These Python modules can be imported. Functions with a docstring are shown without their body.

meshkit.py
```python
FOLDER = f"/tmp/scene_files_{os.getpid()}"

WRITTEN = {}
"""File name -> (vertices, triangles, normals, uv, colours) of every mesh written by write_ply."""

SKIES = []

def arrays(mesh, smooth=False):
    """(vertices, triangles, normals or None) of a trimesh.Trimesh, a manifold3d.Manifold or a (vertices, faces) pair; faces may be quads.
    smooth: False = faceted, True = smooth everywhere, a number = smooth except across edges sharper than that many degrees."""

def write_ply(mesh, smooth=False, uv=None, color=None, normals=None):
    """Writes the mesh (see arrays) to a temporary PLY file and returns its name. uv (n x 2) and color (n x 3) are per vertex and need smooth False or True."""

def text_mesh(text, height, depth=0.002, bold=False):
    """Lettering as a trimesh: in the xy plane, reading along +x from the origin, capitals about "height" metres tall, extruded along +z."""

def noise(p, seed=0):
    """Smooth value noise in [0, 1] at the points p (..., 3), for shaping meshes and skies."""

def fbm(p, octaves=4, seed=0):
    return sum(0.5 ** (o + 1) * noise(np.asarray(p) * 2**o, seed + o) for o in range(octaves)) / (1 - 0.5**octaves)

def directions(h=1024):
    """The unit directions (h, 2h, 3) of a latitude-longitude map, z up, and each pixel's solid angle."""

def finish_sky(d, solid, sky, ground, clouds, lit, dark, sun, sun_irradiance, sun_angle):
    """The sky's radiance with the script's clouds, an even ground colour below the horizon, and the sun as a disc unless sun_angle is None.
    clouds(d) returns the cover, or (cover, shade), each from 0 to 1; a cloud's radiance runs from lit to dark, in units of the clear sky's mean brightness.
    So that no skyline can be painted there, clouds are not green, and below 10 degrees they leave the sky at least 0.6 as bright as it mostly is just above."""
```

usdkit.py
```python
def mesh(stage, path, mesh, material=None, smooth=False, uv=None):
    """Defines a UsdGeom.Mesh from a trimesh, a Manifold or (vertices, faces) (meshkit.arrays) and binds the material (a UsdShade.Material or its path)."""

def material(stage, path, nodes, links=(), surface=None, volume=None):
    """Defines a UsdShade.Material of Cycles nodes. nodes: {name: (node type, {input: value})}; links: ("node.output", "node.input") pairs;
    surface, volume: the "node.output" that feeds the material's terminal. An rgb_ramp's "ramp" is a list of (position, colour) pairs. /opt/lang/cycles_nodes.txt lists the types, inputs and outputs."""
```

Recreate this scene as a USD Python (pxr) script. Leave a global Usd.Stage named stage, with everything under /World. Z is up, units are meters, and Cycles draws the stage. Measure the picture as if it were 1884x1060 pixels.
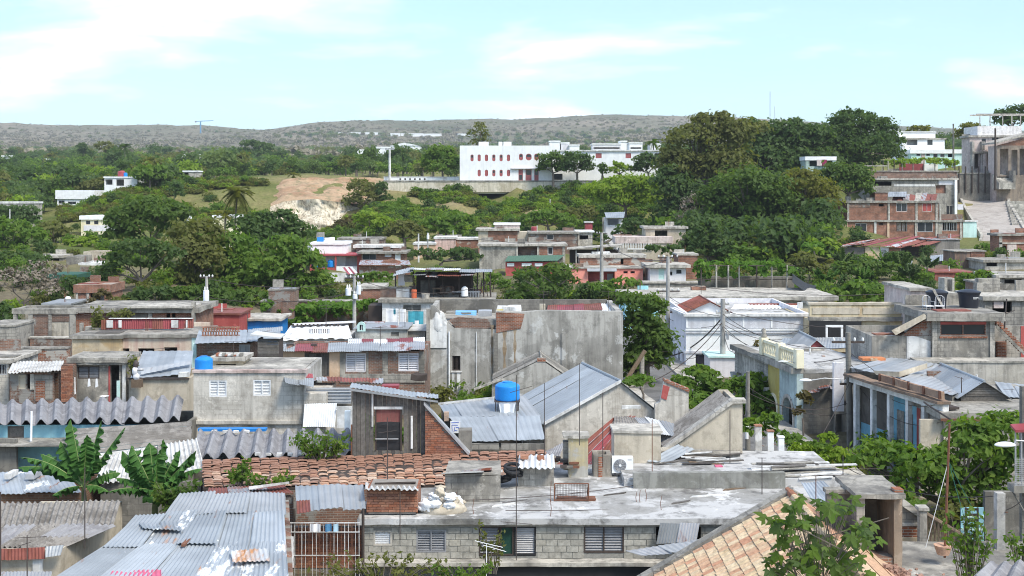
import math,random
import numpy as np
import trimesh,shapely.geometry as sg,shapely.affinity as sa
from scipy.interpolate import RBFInterpolator
import usdkit,meshkit
from pxr import Usd,UsdGeom,UsdLux,UsdShade,Gf,Sdf,Vt
stage=Usd.Stage.CreateInMemory()
UsdGeom.SetStageUpAxis(stage,UsdGeom.Tokens.z)
UsdGeom.SetStageMetersPerUnit(stage,1.0)
UsdGeom.Xform.Define(stage,'/World')
UsdGeom.Scope.Define(stage,'/World/Looks')
# camera, sky, sun, exposure
FPX,CX,VH,CZ=2200.0,942.0,350.0,16.0
cam=UsdGeom.Camera.Define(stage,'/World/camera')
cam.AddTranslateOp().Set(Gf.Vec3d(0,0,CZ));cam.AddRotateXOp().Set(90.0)
cam.CreateHorizontalApertureAttr(36.0);cam.CreateVerticalApertureAttr(20.25)
FOC=18.0/(942.0/FPX)
cam.CreateFocalLengthAttr(FOC)
cam.CreateVerticalApertureOffsetAttr(-FOC*(530.0-VH)/FPX)
cam.CreateClippingRangeAttr(Gf.Vec2f(0.5,30000))
cam.CreateExposureAttr(1.22)
SUN=np.array([0.50,-0.52,0.95]);SUN/=np.linalg.norm(SUN)
SUN_EL,SUN_ROT=math.asin(SUN[2]),math.atan2(SUN[0],SUN[1])
dome=UsdLux.DomeLight.Define(stage,'/World/sky')
dome.GetPrim().SetCustomDataByKey('kind','structure')
SKY=usdkit.material(stage,'/World/Looks/sky_look',{'sky':('sky_texture',{'sky_type':'single_scattering','sun_disc':False,'sun_elevation':SUN_EL,'sun_rotation':SUN_ROT,'altitude':100.0,'aerosol_density':1.6}),'tc':('texture_coordinate',{}),'sx':('separate_xyz',{}),'zo':('math',{'math_type':'add','value2':0.22}),'zm':('math',{'math_type':'maximum','value2':0.05}),'dx':('math',{'math_type':'divide'}),'dy':('math',{'math_type':'divide'}),'uv':('combine_xyz',{'z':0.35}),'mp':('mapping',{'scale':(1.0,1.5,1.0),'location':(4.55,1.0,0.0)}),'n1':('noise_texture',{'scale':1.45,'detail':7.0,'roughness':0.55,'distortion':0.25}),'r1':('rgb_ramp',{'ramp':[(0.0,(0.06,0.06,0.06)),(0.5,(0.13,0.13,0.13)),(0.585,(0.42,0.42,0.42)),(0.66,(0.9,0.9,0.9))]}),'cm':('mix',{'color2':(6.3,6.5,6.9)}),'tint':('mix',{'mix_type':'multiply','fac':1.0,'color2':(0.68,0.88,1.0)}),'bg':('background_shader',{'strength':0.11}),},[('tc.generated','sx.vector'),('sx.z','zo.value1'),('zo.value','zm.value1'),('sx.x','dx.value1'),('zm.value','dx.value2'),('sx.y','dy.value1'),('zm.value','dy.value2'),('dx.value','uv.x'),('dy.value','uv.y'),('uv.vector','mp.vector'),('mp.vector','n1.vector'),('n1.fac','r1.fac'),('sky.color','tint.color1'),('tint.color','cm.color1'),('r1.color','cm.fac'),('cm.color','bg.color')],surface='bg.background')
UsdShade.MaterialBindingAPI.Apply(dome.GetPrim()).Bind(SKY)
sun=UsdLux.DistantLight.Define(stage,'/World/sun')
sun.CreateNormalizeAttr(True);sun.CreateIntensityAttr(0.50);sun.CreateAngleAttr(16.0);sun.CreateColorAttr(Gf.Vec3f(1.0,0.93,0.81))
_q=Gf.Rotation(Gf.Vec3d(0,0,1),Gf.Vec3d(*map(float,SUN))).GetQuat()
sun.AddOrientOp(UsdGeom.XformOp.PrecisionDouble).Set(Gf.Quatd(_q.GetReal(),_q.GetImaginary()))
# helpers
def P(u,v,d):
 return np.array([d*(u-CX)/FPX,d,CZ-d*(v-VH)/FPX])
class M:
 """collects boxes, tubes and sheets into ONE mesh"""
 def __init__(s):s.v,s.f,s.n=[],[],0
 def put(s,v,f):
  v=np.asarray(v,float);f=np.asarray(f,int)
  if f.shape[1]==4:f=np.vstack([f[:,[0,1,2]],f[:,[0,2,3]]])
  s.v.append(v);s.f.append(f+s.n);s.n+=len(v);return s
 BF=np.array([[0,2,3,1],[4,5,7,6],[0,1,5,4],[2,6,7,3],[0,4,6,2],[1,3,7,5]])
 def box(s,a,b):
  a,b=np.minimum(a,b),np.maximum(a,b)
  return s.put([[(a,b)[i][0],(a,b)[j][1],(a,b)[k][2]]for k in(0,1)for j in(0,1)for i in(0,1)],s.BF)
 def hexa(s,p):
  return s.put(p,s.BF)
 def rbox(s,a,b,step=0.5,amp=0.03,seed=0):
  a,b=np.minimum(a,b).astype(float),np.maximum(a,b).astype(float)
  n=[int(np.clip(round((b[k]-a[k])/step),1,60))for k in range(3)]
  for ax in range(3):
   i,j=[k for k in range(3)if k!=ax]
   g0,g1=np.linspace(a[i],b[i],n[i]+1),np.linspace(a[j],b[j],n[j]+1)
   A,B=np.meshgrid(g0,g1,indexing='ij')
   for side in(0,1):
    p=np.zeros(A.shape+(3,));p[...,i]=A;p[...,j]=B;p[...,ax]=(a,b)[side][ax]
    p=p.reshape(-1,3)
    q=p*np.array([0.9,0.9,1.7])/max(step,1e-6)*0.7+seed*7.31
    p=p+(np.stack([meshkit.fbm(q+13.7*k,2,seed+k)for k in range(3)],-1)-0.5)*2*amp
    idx=np.arange((n[i]+1)*(n[j]+1)).reshape(n[i]+1,n[j]+1)
    qd=np.stack([idx[:-1,:-1],idx[1:,:-1],idx[1:,1:],idx[:-1,1:]],-1).reshape(-1,4)
    if(side==0)!=(ax==1):qd=qd[:,::-1]
    s.put(p,qd)
  return s
 def tube(s,pts,r,n=6,cap=True):
  pts=np.asarray(pts,float);k=len(pts);r=np.broadcast_to(np.asarray(r,float),(k,))
  t=np.gradient(pts,axis=0);t/=np.maximum(np.linalg.norm(t,axis=1,keepdims=True),1e-9)
  up=np.where(np.abs(t[:,2:3])>0.9,[[1,0,0]],[[0,0,1]])
  a=np.cross(t,up);a/=np.linalg.norm(a,axis=1,keepdims=True);b=np.cross(t,a)
  th=np.arange(n)/n*2*np.pi
  v=(pts[:,None]+r[:,None,None]*(np.cos(th)[None,:,None]*a[:,None]+np.sin(th)[None,:,None]*b[:,None])).reshape(-1,3)
  i=np.arange(n);j=(i+1)%n;f=[]
  for m in range(k-1):f.append(np.stack([m*n+i,m*n+j,(m+1)*n+j,(m+1)*n+i],-1))
  f=np.vstack(f);s.put(v,f)
  if cap:
   for m in(0,k-1):
    s.put(np.vstack([v[m*n:(m+1)*n],pts[m]]),np.stack([i,j,np.full(n,n)],-1))
  return s
 def lathe(s,prof,c=(0,0,0),n=20):
  prof=np.asarray(prof,float);th=np.arange(n)/n*2*np.pi
  v=np.stack([prof[:,None,0]*np.cos(th),prof[:,None,0]*np.sin(th),np.broadcast_to(prof[:,None,1],(len(prof),n))],-1).reshape(-1,3)+c
  i=np.arange(n);j=(i+1)%n
  return s.put(v,np.vstack([np.stack([m*n+i,m*n+j,(m+1)*n+j,(m+1)*n+i],-1)for m in range(len(prof)-1)]))
 def prism(s,poly,y0,y1):
  if isinstance(poly,(list,tuple)):poly=sg.Polygon(poly)
  for g in getattr(poly,'geoms',[poly]):
   if g.geom_type!='Polygon' or g.is_empty or g.area<1e-6:continue
   e=trimesh.creation.extrude_polygon(g,abs(y1-y0),engine='earcut')
   v=np.array(e.vertices);s.put(np.stack([v[:,0],max(y0,y1)-v[:,2],v[:,1]],-1),np.array(e.faces))
  return s
 def grid(s,p,closed=None):
  n,m=p.shape[:2];idx=np.arange(n*m).reshape(n,m)
  return s.put(p.reshape(-1,3),np.stack([idx[:-1,:-1],idx[1:,:-1],idx[1:,1:],idx[:-1,1:]],-1).reshape(-1,4))
 def sheet(s,p,th=0.012):
  n,m=p.shape[:2]
  du=np.gradient(p,axis=0)if n>1 else 0;dv=np.gradient(p,axis=1)
  nn=np.cross(du,dv);nn/=np.maximum(np.linalg.norm(nn,axis=-1,keepdims=True),1e-9)
  nn=np.where(nn[...,2:]<0,-nn,nn);q=p-nn*th
  s.grid(p);s.grid(q)
  for e in((p[0],q[0]),(p[-1],q[-1]),(p[:,0],q[:,0]),(p[:,-1],q[:,-1])):s.grid(np.stack(e,0))
  return s
 def done(s):return np.vstack(s.v),np.vstack(s.f)
_names={}
def fresh(parent,name):
 k=(parent,name);n=_names.get(k,-1)+1;_names[k]=n
 return f'{parent}/{name}' if n==0 else f'{parent}/{name}_{n:03d}'
def tagp(p,label=None,cat=None,group=None,kind=None):
 for k,v in(('label',label),('category',cat),('group',group),('kind',kind)):
  if v:p.SetCustomDataByKey(k,v)
GROUPS={'utility_pole':'utility poles around the town','cable':'cables and lines strung between poles and walls','water_tank':'water tanks on the roofs','antenna_mast':'thin masts on the near roofs','tv_antenna':'small antennas at the right','rebar':'bars sticking out of the flat roof','laundry':'washing hung out to dry','hanging_cloth':'cloths on the slab roofed hut','hill_tree':'trees of the wooded hill','fence_post':'white posts by the street','street_tree':'round trees on the street','school_tree':'trees around the white school','banana_plant':'banana plants in the foreground','banana_clump':'banana clumps on the right slope','garden_chair':'garden chairs on the concrete roof','big_tree':'big trees at the left','bank_tree':'trees along the foot of the bank','edge_tree':'trees at the left edge','valley_house':'houses far off in the valley wood','white_roof_block':'roof blocks behind the school annex','pink_cottage':'cottages behind the wooden shelter','hill_building':'buildings on the far hillside','ridge_tree':'trees on the right skyline','yard_bush':'bushes in the street yards','slope_bush':'bushes on the right slope','valley_clump':'trees standing out of the far wood','palm_tree':'palms standing about','street_lamp':'street lamps','terrace_tree':'flat crowned trees by the coral house','bare_brush':'bare brush at the left','shrub':'shrubs in the yards','roof_weed':'weeds on the roofs','antenna_tower':'masts on the skyline','white_bowl':'small white lamp caps','roof_items':'things on the white upper storey','roof_scrap':'things on the ruined wall top'}
class T:
 """a thing: an Xform at its base; its parts are the children, in its own frame (x along the front, y away, z up)"""
 def __init__(s,name,label,cat,u=0,v=0,d=0,yaw=0,at=None,group=None,kind=None):
  s.o=P(u,v,d)if at is None else np.asarray(at,float);s.yaw=yaw
  c,n=math.cos(math.radians(yaw)),math.sin(math.radians(yaw));s.R=np.array([[c,-n,0],[n,c,0],[0,0,1.0]])
  s.path=fresh('/World',name);x=UsdGeom.Xform.Define(stage,s.path)
  x.AddTranslateOp().Set(Gf.Vec3d(*map(float,s.o)))
  if yaw:x.AddRotateZOp().Set(float(yaw))
  tagp(x.GetPrim(),label,cat,group or GROUPS.get(name),kind)
  s.eye=s.L(np.array([0,0,CZ]))
 def L(s,w):return(np.asarray(w,float)-s.o)@s.R
 def ray(s,u,v):return s.L(P(u,v,1.0))-s.eye
 def at(s,u,v,y=0.0):
  r=s.ray(u,v);k=(y-s.eye[1])/r[1];p=s.eye+k*r;return p[0],p[2]
 def on(s,u,v,z):
  r=s.ray(u,v);k=(z-s.eye[2])/r[2];p=s.eye+k*r;return p[0],p[1]
 def ground(s,x=0,y=0):
  w=s.R@np.array([x,y,0.0])+s.o;return G(w[0],w[1])-s.o[2]
 def add(s,name,m,mt,parent=None,world=False,smooth=False,label=None,kind=None):
  v,f=m.done()if isinstance(m,M)else m
  if world:v=s.L(v)
  p=fresh(parent or s.path,name)
  o=usdkit.mesh(stage,p,(v,f),mt,smooth=smooth)
  tagp(o.GetPrim(),label,None,None,kind);return p
def solo(name,label,cat,m,mt,group=None,kind=None,smooth=False):
 v,f=m.done()if isinstance(m,M)else m
 if kind is None:
  c=np.array([(v[:,0].min()+v[:,0].max())/2,(v[:,1].min()+v[:,1].max())/2,v[:,2].min()])
 else:c=np.zeros(3)
 p=fresh('/World',name);o=usdkit.mesh(stage,p,(v-c,f),mt,smooth=smooth);o.AddTranslateOp().Set(Gf.Vec3d(*map(float,c)))
 tagp(o.GetPrim(),label,cat,group or GROUPS.get(name),kind);return p
 # materials
_mats={}
def mk(name,nodes,links,surface='p.BSDF',**kw):
 if name not in _mats:_mats[name]=usdkit.material(stage,'/World/Looks/'+name,nodes,links,surface=surface,**kw)
 return _mats[name]
def plaster(name,c1,c2,stain=(0.09,0.085,0.08),ns=0.5,streak=0.6,bump=0.35,rough=0.9,fine=9.0,dirt=0.35,spec=0.25,peel=0.55,pc=None,pt=0.585,joints=0.0):
 """weathered render, concrete or paint: patches, peeling, rain streaks, blotches and a fine grain"""
 cm=tuple((a+b)/2 for a,b in zip(c1,c2));pc=pc or tuple(min(.8,a*1.28+.02)for a in c2)
 return mk(name,{'g':('geometry',{}),'n1':('noise_texture',{'scale':ns,'detail':8.0,'roughness':0.66,'distortion':0.5}),'r1':('rgb_ramp',{'ramp':[(0.34,c1),(0.475,cm),(0.495,c2),(0.66,c2)]}),'mp':('mapping',{'scale':(2.6,2.6,0.2)}),'n2':('noise_texture',{'scale':1.0,'detail':6.0,'roughness':0.65}),'r2':('rgb_ramp',{'ramp':[(0.47,(0,0,0)),(0.66,(1,1,1))]}),'m2':('math',{'math_type':'multiply','value2':streak}),'x2':('mix',{'color2':stain}),'n4':('noise_texture',{'scale':ns*4.2,'detail':8.0,'roughness':0.72}),'r4':('rgb_ramp',{'ramp':[(0.5,(0,0,0)),(0.64,(1,1,1))]}),'m4':('math',{'math_type':'multiply','value2':dirt}),'x4':('mix',{'color2':stain}),'mo':('mapping',{'location':(31.0,17.0,5.0)}),'n5':('noise_texture',{'scale':ns*2.1,'detail':9.0,'roughness':0.7}),'r5':('rgb_ramp',{'ramp':[(pt,(0,0,0)),(pt+.02,(1,1,1))]}),'m5':('math',{'math_type':'multiply','value2':peel}),'x5':('mix',{'color2':pc}),'n3':('noise_texture',{'scale':fine,'detail':6.0,'roughness':0.7}),'b':('bump',{'strength':bump,'distance':0.03}),**({'js':('separate_xyz',{}),'ja':('math',{'math_type':'add'}),'jc':('combine_xyz',{}),'jb':('brick_texture',{'scale':1.0,'brick_width':0.42,'row_height':0.21,'mortar_size':0.018,'mortar_smooth':0.4}),'jn':('noise_texture',{'scale':0.55,'detail':5.0}),'jr':('rgb_ramp',{'ramp':[(0.46,(0,0,0)),(0.56,(1,1,1))]}),'jm':('math',{'math_type':'multiply'}),'jk':('math',{'math_type':'multiply','value2':joints}),'xj':('mix',{'color2':stain})}if joints else{}),'p':('principled_bsdf',{'roughness':rough,'specular_ior_level':spec})},([('g.position','js.vector'),('js.x','ja.value1'),('js.y','ja.value2'),('ja.value','jc.x'),('js.z','jc.y'),('jc.vector','jb.vector'),('g.position','jn.vector'),('jn.fac','jr.fac'),('jr.color','jm.value1'),('jb.fac','jm.value2'),('jm.value','jk.value1'),('jk.value','xj.fac'),('x4.color','xj.color1'),('xj.color','p.base_color')]if joints else[('x4.color','p.base_color')])+[('g.position','n1.vector'),('n1.fac','r1.fac'),('g.position','mp.vector'),('mp.vector','n2.vector'),('n2.fac','r2.fac'),('r2.color','m2.value1'),('m2.value','x2.fac'),('r1.color','x5.color1'),('x5.color','x2.color1'),('g.position','mo.vector'),('mo.vector','n5.vector'),('n5.fac','r5.fac'),('r5.color','m5.value1'),('m5.value','x5.fac'),('g.position','n4.vector'),('n4.fac','r4.fac'),('r4.color','m4.value1'),('m4.value','x4.fac'),('x2.color','x4.color1'),('g.position','n3.vector'),('n3.fac','b.height'),('b.normal','p.normal')])
def brick(name,c1=(0.30,0.115,0.065),c2=(0.20,0.085,0.055),mortar=(0.33,0.29,0.25),bw=0.27,bh=0.085,patch=None,pt=0.6):
 """laid brick for walls too far off to pick the bricks apart; patch: remnants of render"""
 nodes={'g':('geometry',{}),'s':('separate_xyz',{}),'a':('math',{'math_type':'add'}),'c':('combine_xyz',{}),'k':('brick_texture',{'scale':1.0,'brick_width':bw,'row_height':bh,'mortar_size':0.012,'mortar_smooth':0.2,'color1':c1,'color2':c2,'mortar':mortar,'bias':-0.1}),'n':('noise_texture',{'scale':1.1,'detail':5.0,'roughness':0.65}),'r':('rgb_ramp',{'ramp':[(0.3,(0.5,0.5,0.5)),(0.7,(1.25,1.2,1.15))]}),'x':('mix',{'mix_type':'multiply','fac':1.0}),'n2':('noise_texture',{'scale':0.7,'detail':6.0,'roughness':0.7}),'r2':('rgb_ramp',{'ramp':[(pt,(0,0,0)),(pt+0.04,(1,1,1))]}),'x2':('mix',{'color2':patch or mortar}),'b':('bump',{'strength':0.6,'distance':0.015,'invert':True}),'p':('principled_bsdf',{'roughness':0.95,'specular_ior_level':0.2})}
 links=[('g.position','s.vector'),('s.x','a.value1'),('s.y','a.value2'),('a.value','c.x'),('s.z','c.y'),('c.vector','k.vector'),('g.position','n.vector'),('n.fac','r.fac'),('k.color','x.color1'),('r.color','x.color2'),('k.fac','b.height'),('b.normal','p.normal'),('g.position','n2.vector'),('n2.fac','r2.fac'),('x.color','x2.color1'),('r2.color','x2.fac')]
 if patch:links.append(('x2.color','p.base_color'))
 else:links.append(('x.color','p.base_color'))
 return mk(name,nodes,links)
def metal(name,c=(0.42,0.46,0.52),rust=0.3,rc=(0.20,0.075,0.03),met=0.2,rough=0.48,c2=None,white=0.0):
 """sheet metal: dull zinc with rust blooms running down, and pale worn patches"""
 c2=c2 or tuple(x*0.78 for x in c)
 return mk(name,{'g':('geometry',{}),'oi':('object_info',{}),'n0':('noise_texture',{'scale':0.9,'detail':4.0}),'r0':('rgb_ramp',{'ramp':[(0.35,c2),(0.65,c)]}),'hv':('map_range',{'from_min':0.0,'from_max':1.0,'to_min':0.82,'to_max':1.12}),'xo':('mix',{'mix_type':'multiply','fac':1.0}),'mp':('mapping',{'scale':(1.6,0.35,0.6)}),'n1':('noise_texture',{'scale':1.3,'detail':7.0,'roughness':0.65}),'r1':('rgb_ramp',{'ramp':[(0.74-0.36*rust,(0,0,0)),(0.82-0.30*rust,(1,1,1))]}),'x1':('mix',{'color2':rc}),'nw':('noise_texture',{'scale':1.0,'detail':8.0,'roughness':0.7}),'mw':('mapping',{'scale':(1.3,0.5,0.6),'location':(7.0,3.0,1.0)}),'rw':('rgb_ramp',{'ramp':[(0.70-0.22*white,(0,0,0)),(0.73-0.22*white,(1,1,1))]}),'mwm':('math',{'math_type':'multiply','value2':1.0 if white else 0.0}),'xw':('mix',{'color2':(0.72,0.72,0.72)}),'mm':('map_range',{'to_min':met,'to_max':0.0}),'rr':('map_range',{'to_min':rough,'to_max':0.85}),'p':('principled_bsdf',{})},[('g.position','n0.vector'),('n0.fac','r0.fac'),('oi.random','hv.value'),('r0.color','xo.color1'),('hv.result','xo.color2'),('g.position','mp.vector'),('mp.vector','n1.vector'),('n1.fac','r1.fac'),('g.position','mw.vector'),('mw.vector','nw.vector'),('nw.fac','rw.fac'),('rw.color','mwm.value1'),('mwm.value','xw.fac'),('xo.color','xw.color1'),('xw.color','x1.color1'),('r1.color','x1.fac'),('x1.color','p.base_color'),('r1.color','mm.value'),('mm.result','p.metallic'),('r1.color','rr.value'),('rr.result','p.roughness')])
def leafy(name,c1,c2,ns=0.8,trans=0.5):
 """foliage: two tones by clump and by leaf, light passes through"""
 return mk(name,{'g':('geometry',{}),'n':('noise_texture',{'scale':ns,'detail':3.0}),'n2':('white_noise_texture',{}),'a':('math',{'math_type':'multiply_add','value2':0.34,'value3':-0.17}),'ad':('math',{'math_type':'add'}),'r':('rgb_ramp',{'ramp':[(0.3,c1),(0.7,c2)]}),'p':('principled_bsdf',{'roughness':0.6,'specular_ior_level':0.25}),'t':('translucent_bsdf',{}),'tm':('mix',{'mix_type':'multiply','fac':1.0,'color2':(1.5,1.5,0.6)}),'m':('mix_closure',{'fac':trans})},[('g.position','n.vector'),('g.random_per_island','a.value1'),('n.fac','ad.value1'),('a.value','ad.value2'),('ad.value','r.fac'),('r.color','p.base_color'),('r.color','tm.color1'),('tm.color','t.color'),('p.BSDF','m.closure1'),('t.BSDF','m.closure2')],surface='m.closure')
def plain(name,c,rough=0.6,met=0.0,var=0.25,ns=3.0):
 return mk(name,{'g':('geometry',{}),'n':('noise_texture',{'scale':ns,'detail':6.0,'roughness':0.65}),'r':('rgb_ramp',{'ramp':[(0.3,tuple(x*(1-var)for x in c)),(0.7,tuple(min(1,x*(1+var*0.5))for x in c))]}),'p':('principled_bsdf',{'roughness':rough,'metallic':met,'specular_ior_level':0.35})},[('g.position','n.vector'),('n.fac','r.fac'),('r.color','p.base_color')])
def each(name,cs,rough=0.9,ns=8.0):
 """tiles, bricks, blocks, planks: every piece its own tone"""
 n=len(cs)
 return mk(name,{'oi':('object_info',{}),'g':('geometry',{}),'ra':('math',{'math_type':'fraction'}),'ri':('math',{'math_type':'add'}),'r':('rgb_ramp',{'ramp':[(i/(n-1),c)for i,c in enumerate(cs)]}),'n':('noise_texture',{'scale':ns,'detail':6.0,'roughness':0.7}),'r2':('rgb_ramp',{'ramp':[(0.3,(0.6,0.6,0.6)),(0.7,(1.2,1.2,1.2))]}),'x':('mix',{'mix_type':'multiply','fac':1.0}),'b':('bump',{'strength':0.4,'distance':0.01}),'p':('principled_bsdf',{'roughness':rough,'specular_ior_level':0.2})},[('oi.random','ri.value1'),('g.random_per_island','ri.value2'),('ri.value','ra.value1'),('ra.value','r.fac'),('r.color','x.color1'),('g.position','n.vector'),('n.fac','r2.fac'),('r2.color','x.color2'),('x.color','p.base_color'),('n.fac','b.height'),('b.normal','p.normal')])
CONC=plaster('grey_concrete',(0.17,0.157,0.135),(0.335,0.31,0.27),streak=0.6,dirt=0.5,joints=0.6)
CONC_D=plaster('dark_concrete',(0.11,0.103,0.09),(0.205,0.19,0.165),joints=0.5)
CONC_L=plaster('pale_concrete',(0.28,0.26,0.225),(0.48,0.445,0.39),streak=0.55,dirt=0.5,joints=0.5)
SLAB=plaster('slab_top',(0.20,0.19,0.172),(0.44,0.43,0.42),ns=0.33,streak=0.0,dirt=0.75,bump=0.25,peel=0.85)
BEIGE=plaster('beige_render',(0.40,0.34,0.26),(0.50,0.44,0.35),stain=(0.17,0.15,0.12),streak=0.35)
TAN=plaster('tan_render',(0.42,0.30,0.16),(0.50,0.41,0.28),stain=(0.2,0.17,0.14),streak=0.4)
PEACH=plaster('peach_render',(0.52,0.34,0.22),(0.60,0.43,0.30),stain=(0.3,0.25,0.2),streak=0.3)
PINKP=plaster('pale_pink_render',(0.48,0.38,0.35),(0.58,0.49,0.45),streak=0.35)
OCHRE=plaster('ochre_render',(0.46,0.36,0.2),(0.56,0.48,0.33),stain=(0.3,0.18,0.08),streak=0.5)
WHITE=plaster('white_paint',(0.74,0.74,0.74),(0.80,0.80,0.79),stain=(0.5,0.49,0.48),streak=0.2,dirt=0.1,bump=0.1,peel=0.2)
WHITED=plaster('worn_whitewash',(0.45,0.44,0.42),(0.68,0.67,0.65),stain=(0.2,0.19,0.18),streak=0.5,dirt=0.35)
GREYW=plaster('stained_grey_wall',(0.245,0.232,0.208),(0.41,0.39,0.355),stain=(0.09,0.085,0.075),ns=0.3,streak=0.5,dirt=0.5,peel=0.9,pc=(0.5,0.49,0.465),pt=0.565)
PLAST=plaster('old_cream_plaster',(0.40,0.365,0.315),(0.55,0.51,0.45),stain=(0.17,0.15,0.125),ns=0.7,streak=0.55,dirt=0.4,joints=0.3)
TURQ=plaster('turquoise_paint',(0.20,0.42,0.50),(0.27,0.50,0.57),stain=(0.2,0.27,0.3),streak=0.3,dirt=0.15)
SKYB=plaster('sky_blue_paint',(0.15,0.36,0.48),(0.20,0.43,0.55),stain=(0.2,0.27,0.3),streak=0.3,dirt=0.15)
MINT=plaster('mint_paint',(0.42,0.62,0.58),(0.52,0.70,0.66),stain=(0.3,0.35,0.33),streak=0.25,dirt=0.1)
CORAL=plaster('coral_paint',(0.66,0.20,0.16),(0.76,0.30,0.24),stain=(0.45,0.2,0.16),streak=0.25,dirt=0.15)
REDP=plaster('red_paint',(0.30,0.06,0.055),(0.38,0.09,0.08),stain=(0.25,0.06,0.05),streak=0.3,dirt=0.2)
YELP=plaster('mustard_paint',(0.36,0.28,0.06),(0.44,0.36,0.12),stain=(0.25,0.2,0.1),streak=0.3,dirt=0.2)
CREAM=plaster('cream_paint',(0.66,0.58,0.38),(0.74,0.68,0.5),stain=(0.4,0.35,0.25),streak=0.3,dirt=0.1)
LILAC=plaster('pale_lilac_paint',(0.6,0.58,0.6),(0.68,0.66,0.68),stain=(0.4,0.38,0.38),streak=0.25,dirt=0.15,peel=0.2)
BRICK=brick('red_brick')
BRICKP=brick('brick_with_render_patches',patch=(0.38,0.35,0.31),pt=0.52)
BRICKG=brick('greyed_brick',(0.23,0.125,0.09),(0.16,0.10,0.08),(0.27,0.25,0.22),patch=(0.25,0.235,0.215),pt=0.55)
BLOCKF=brick('far_block',(0.33,0.315,0.29),(0.27,0.26,0.24),(0.2,0.19,0.175),bw=0.4,bh=0.2)
ZINC=metal('zinc_sheet',(0.37,0.38,0.39),0.32)
ZINCB=metal('bluish_zinc_sheet',(0.36,0.385,0.41),0.25,white=0.15)
ZINCW=metal('zinc_sheet_worn_white',(0.35,0.375,0.40),0.45,rc=(0.34,0.15,0.06),white=0.72)
ZINCR=metal('rusty_zinc_sheet',(0.42,0.42,0.44),0.75,rc=(0.20,0.06,0.035))
RUST=metal('rust_red_sheet',(0.26,0.08,0.06),0.75,rc=(0.16,0.05,0.03),met=0.1,rough=0.7)
MAROON=metal('maroon_sheet',(0.25,0.045,0.05),0.25,rc=(0.20,0.08,0.06),met=0.0,rough=0.6)
REDM=metal('red_sheet',(0.36,0.06,0.07),0.25,rc=(0.25,0.05,0.04),met=0.0,rough=0.5)
WHITEM=metal('white_sheet',(0.72,0.72,0.72),0.2,rc=(0.4,0.34,0.3),met=0.0,rough=0.6)
ASB=plaster('asbestos_cement',(0.15,0.135,0.12),(0.26,0.24,0.22),stain=(0.085,0.075,0.068),ns=1.4,streak=0.0,dirt=0.6)
ASBL=plaster('pale_asbestos_cement',(0.36,0.345,0.325),(0.54,0.53,0.51),stain=(0.2,0.19,0.18),ns=0.8,streak=0.0,dirt=0.4)
ASBP=plaster('purple_grey_cement',(0.17,0.165,0.175),(0.25,0.245,0.255),stain=(0.36,0.35,0.35),ns=0.9,streak=0.0,dirt=0.35)
WOOD=each('grey_planks',[(0.10,0.092,0.085),(0.17,0.155,0.14),(0.13,0.115,0.10),(0.07,0.063,0.06)])
WOODB=each('brown_planks',[(0.16,0.11,0.075),(0.22,0.16,0.11),(0.12,0.085,0.06)])
WOODK=plain('dark_wood',(0.06,0.045,0.038),0.8)
BRK1=each('single_bricks',[(0.33,0.13,0.075),(0.25,0.10,0.06),(0.38,0.19,0.12),(0.20,0.10,0.075),(0.30,0.14,0.09)])
BLK1=each('single_blocks',[(0.36,0.34,0.295),(0.42,0.40,0.35),(0.31,0.295,0.26),(0.39,0.365,0.31)],ns=5.0)
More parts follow.
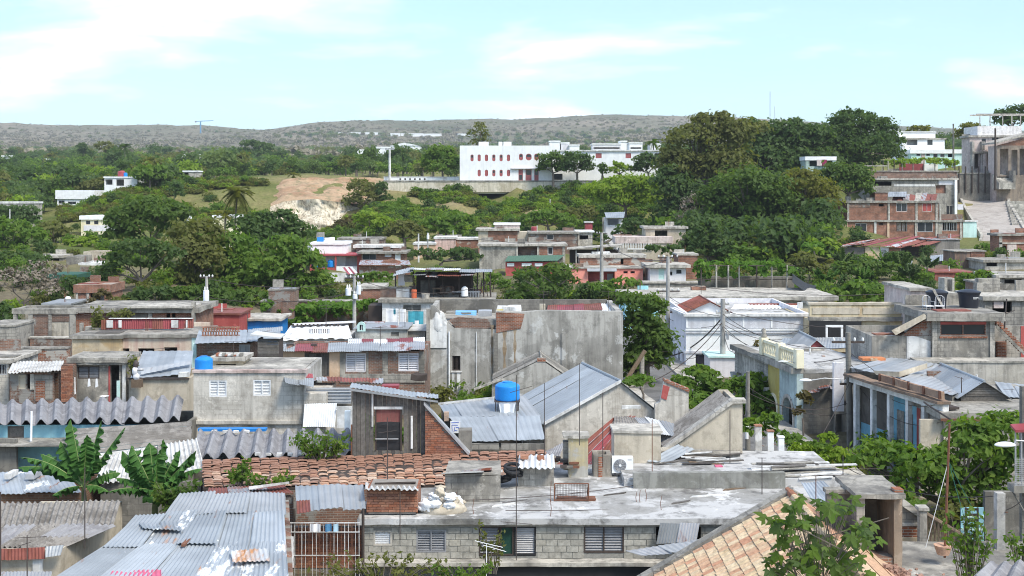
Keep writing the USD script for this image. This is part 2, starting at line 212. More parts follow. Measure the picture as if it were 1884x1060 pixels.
TILE_O=each('old_clay_tiles',[(0.48,0.24,0.15),(0.56,0.38,0.27),(0.36,0.17,0.11),(0.58,0.45,0.35),(0.28,0.15,0.11),(0.52,0.30,0.19),(0.2,0.14,0.12)],ns=14.0)
TILE_N=each('new_clay_tiles',[(0.56,0.42,0.26),(0.60,0.47,0.31),(0.47,0.25,0.16),(0.58,0.40,0.26),(0.62,0.50,0.34),(0.50,0.30,0.19)])
BLACK=plain('black_stuff',(0.02,0.02,0.022),0.7)
IRON=plain('dark_iron',(0.07,0.055,0.05),0.7)
RUSTI=plain('rusty_iron',(0.17,0.075,0.045),0.85)
GALV=plain('galvanised_steel',(0.42,0.42,0.43),0.5,0.3)
WPAINT=plain('white_gloss_paint',(0.78,0.78,0.78),0.45,var=0.12)
GPAINT=plain('grey_louvre_paint',(0.25,0.25,0.26),0.6)
CLOTHW=plain('white_cloth',(0.75,0.75,0.76),0.9,var=0.1)
BLUEP=plain('blue_plastic',(0.015,0.22,0.62),0.4,var=0.1)
BLUET=plain('blue_tarp',(0.02,0.2,0.55),0.5,var=0.2)
BLKP=plain('black_plastic',(0.02,0.022,0.03),0.4,var=0.1)
ORNG=plain('orange_plastic',(0.55,0.13,0.06),0.5)
PINK=plain('pink_sheet',(0.55,0.12,0.2),0.6)
POLE=plaster('pole_concrete',(0.30,0.29,0.27),(0.42,0.40,0.37),streak=0.3)
BARK=plain('grey_bark',(0.17,0.14,0.115),0.95,ns=5.0)
BARKD=plain('dark_bark',(0.09,0.07,0.055),0.95,ns=5.0)
GLASS=mk('dark_pane',{'p':('principled_bsdf',{'base_color':(0.03,0.035,0.04),'roughness':0.12})},[])
RUBBLE=each('rubble_pieces',[(0.4,0.37,0.33),(0.3,0.28,0.26),(0.36,0.2,0.14),(0.5,0.48,0.45)])
L_MANGO=leafy('deep_green_leaves',(0.075,0.125,0.024),(0.15,0.215,0.04))
L_DARK=leafy('dark_green_leaves',(0.062,0.105,0.03),(0.125,0.18,0.048))
L_MID=leafy('mid_green_leaves',(0.095,0.165,0.024),(0.20,0.28,0.042))
L_LIME=leafy('lime_leaves',(0.16,0.24,0.022),(0.28,0.35,0.04))
L_YEL=leafy('yellowish_leaves',(0.13,0.135,0.022),(0.22,0.215,0.04))
L_OLIVE=leafy('olive_leaves',(0.12,0.13,0.036),(0.21,0.215,0.058))
L_BROWN=leafy('browned_leaves',(0.09,0.075,0.03),(0.15,0.12,0.045))
L_VINE=leafy('vine_leaves',(0.085,0.17,0.022),(0.18,0.29,0.04))
L_BANANA=leafy('banana_leaves',(0.05,0.13,0.025),(0.10,0.22,0.05),ns=2.0,trans=0.25)
L_DRY=leafy('dry_twigs',(0.17,0.14,0.11),(0.28,0.24,0.2),trans=0.1)
L_FAR=leafy('far_wood_leaves',(0.085,0.135,0.044),(0.19,0.24,0.07),ns=0.05)
L_SCRUB=leafy('scrub_leaves',(0.20,0.175,0.12),(0.27,0.225,0.17),ns=0.008,trans=0.15)
# the ground, the hills, the far wood
CP=[(60,1150,30),(500,1150,31),(900,1105,37),(1300,1130,36),(1800,1130,30),(1500,1000,44),(1750,950,45),(100,960,48),(500,950,48),(900,920,50),(1300,905,50),(1480,868,52),(1700,905,52),(1880,900,52),(100,790,64),(450,800,60),(800,770,68),(1200,745,70),(1350,755,68),(1430,800,62),(1640,800,60),(1850,740,66),(60,668,88),(300,660,88),(600,655,88),(950,700,84),(1250,690,86),(1450,670,88),(1700,650,90),(1880,620,88),(80,560,112),(300,556,112),(550,600,108),(850,610,108),(1100,570,115),(1350,566,112),(1600,560,118),(1850,540,118),(100,500,140),(330,500,140),(640,516,152),(575,508,171),(640,508,171),(700,506,171),(660,520,158),(740,514,158),(640,462,184),(890,505,163),(960,502,163),(1035,500,163),(985,508,147),(920,460,178),(1010,456,178),(1080,524,140),(1150,524,140),(1230,520,138),(790,470,184),(850,464,186),(900,500,152),(1100,515,142),(1350,500,150),(1600,490,150),(1850,480,150),(80,450,190),(330,455,190),(640,452,190),(950,452,190),(1150,460,180),(1400,455,180),(1650,444,188),(1800,438,190),(1810,405,206),(1835,352,236),(1884,330,250),(1740,395,208),(1680,340,226),(1540,330,222),(1430,380,200),(1330,420,188),(1600,300,262),(1800,285,268),(1880,280,272),(1400,320,250),(1900,400,215),(40,418,245),(140,400,248),(600,428,226),(760,430,228),(900,426,232),(1080,426,232),(1220,420,225),(700,344,262),(950,331,263),(1090,331,263),(1220,333,262),(720,332,268),(620,330,274),(520,331,278),(700,334,330),(950,334,330),(1200,332,330),(560,352,268),(540,362,256),(520,418,244),(650,420,240),(430,345,262),(330,336,268),(250,350,258),(180,372,246),(420,400,244),(300,400,240),(240,405,240),(850,347,256),(950,347,256),(1050,347,256),(1150,349,256),(760,352,256),(850,376,247),(950,376,247),(1050,376,247),(1150,378,246),(760,386,244),(850,402,237),(950,402,237),(1050,402,237),(505,425,243),(560,428,242),(610,428,242),(580,366,257),(640,374,255),(530,366,257),(560,429,246),(600,429,246),(40,345,400),(200,338,380),(420,332,380),(600,334,420),(850,336,420),(1100,330,420),(40,318,560),(300,314,560),(600,318,560),(900,312,560),(1300,305,560),(1800,290,560),(40,300,800),(300,300,800),(600,300,800),(900,292,800),(1300,285,800),(1880,275,800),(40,292,1200),(300,290,1200),(600,286,1200),(900,282,1200),(1300,276,1200),(1880,268,1200)]
_cp=np.array([P(*c)for c in CP]);_cp=np.vstack([_cp,[[-30,0,1],[30,0,1],[0,-300,1],[-400,-200,1],[400,-200,6],[-1200,1200,46],[1500,1300,70],[-900,300,16],[900,300,34],[-1200,-300,10],[1500,-300,20]]])
_warp=lambda xy:np.stack([np.arcsinh(xy[:,0]/40),np.arcsinh(xy[:,1]/40)],-1)*40
_rbf=RBFInterpolator(_warp(_cp[:,:2]),_cp[:,2],kernel='linear',smoothing=0.02)
def Gv(x,y):
 xy=np.stack([np.ravel(x),np.ravel(y)],-1).astype(float);return _rbf(_warp(xy))
def G(x,y):return float(Gv([x],[y])[0])
EARTH=mk('earth_and_grass',{'g':('geometry',{}),'n1':('noise_texture',{'scale':0.05,'detail':8.0,'roughness':0.65}),'r1':('rgb_ramp',{'ramp':[(0.35,(0.09,0.12,0.03)),(0.5,(0.17,0.17,0.06)),(0.64,(0.25,0.21,0.10)),(0.76,(0.30,0.24,0.15))]}),'n2':('noise_texture',{'scale':1.5,'detail':8.0,'roughness':0.75}),'r2':('rgb_ramp',{'ramp':[(0.3,(0.55,0.55,0.55)),(0.7,(1.2,1.2,1.2))]}),'s':('separate_xyz',{}),'my':('map_range',{'from_min':190.0,'from_max':120.0,'to_min':0.0,'to_max':0.75,'clamp':True}),'xd':('mix',{'color2':(0.17,0.14,0.105)}),'x':('mix',{'mix_type':'multiply','fac':1.0}),'b':('bump',{'strength':0.7,'distance':0.3}),'p':('principled_bsdf',{'roughness':1.0,'specular_ior_level':0.1})},[('g.position','n1.vector'),('n1.fac','r1.fac'),('g.position','n2.vector'),('n2.fac','r2.fac'),('r1.color','xd.color1'),('g.position','s.vector'),('s.y','my.value'),('my.result','xd.fac'),('xd.color','x.color1'),('r2.color','x.color2'),('x.color','p.base_color'),('n2.fac','b.height'),('b.normal','p.normal')])
gx=np.sinh(np.linspace(-math.asinh(1400/25),math.asinh(1600/25),190))*25
gy=np.concatenate([np.linspace(-300,10,12),10+np.sinh(np.linspace(0,math.asinh(1350/60),200))[1:]*60])
XX,YY=np.meshgrid(gx,gy,indexing='ij')
ZZ=Gv(XX,YY).reshape(XX.shape)
rough_=np.clip((YY-60)/150,0,1)*(meshkit.fbm(np.stack([XX,YY,0*XX],-1)/9.0,4,3)-0.5)*2.2
solo('ground',None,None,M().grid(np.stack([XX,YY,ZZ+rough_-0.1],-1)),EARTH,kind='structure',smooth=True)
HILLM=mk('dry_scrub_hillside',{'g':('geometry',{}),'n1':('noise_texture',{'scale':0.0035,'detail':9.0,'roughness':0.6}),'r1':('rgb_ramp',{'ramp':[(0.3,(0.10,0.11,0.065)),(0.48,(0.18,0.16,0.11)),(0.6,(0.25,0.205,0.16)),(0.75,(0.29,0.235,0.2))]}),'n2':('noise_texture',{'scale':0.06,'detail':6.0,'roughness':0.75}),'r2':('rgb_ramp',{'ramp':[(0.35,(0.7,0.74,0.66)),(0.62,(1.1,1.1,1.1))]}),'x':('mix',{'mix_type':'multiply','fac':1.0}),'b':('bump',{'strength':1.0,'distance':6.0}),'p':('principled_bsdf',{'roughness':1.0,'specular_ior_level':0.05})},[('g.position','n1.vector'),('n1.fac','r1.fac'),('g.position','n2.vector'),('n2.fac','r2.fac'),('r1.color','x.color1'),('r2.color','x.color2'),('x.color','p.base_color'),('n2.fac','b.height'),('b.normal','p.normal')])
RIDGE=[(-900,226),(-300,225),(0,227),(40,226),(180,231),(300,229),(400,233),(480,238),(540,232),(590,223),(660,222),(760,224),(880,219),(950,222),(1000,217),(1080,212),(1180,212),(1300,214),(1420,219),(1500,224),(1560,228),(1650,231),(1760,236),(1900,240),(2300,236),(2900,225)]
_ru,_rv=np.array(RIDGE).T
hx=np.linspace(-2400,2600,330);hy=np.linspace(1050,3600,150)
HX,HY=np.meshgrid(hx,hy,indexing='ij')
def hill_z(x,y):
 u=CX+FPX*x/np.maximum(y,1400.0)
 crest=CZ+2600.0*(VH-np.interp(u,_ru,_rv))/FPX
 t=np.clip((y-1050)/1550,0,1);base=16+(VH-283)/FPX*1050
 s=t**1.15*(0.55+0.45*t)
 z=base-4+(crest-base+4)*s
 z=np.where(y>2600,crest-(y-2600)*0.10,z)
 p=np.stack([x,y,0*x],-1)
 rid=(meshkit.fbm(p/420.0,5,11)-0.5)*90*np.clip(t*1.6,0,1)*np.clip(1.06-t,0.05,1)+(meshkit.fbm(p/45.0,4,5)-0.5)*9
 return z+rid
HZ=hill_z(HX,HY)
solo('hills',None,None,M().grid(np.stack([HX,HY,HZ],-1)),HILLM,kind='structure',smooth=True)
def leaves(c,nrm,size,rng,asp=0.55):
 n=len(c);nrm=nrm/np.maximum(np.linalg.norm(nrm,axis=1,keepdims=True),1e-9)
 t=rng.normal(size=(n,3));t-=(t*nrm).sum(1,keepdims=True)*nrm;t/=np.maximum(np.linalg.norm(t,axis=1,keepdims=True),1e-9)
 b=np.cross(nrm,t);s=(size*rng.uniform(0.65,1.3,n))[:,None]
 v=np.stack([c-t*s,c-b*s*asp+nrm*s*0.12,c+t*s,c+b*s*asp+nrm*s*0.12],1).reshape(-1,3)
 i=np.arange(n)[:,None]*4
 return v,np.vstack([i+[0,1,2],i+[0,2,3]])
def crown(m,lobes,size,cover,rng,flat=0.8,clump=0.2,up=0.45):
 """lobes: (centre, rx, rz). Clumps of leaves scattered on and in each lobe, with gaps between the clumps."""
 for c,rx,rz in lobes:
  nl=int(cover*26.0*rx*rz/(size*size*2.2));nc=10+int(nl/16);k=max(4,nl//nc)
  dirs=rng.normal(size=(nc,3));dirs/=np.linalg.norm(dirs,axis=1,keepdims=True)
  dirs[:,2]=np.where(dirs[:,2]<-0.35,-dirs[:,2],dirs[:,2])
  rad=rng.uniform(0.5,1.02,nc)**0.6*rng.uniform(0.85,1.12,nc)
  cc=c+dirs*np.array([rx,rx,rz])*rad[:,None]
  rc=clump*1.45*math.sqrt(rx*rz)*rng.uniform(0.6,1.4,nc)
  off=rng.normal(size=(nc,k,3))*np.array([1,1,flat*0.62]);off*=rc[:,None,None]*0.62
  pts=(cc[:,None]+off).reshape(-1,3)
  nrm=(np.repeat(dirs,k,0)*0.45+off.reshape(-1,3)/(np.repeat(rc,k)[:,None])*0.5+np.array([0,0,up])+rng.normal(size=(nc*k,3))*0.55)
  m.put(*leaves(pts,nrm,size,rng))
 return m
_seed=[100]
def tree(name,label,cat,base,lobes,lm,size=0.3,cover=1.5,bark=BARK,tr=0.2,group=None,flat=0.8,clump=0.2,dd=None,limbs=True,up=0.45,seed=None):
 """base: (u, v, d); lobes: (u, v, ru, rv[, metres nearer or farther]) as they stand out in the photograph, given real depth round the trunk"""
 _seed[0]+=1;rng=np.random.default_rng(seed or _seed[0])
 b=P(*base);d=base[2];s=FPX/d
 t=T(name,label,cat,at=b,group=group)
 L=[];gr=1.14 if name in('hill_tree','big_tree','forked_tree','mango_tree','lime_tree','ivy_tree')else 1.0
 for q in lobes:
  off=q[4]if len(q)>4 else rng.uniform(-0.5,0.5)*q[2]/s
  L.append((P(q[0],q[1],d+off)-b,gr*q[2]/s,gr*q[3]/s))
 m=crown(M(),L,size,cover,rng,flat,clump,up);t.add('crown',m,lm)
 w=M();top=np.mean([l[0]for l in L],0);z0=max(0.3,min(l[0][2]-l[2]*0.3 for l in L))
 fork=np.array([top[0]*0.35,top[1]*0.35,max(z0*0.8,top[2]*0.45)])
 w.tube([[0,0,min(-0.4,G(b[0],b[1])-b[2]-0.3)],[fork[0]*0.2,fork[1]*0.2,fork[2]*0.45],fork],[tr*1.25,tr,tr*0.8],7)
 if limbs:
  for c,rx,rz in L:
   mid=(fork+c)/2+rng.normal(size=3)*0.12*rx;mid[2]=min(mid[2],(fork[2]+c[2])/2)
   w.tube([fork*0.97,mid,c],[tr*0.6,tr*0.38,tr*0.15],5)
   for _ in range(3):
    e=c+rng.normal(size=3)*np.array([rx,rx,rz])*0.5;w.tube([mid,(mid+e)/2+[0,0,0.1*rz],e],[tr*0.28,tr*0.18,tr*0.06],4)
 t.add('trunk',w,bark,smooth=True);return t
def proto(path,size,lobes,lm,cover,seed,trunk=True):
 rng=np.random.default_rng(seed);x=UsdGeom.Xform.Define(stage,path)
 m=crown(M(),lobes,size,cover,rng,clump=0.3);o=usdkit.mesh(stage,path+'/crown',m.done(),lm)
 if trunk:usdkit.mesh(stage,path+'/trunk',M().tube([[0,0,-1],[0,0,1],[0.2,0,lobes[0][0][2]]],[0.28,0.22,0.12],5).done(),BARK)
 return path
def scatter(name,label,cat,protos,pos,scl,rng,kind='stuff',idx=None):
 p=fresh('/World',name);pi=UsdGeom.PointInstancer.Define(stage,p);n=len(pos)
 paths=[]
 for i,(size,lobes,lm,cover,tr)in enumerate(protos):paths.append(proto(f'{p}/kind_{i + 1:03d}',size,lobes,lm,cover,40+i,tr))
 for q in paths:pi.CreatePrototypesRel().AddTarget(q)
 pi.CreatePositionsAttr(Vt.Vec3fArray.FromNumpy(pos.astype(np.float32)))
 sc=np.stack([scl*rng.uniform(0.85,1.2,n),scl*rng.uniform(0.85,1.2,n),scl*rng.uniform(0.8,1.15,n)],-1)
 pi.CreateScalesAttr(Vt.Vec3fArray.FromNumpy(sc.astype(np.float32)))
 a=rng.uniform(0,2*np.pi,n)/2;qs=np.zeros((n,4),np.float32);qs[:,2]=np.sin(a);qs[:,3]=np.cos(a)
 pi.CreateOrientationsAttr(Vt.QuathArray([Gf.Quath(float(q[3]),0,0,float(q[2]))for q in qs]))
 pi.CreateProtoIndicesAttr(Vt.IntArray.FromNumpy((rng.integers(0,len(paths),n)if idx is None else idx).astype(np.int32)))
 tagp(pi.GetPrim(),label,cat,None,kind)
A3=lambda*a:np.array(a,float)
WOODP=[(0.55,[(A3(0,0,5),3.2,2.4),(A3(1.8,1,4),2.2,1.8),(A3(-1.6,-.6,4.2),2.3,1.9)],L_FAR,1.0,True),(0.55,[(A3(0,0,5.5),2.6,3.0),(A3(1.2,-1,4),2.0,2.0)],L_DARK,1.0,True),(0.55,[(A3(0,0,4),3.6,1.8),(A3(2,0,3.6),2.4,1.5),(A3(-2,.8,3.8),2.2,1.5)],L_MID,1.0,True),(0.5,[(A3(0,0,4.4),2.6,2.0),(A3(-1.5,0,3.4),2.0,1.6)],L_OLIVE,1.0,True),(0.5,[(A3(0,0,3.4),2.8,2.2),(A3(1.6,.5,2.8),2.0,1.6)],L_LIME,0.9,True),(0.5,[(A3(0,0,3.6),2.2,3.2)],L_MANGO,0.9,True)]
rg=np.random.default_rng(7)
def pick(n,y0,y1,u0,u1,keep=None,pw=1.0):
 y=y0+(y1-y0)*rg.uniform(0,1,n)**pw;u=rg.uniform(u0,u1,n);x=(u-CX)/FPX*y
 if keep is not None:k=keep(x,y,u);x,y=x[k],y[k]
 return x,y
x,y=pick(2300,345,900,-150,2050,lambda x,y,u:(meshkit.fbm(np.stack([x,y,0*x],-1)/60.0,3,9)>0.36)&~((u>1450)&(y<420)))
scatter('far_wood','far green wood filling the valley between the white school and the dry hills','wood',WOODP,np.stack([x,y,Gv(x,y)-0.5],-1),0.55+0.6*rg.uniform(0,1,len(x))**2+y/3000,rg)
x,y=pick(420,250,345,-150,420,lambda x,y,u:(u<330-(y-250)*0.9)&~((u>85)&(u<265)&(y<282)))
scatter('valley_trees','lower left mass of trees below the far wood, around the low white roofs','wood',WOODP,np.stack([x,y,Gv(x,y)-0.5],-1),0.6+0.5*rg.uniform(0,1,len(x)),rg)
x,y=pick(9000,920,2640,-200,2100,None,0.8)
z=np.where(y>1300,hill_z(x,y),np.maximum(hill_z(x,y),Gv(x,y)))
SCR=[(2.2,[(A3(0,0,1.5),5,3.2),(A3(3,1,1),3.5,2.4)],L_SCRUB,0.8,False),(2.2,[(A3(0,0,2.5),4,4)],L_SCRUB,0.8,False),(2.2,[(A3(0,0,3),5,4.2)],L_OLIVE,0.8,False),(2.2,[(A3(0,0,3),5,4.2)],L_FAR,0.8,False)]
green=(meshkit.fbm(np.stack([x,y,0*x],-1)/300.0,3,21)>0.60)
ix=np.where(green,rg.integers(1,4,len(x)),np.where(rg.uniform(0,1,len(x))<0.9,rg.integers(0,2,len(x)),2))
scatter('hill_scrub','dry brown and grey scrub covering the far hills','scrub',SCR,np.stack([x,y,z-0.5],-1),(0.6+0.6*rg.uniform(0,1,len(x)))*np.clip((2750-y)/700,.3,1),rg,idx=ix)
BUSH=[(0.3,[(A3(0,0,0.9),1.5,1.1),(A3(1,.5,.7),1.1,.8)],L_OLIVE,1.0,False),(0.3,[(A3(0,0,1.3),1.3,1.5),(A3(-.7,0,.8),1.0,.9)],L_MID,1.0,False),(0.32,[(A3(0,0,1.0),1.6,1.2)],L_LIME,1.0,False),(0.3,[(A3(0,0,1.5),1.8,1.6),(A3(1.2,.4,1.),1.2,1.1)],L_DARK,1.0,False),(0.28,[(A3(0,0,.8),1.2,1.0)],L_YEL,0.9,False)]
def bank(x,y,u):
 n=meshkit.fbm(np.stack([x,y,0*x],-1)/11.0,3,31);return(n>0.42)&~((y>256)&(u>840))&~((u>500)&(u<730)&(y>243))
x,y=pick(3400,222,262,640,1230,bank)
scatter('bank_scrub','green bushes on the bank below the white school','scrub',BUSH,np.stack([x,y,Gv(x,y)-0.3],-1),0.35+0.6*rg.uniform(0,1,len(x))**1.8,rg,idx=rg.choice(5,len(x),p=[.22,.24,.32,.04,.18]))
x,y=pick(3600,230,278,110,640,lambda x,y,u:(meshkit.fbm(np.stack([x,y,0*x],-1)/14.0,3,33)>0.38)&~((u>490)&(y>240)))
scatter('shoulder_scrub','yellow green brush on the grassy shoulder left of the pale cliff','scrub',BUSH,np.stack([x,y,Gv(x,y)-0.3],-1),0.35+0.5*rg.uniform(0,1,len(x))**1.5,rg,idx=rg.choice(5,len(x),p=[.34,.08,.14,.02,.42]))
# building helpers
def window(t,x0,x1,z0,z1,kind='louver',y=0.0,mt=None,fr=None,cols=2,n=None,door=False,dark=True,deep=0.12):
 """frame, panes, slats or bars set into an opening of the wall (front face at y)"""
 w,h=x1-x0,z1-z0;f=min(0.05,w*0.1);fm=fr or mt or GPAINT;mt=mt or GPAINT
 name='door' if door else 'window';m=M();a,b=y-0.02,y+deep
 m.box((x0,a,z0),(x0+f,b,z1));m.box((x1-f,a,z0),(x1,b,z1));m.box((x0+f,a,z1-f),(x1-f,b,z1));m.box((x0+f,a,z0),(x1-f,b,z0+f))
 cw=(w-2*f)/cols
 for i in range(1,cols):m.box((x0+f+cw*i-f*.4,a,z0+f),(x0+f+cw*i+f*.4,b,z1-f))
 p=t.add(name,m,fm)
 for i in range(cols):
  xa,xb=x0+f+cw*i+(f*.45 if i else 0),x0+f+cw*(i+1)-(f*.45 if i<cols-1 else 0)
  za,zb=z0+f,z1-f
  if kind=='louver':
   k=n or max(4,int((zb-za)/0.12));st=(zb-za)/k;small=FPX/np.linalg.norm(t.o[:2])*(xb-xa)<9
   mm=M()
   for j in range(k):
    c=za+st*(j+.5);hh=st*.30;sl=M()if not small else mm
    sl.hexa([[xx,y+.02+yy,c+zz]for yy,zz in((0,-hh),(.06,hh))for xx in(xa,xb)]+[[xx,y+.02+yy,c+zz+.012]for yy,zz in((0,-hh),(.06,hh))for xx in(xa,xb)])
    if not small:t.add('slat',sl,mt,p)
   if small:t.add('slats',mm,mt,p)
  elif kind=='bars':
   k=n or max(3,int((xb-xa)/0.13))
   for j in range(k):
    xx=xa+(xb-xa)*(j+.5)/k;t.add('bar',M().box((xx-.014,y+.03,za),(xx+.014,y+.058,zb)),mt,p)
  elif kind=='lattice':
   g=M();k=n or 5
   for j in range(1,k):xx=xa+(xb-xa)*j/k;g.box((xx-.025,y+.02,za),(xx+.025,y+.07,zb))
   zz=(za+zb)/2;g.box((xa,y+.025,zz-.03),(xb,y+.065,zz+.03));t.add('lattice',g,mt,p)
  elif kind=='pane':t.add('pane',M().box((xa,y+.05,za),(xb,y+.06,zb)),GLASS,p)
  elif kind=='panel':
   t.add('panel',M().box((xa,y+.03,za),(xb,y+.07,zb)),mt,p)
  elif kind=='planks':
   k=n or max(2,int((xb-xa)/0.16))
   for j in range(k):
    g=.008;t.add('plank',M().box((xa+(xb-xa)*j/k+g,y+.03,za),(xa+(xb-xa)*(j+1)/k-g,y+.065,zb)),mt,p)
 if dark and kind in('louver','bars','lattice','open','pane'):
  pass
 return p
FOOT=[]
def house(name,label,cat,u0,u1,vt,vb,d,D=5.0,yaw=0,wall=CONC,side=None,roof='slab',rm=SLAB,ov=0.15,rh=0.18,wins=(),group=None,thin=0.18,base=None,rough=0.035,back=True):
 """walls with real openings and a roof. wins: (kind, u0, u1, v0, v1, {options}) as seen on the front"""
 t=T(name,label,cat,u0,vb,d,yaw,group=group)
 W,H=t.at(u1,vb)[0],t.at(u0,vt)[1]
 W=abs(W)
 zb=min(0.0,min(t.ground(0,0),t.ground(W,0),t.ground(W,D),t.ground(0,D)))-0.4 if base is None else base
 hw=H-rh if roof=='slab' else H
 hs=[]
 for w in wins:
  (xa,za),(xb,zc)=t.at(w[1],w[4]),t.at(w[2],w[3]);xa,xb=max(xa,.06),min(xb,W-.06);za,zc=max(za,zb+.3),min(zc,hw-.05)
  if xb-xa>.05 and zc-za>.05:hs.append((w,xa,xb,za,zc))
 poly=sg.box(0,zb,W,hw)
 for _,xa,xb,za,zc in hs:poly=poly.difference(sg.box(xa,za,xb,zc))
 t.add('wall',M().prism(poly,0,thin),wall)
 side=side or wall
 t.add('wall',M().rbox((0,thin+.002,zb),(thin,D-thin,hw-.004),0.8,0.004),side);t.add('wall',M().rbox((W-thin,thin+.002,zb),(W,D-thin,hw-.004),.8,.004),side)
 if back:t.add('wall',M().box((0,D-thin+.002,zb),(W,D,hw)),side)
 if roof=='slab':t.add('roof',M().rbox((-ov,-ov,hw+.003),(W+ov,D+ov,H),0.45,rough,seed=len(_names)),rm)
 elif roof=='parapet':t.add('roof',M().box((thin+.003,thin+.003,hw-.5),(W-thin-.003,D-thin-.003,hw-.36)),rm)
 elif roof=='open':t.add('floor',M().box((thin+.003,thin+.003,-.25),(W-thin-.003,D-thin-.003,-.1)),CONC_D)
 for(w,xa,xb,za,zc)in hs:
  o=dict(w[5])if len(w)>5 else{}
  if w[0]=='hole':continue
  window(t,xa,xb,za,zc,w[0],y=0.03,**o)
 if roof=='slab' and W>2.2 and D>1.5 and 40<d<240 and rm is not WHITE and rough<.05:
  q=np.random.default_rng(len(FOOT)+900);pm=[CONC,CONC_L,BRICKG,wall][int(q.integers(4))]
  for xa in np.arange(0,W-.8,1.7):
   if q.uniform()<.5:t.add('parapet_piece',M().rbox((xa,D-.2,H+.002),(min(W,xa+q.uniform(.8,1.7)),D-.02,H+q.uniform(.12,.7)),.35,.03,int(q.integers(99))),pm)
  for _ in range(int(q.integers(1,4))):
   x_,y_=q.uniform(.3,W-.3),q.uniform(.5,D-.3);k_=q.integers(4);z_=H+.002
   if k_==0:t.add('vent_pipe',M().tube([[x_,y_,z_],[x_,y_,z_+q.uniform(.5,1.2)]],.05,6),WHITED)
   elif k_==1:
    for e_ in range(4):t.add('starter_bar',M().tube([[x_+.12*(e_%2),y_+.12*(e_//2),z_],[x_+.12*(e_%2)+q.uniform(-.06,.06),y_+.12*(e_//2),z_+q.uniform(.5,1.0)]],.014,4),RUSTI)
   elif k_==2 and W>4:t.add('roof_block',M().rbox((x_-.5,y_-.3,z_),(min(W,x_+q.uniform(.3,.8)),y_+.3,z_+q.uniform(.3,.8)),.3,.03,int(q.integers(99))),pm)
   else:t.add('roof_patch',M().rbox((max(0,x_-q.uniform(.5,1.1)),y_-.5,z_),(min(W,x_+q.uniform(.4,1.2)),y_+.4,z_+.06),.3,.02,int(q.integers(99))),[ZINCR,RUST,ZINC,CONC_D,WOOD][int(q.integers(5))])
 FOOT.append((t.o[0]+(W if yaw==0 else 0)/2,t.o[1]+D/2,W/2+.8,D/2+1.2));t.W,t.H,t.D,t.zb=W,H,D,zb
 return t
def corr(t,A,B,C,D,n=4,rows=1,mats=(ZINC,),amp=0.02,wl=0.15,prof='sine',name='sheet',seed=0,gap=0.01,parent=None,jit=0.03,th=0.01):
 """corrugated sheets laid over the quad A (top left) B (top right) C (bottom right) D (bottom left), in world points; ribs run from top to bottom"""
 rng=np.random.default_rng(seed+5);A,B,C,D=(t.L(x)for x in(A,B,C,D))
 W=(np.linalg.norm(B-A)+np.linalg.norm(C-D))/2;per={'sine':5,'box':6,'big':9,'flat':1}[prof]
 for r in range(rows):
  for k in range(n):
   a,b=k/n,(k+1)/n+(0.012 if k<n-1 else 0);v0,v1=r/rows,min(1.0,(r+1)/rows+(0.04 if r<rows-1 else 0))
   cnt=max(2,int(round((b-a)*W/wl))*per+1)if prof!='flat' else 5
   s=np.linspace(a,b,cnt);q=np.linspace(v0,v1,4 if prof!='big' else 3);S,Q=np.meshgrid(s,q,indexing='ij')
   p=(A*1)[None,None]*((1-S)*(1-Q))[...,None]+B*(S*(1-Q))[...,None]+C*(S*Q)[...,None]+D*((1-S)*Q)[...,None]
   nn=np.cross(C-D+B-A,A-D+B-C);nn/=np.linalg.norm(nn);nn=nn if nn[2]>0 else-nn
   ph=(S*W/wl)%1.0
   if prof=='sine':h=amp*np.sin(2*np.pi*ph)
   elif prof=='box':h=amp*np.clip(np.abs(ph-.5)*8-1.6,-1,1)
   elif prof=='big':h=np.interp(ph,[0,.04,.10,.36,.42,.44,.47,.53,.56,.58,.64,.90,.96,1],[1,1,.85,-.75,-.9,-.62,-.9,-.9,-.62,-.9,-.75,.85,1,1])*amp
   else:h=0*ph
   h=h+(rng.uniform(-1,1)*jit*(Q-v0)/max(v1-v0,1e-6)+rng.uniform(-1,1)*jit*.6*(S-a)/max(b-a,1e-6))+r*-0.012+(k%2)*0.004+(meshkit.fbm(np.stack([S*3.1+seed,Q*2.3+k,0*S],-1),2,seed)-.5)*jit*1.2
   p=p+nn*h[...,None]
   dq=(C-B+D-A)/2;e=np.linalg.norm(dq);p=p+(dq/e)*(rng.uniform(-1,1)*jit*1.5)
   t.add(name,M().sheet(p,th),mats[int(rng.integers(len(mats)))],parent)
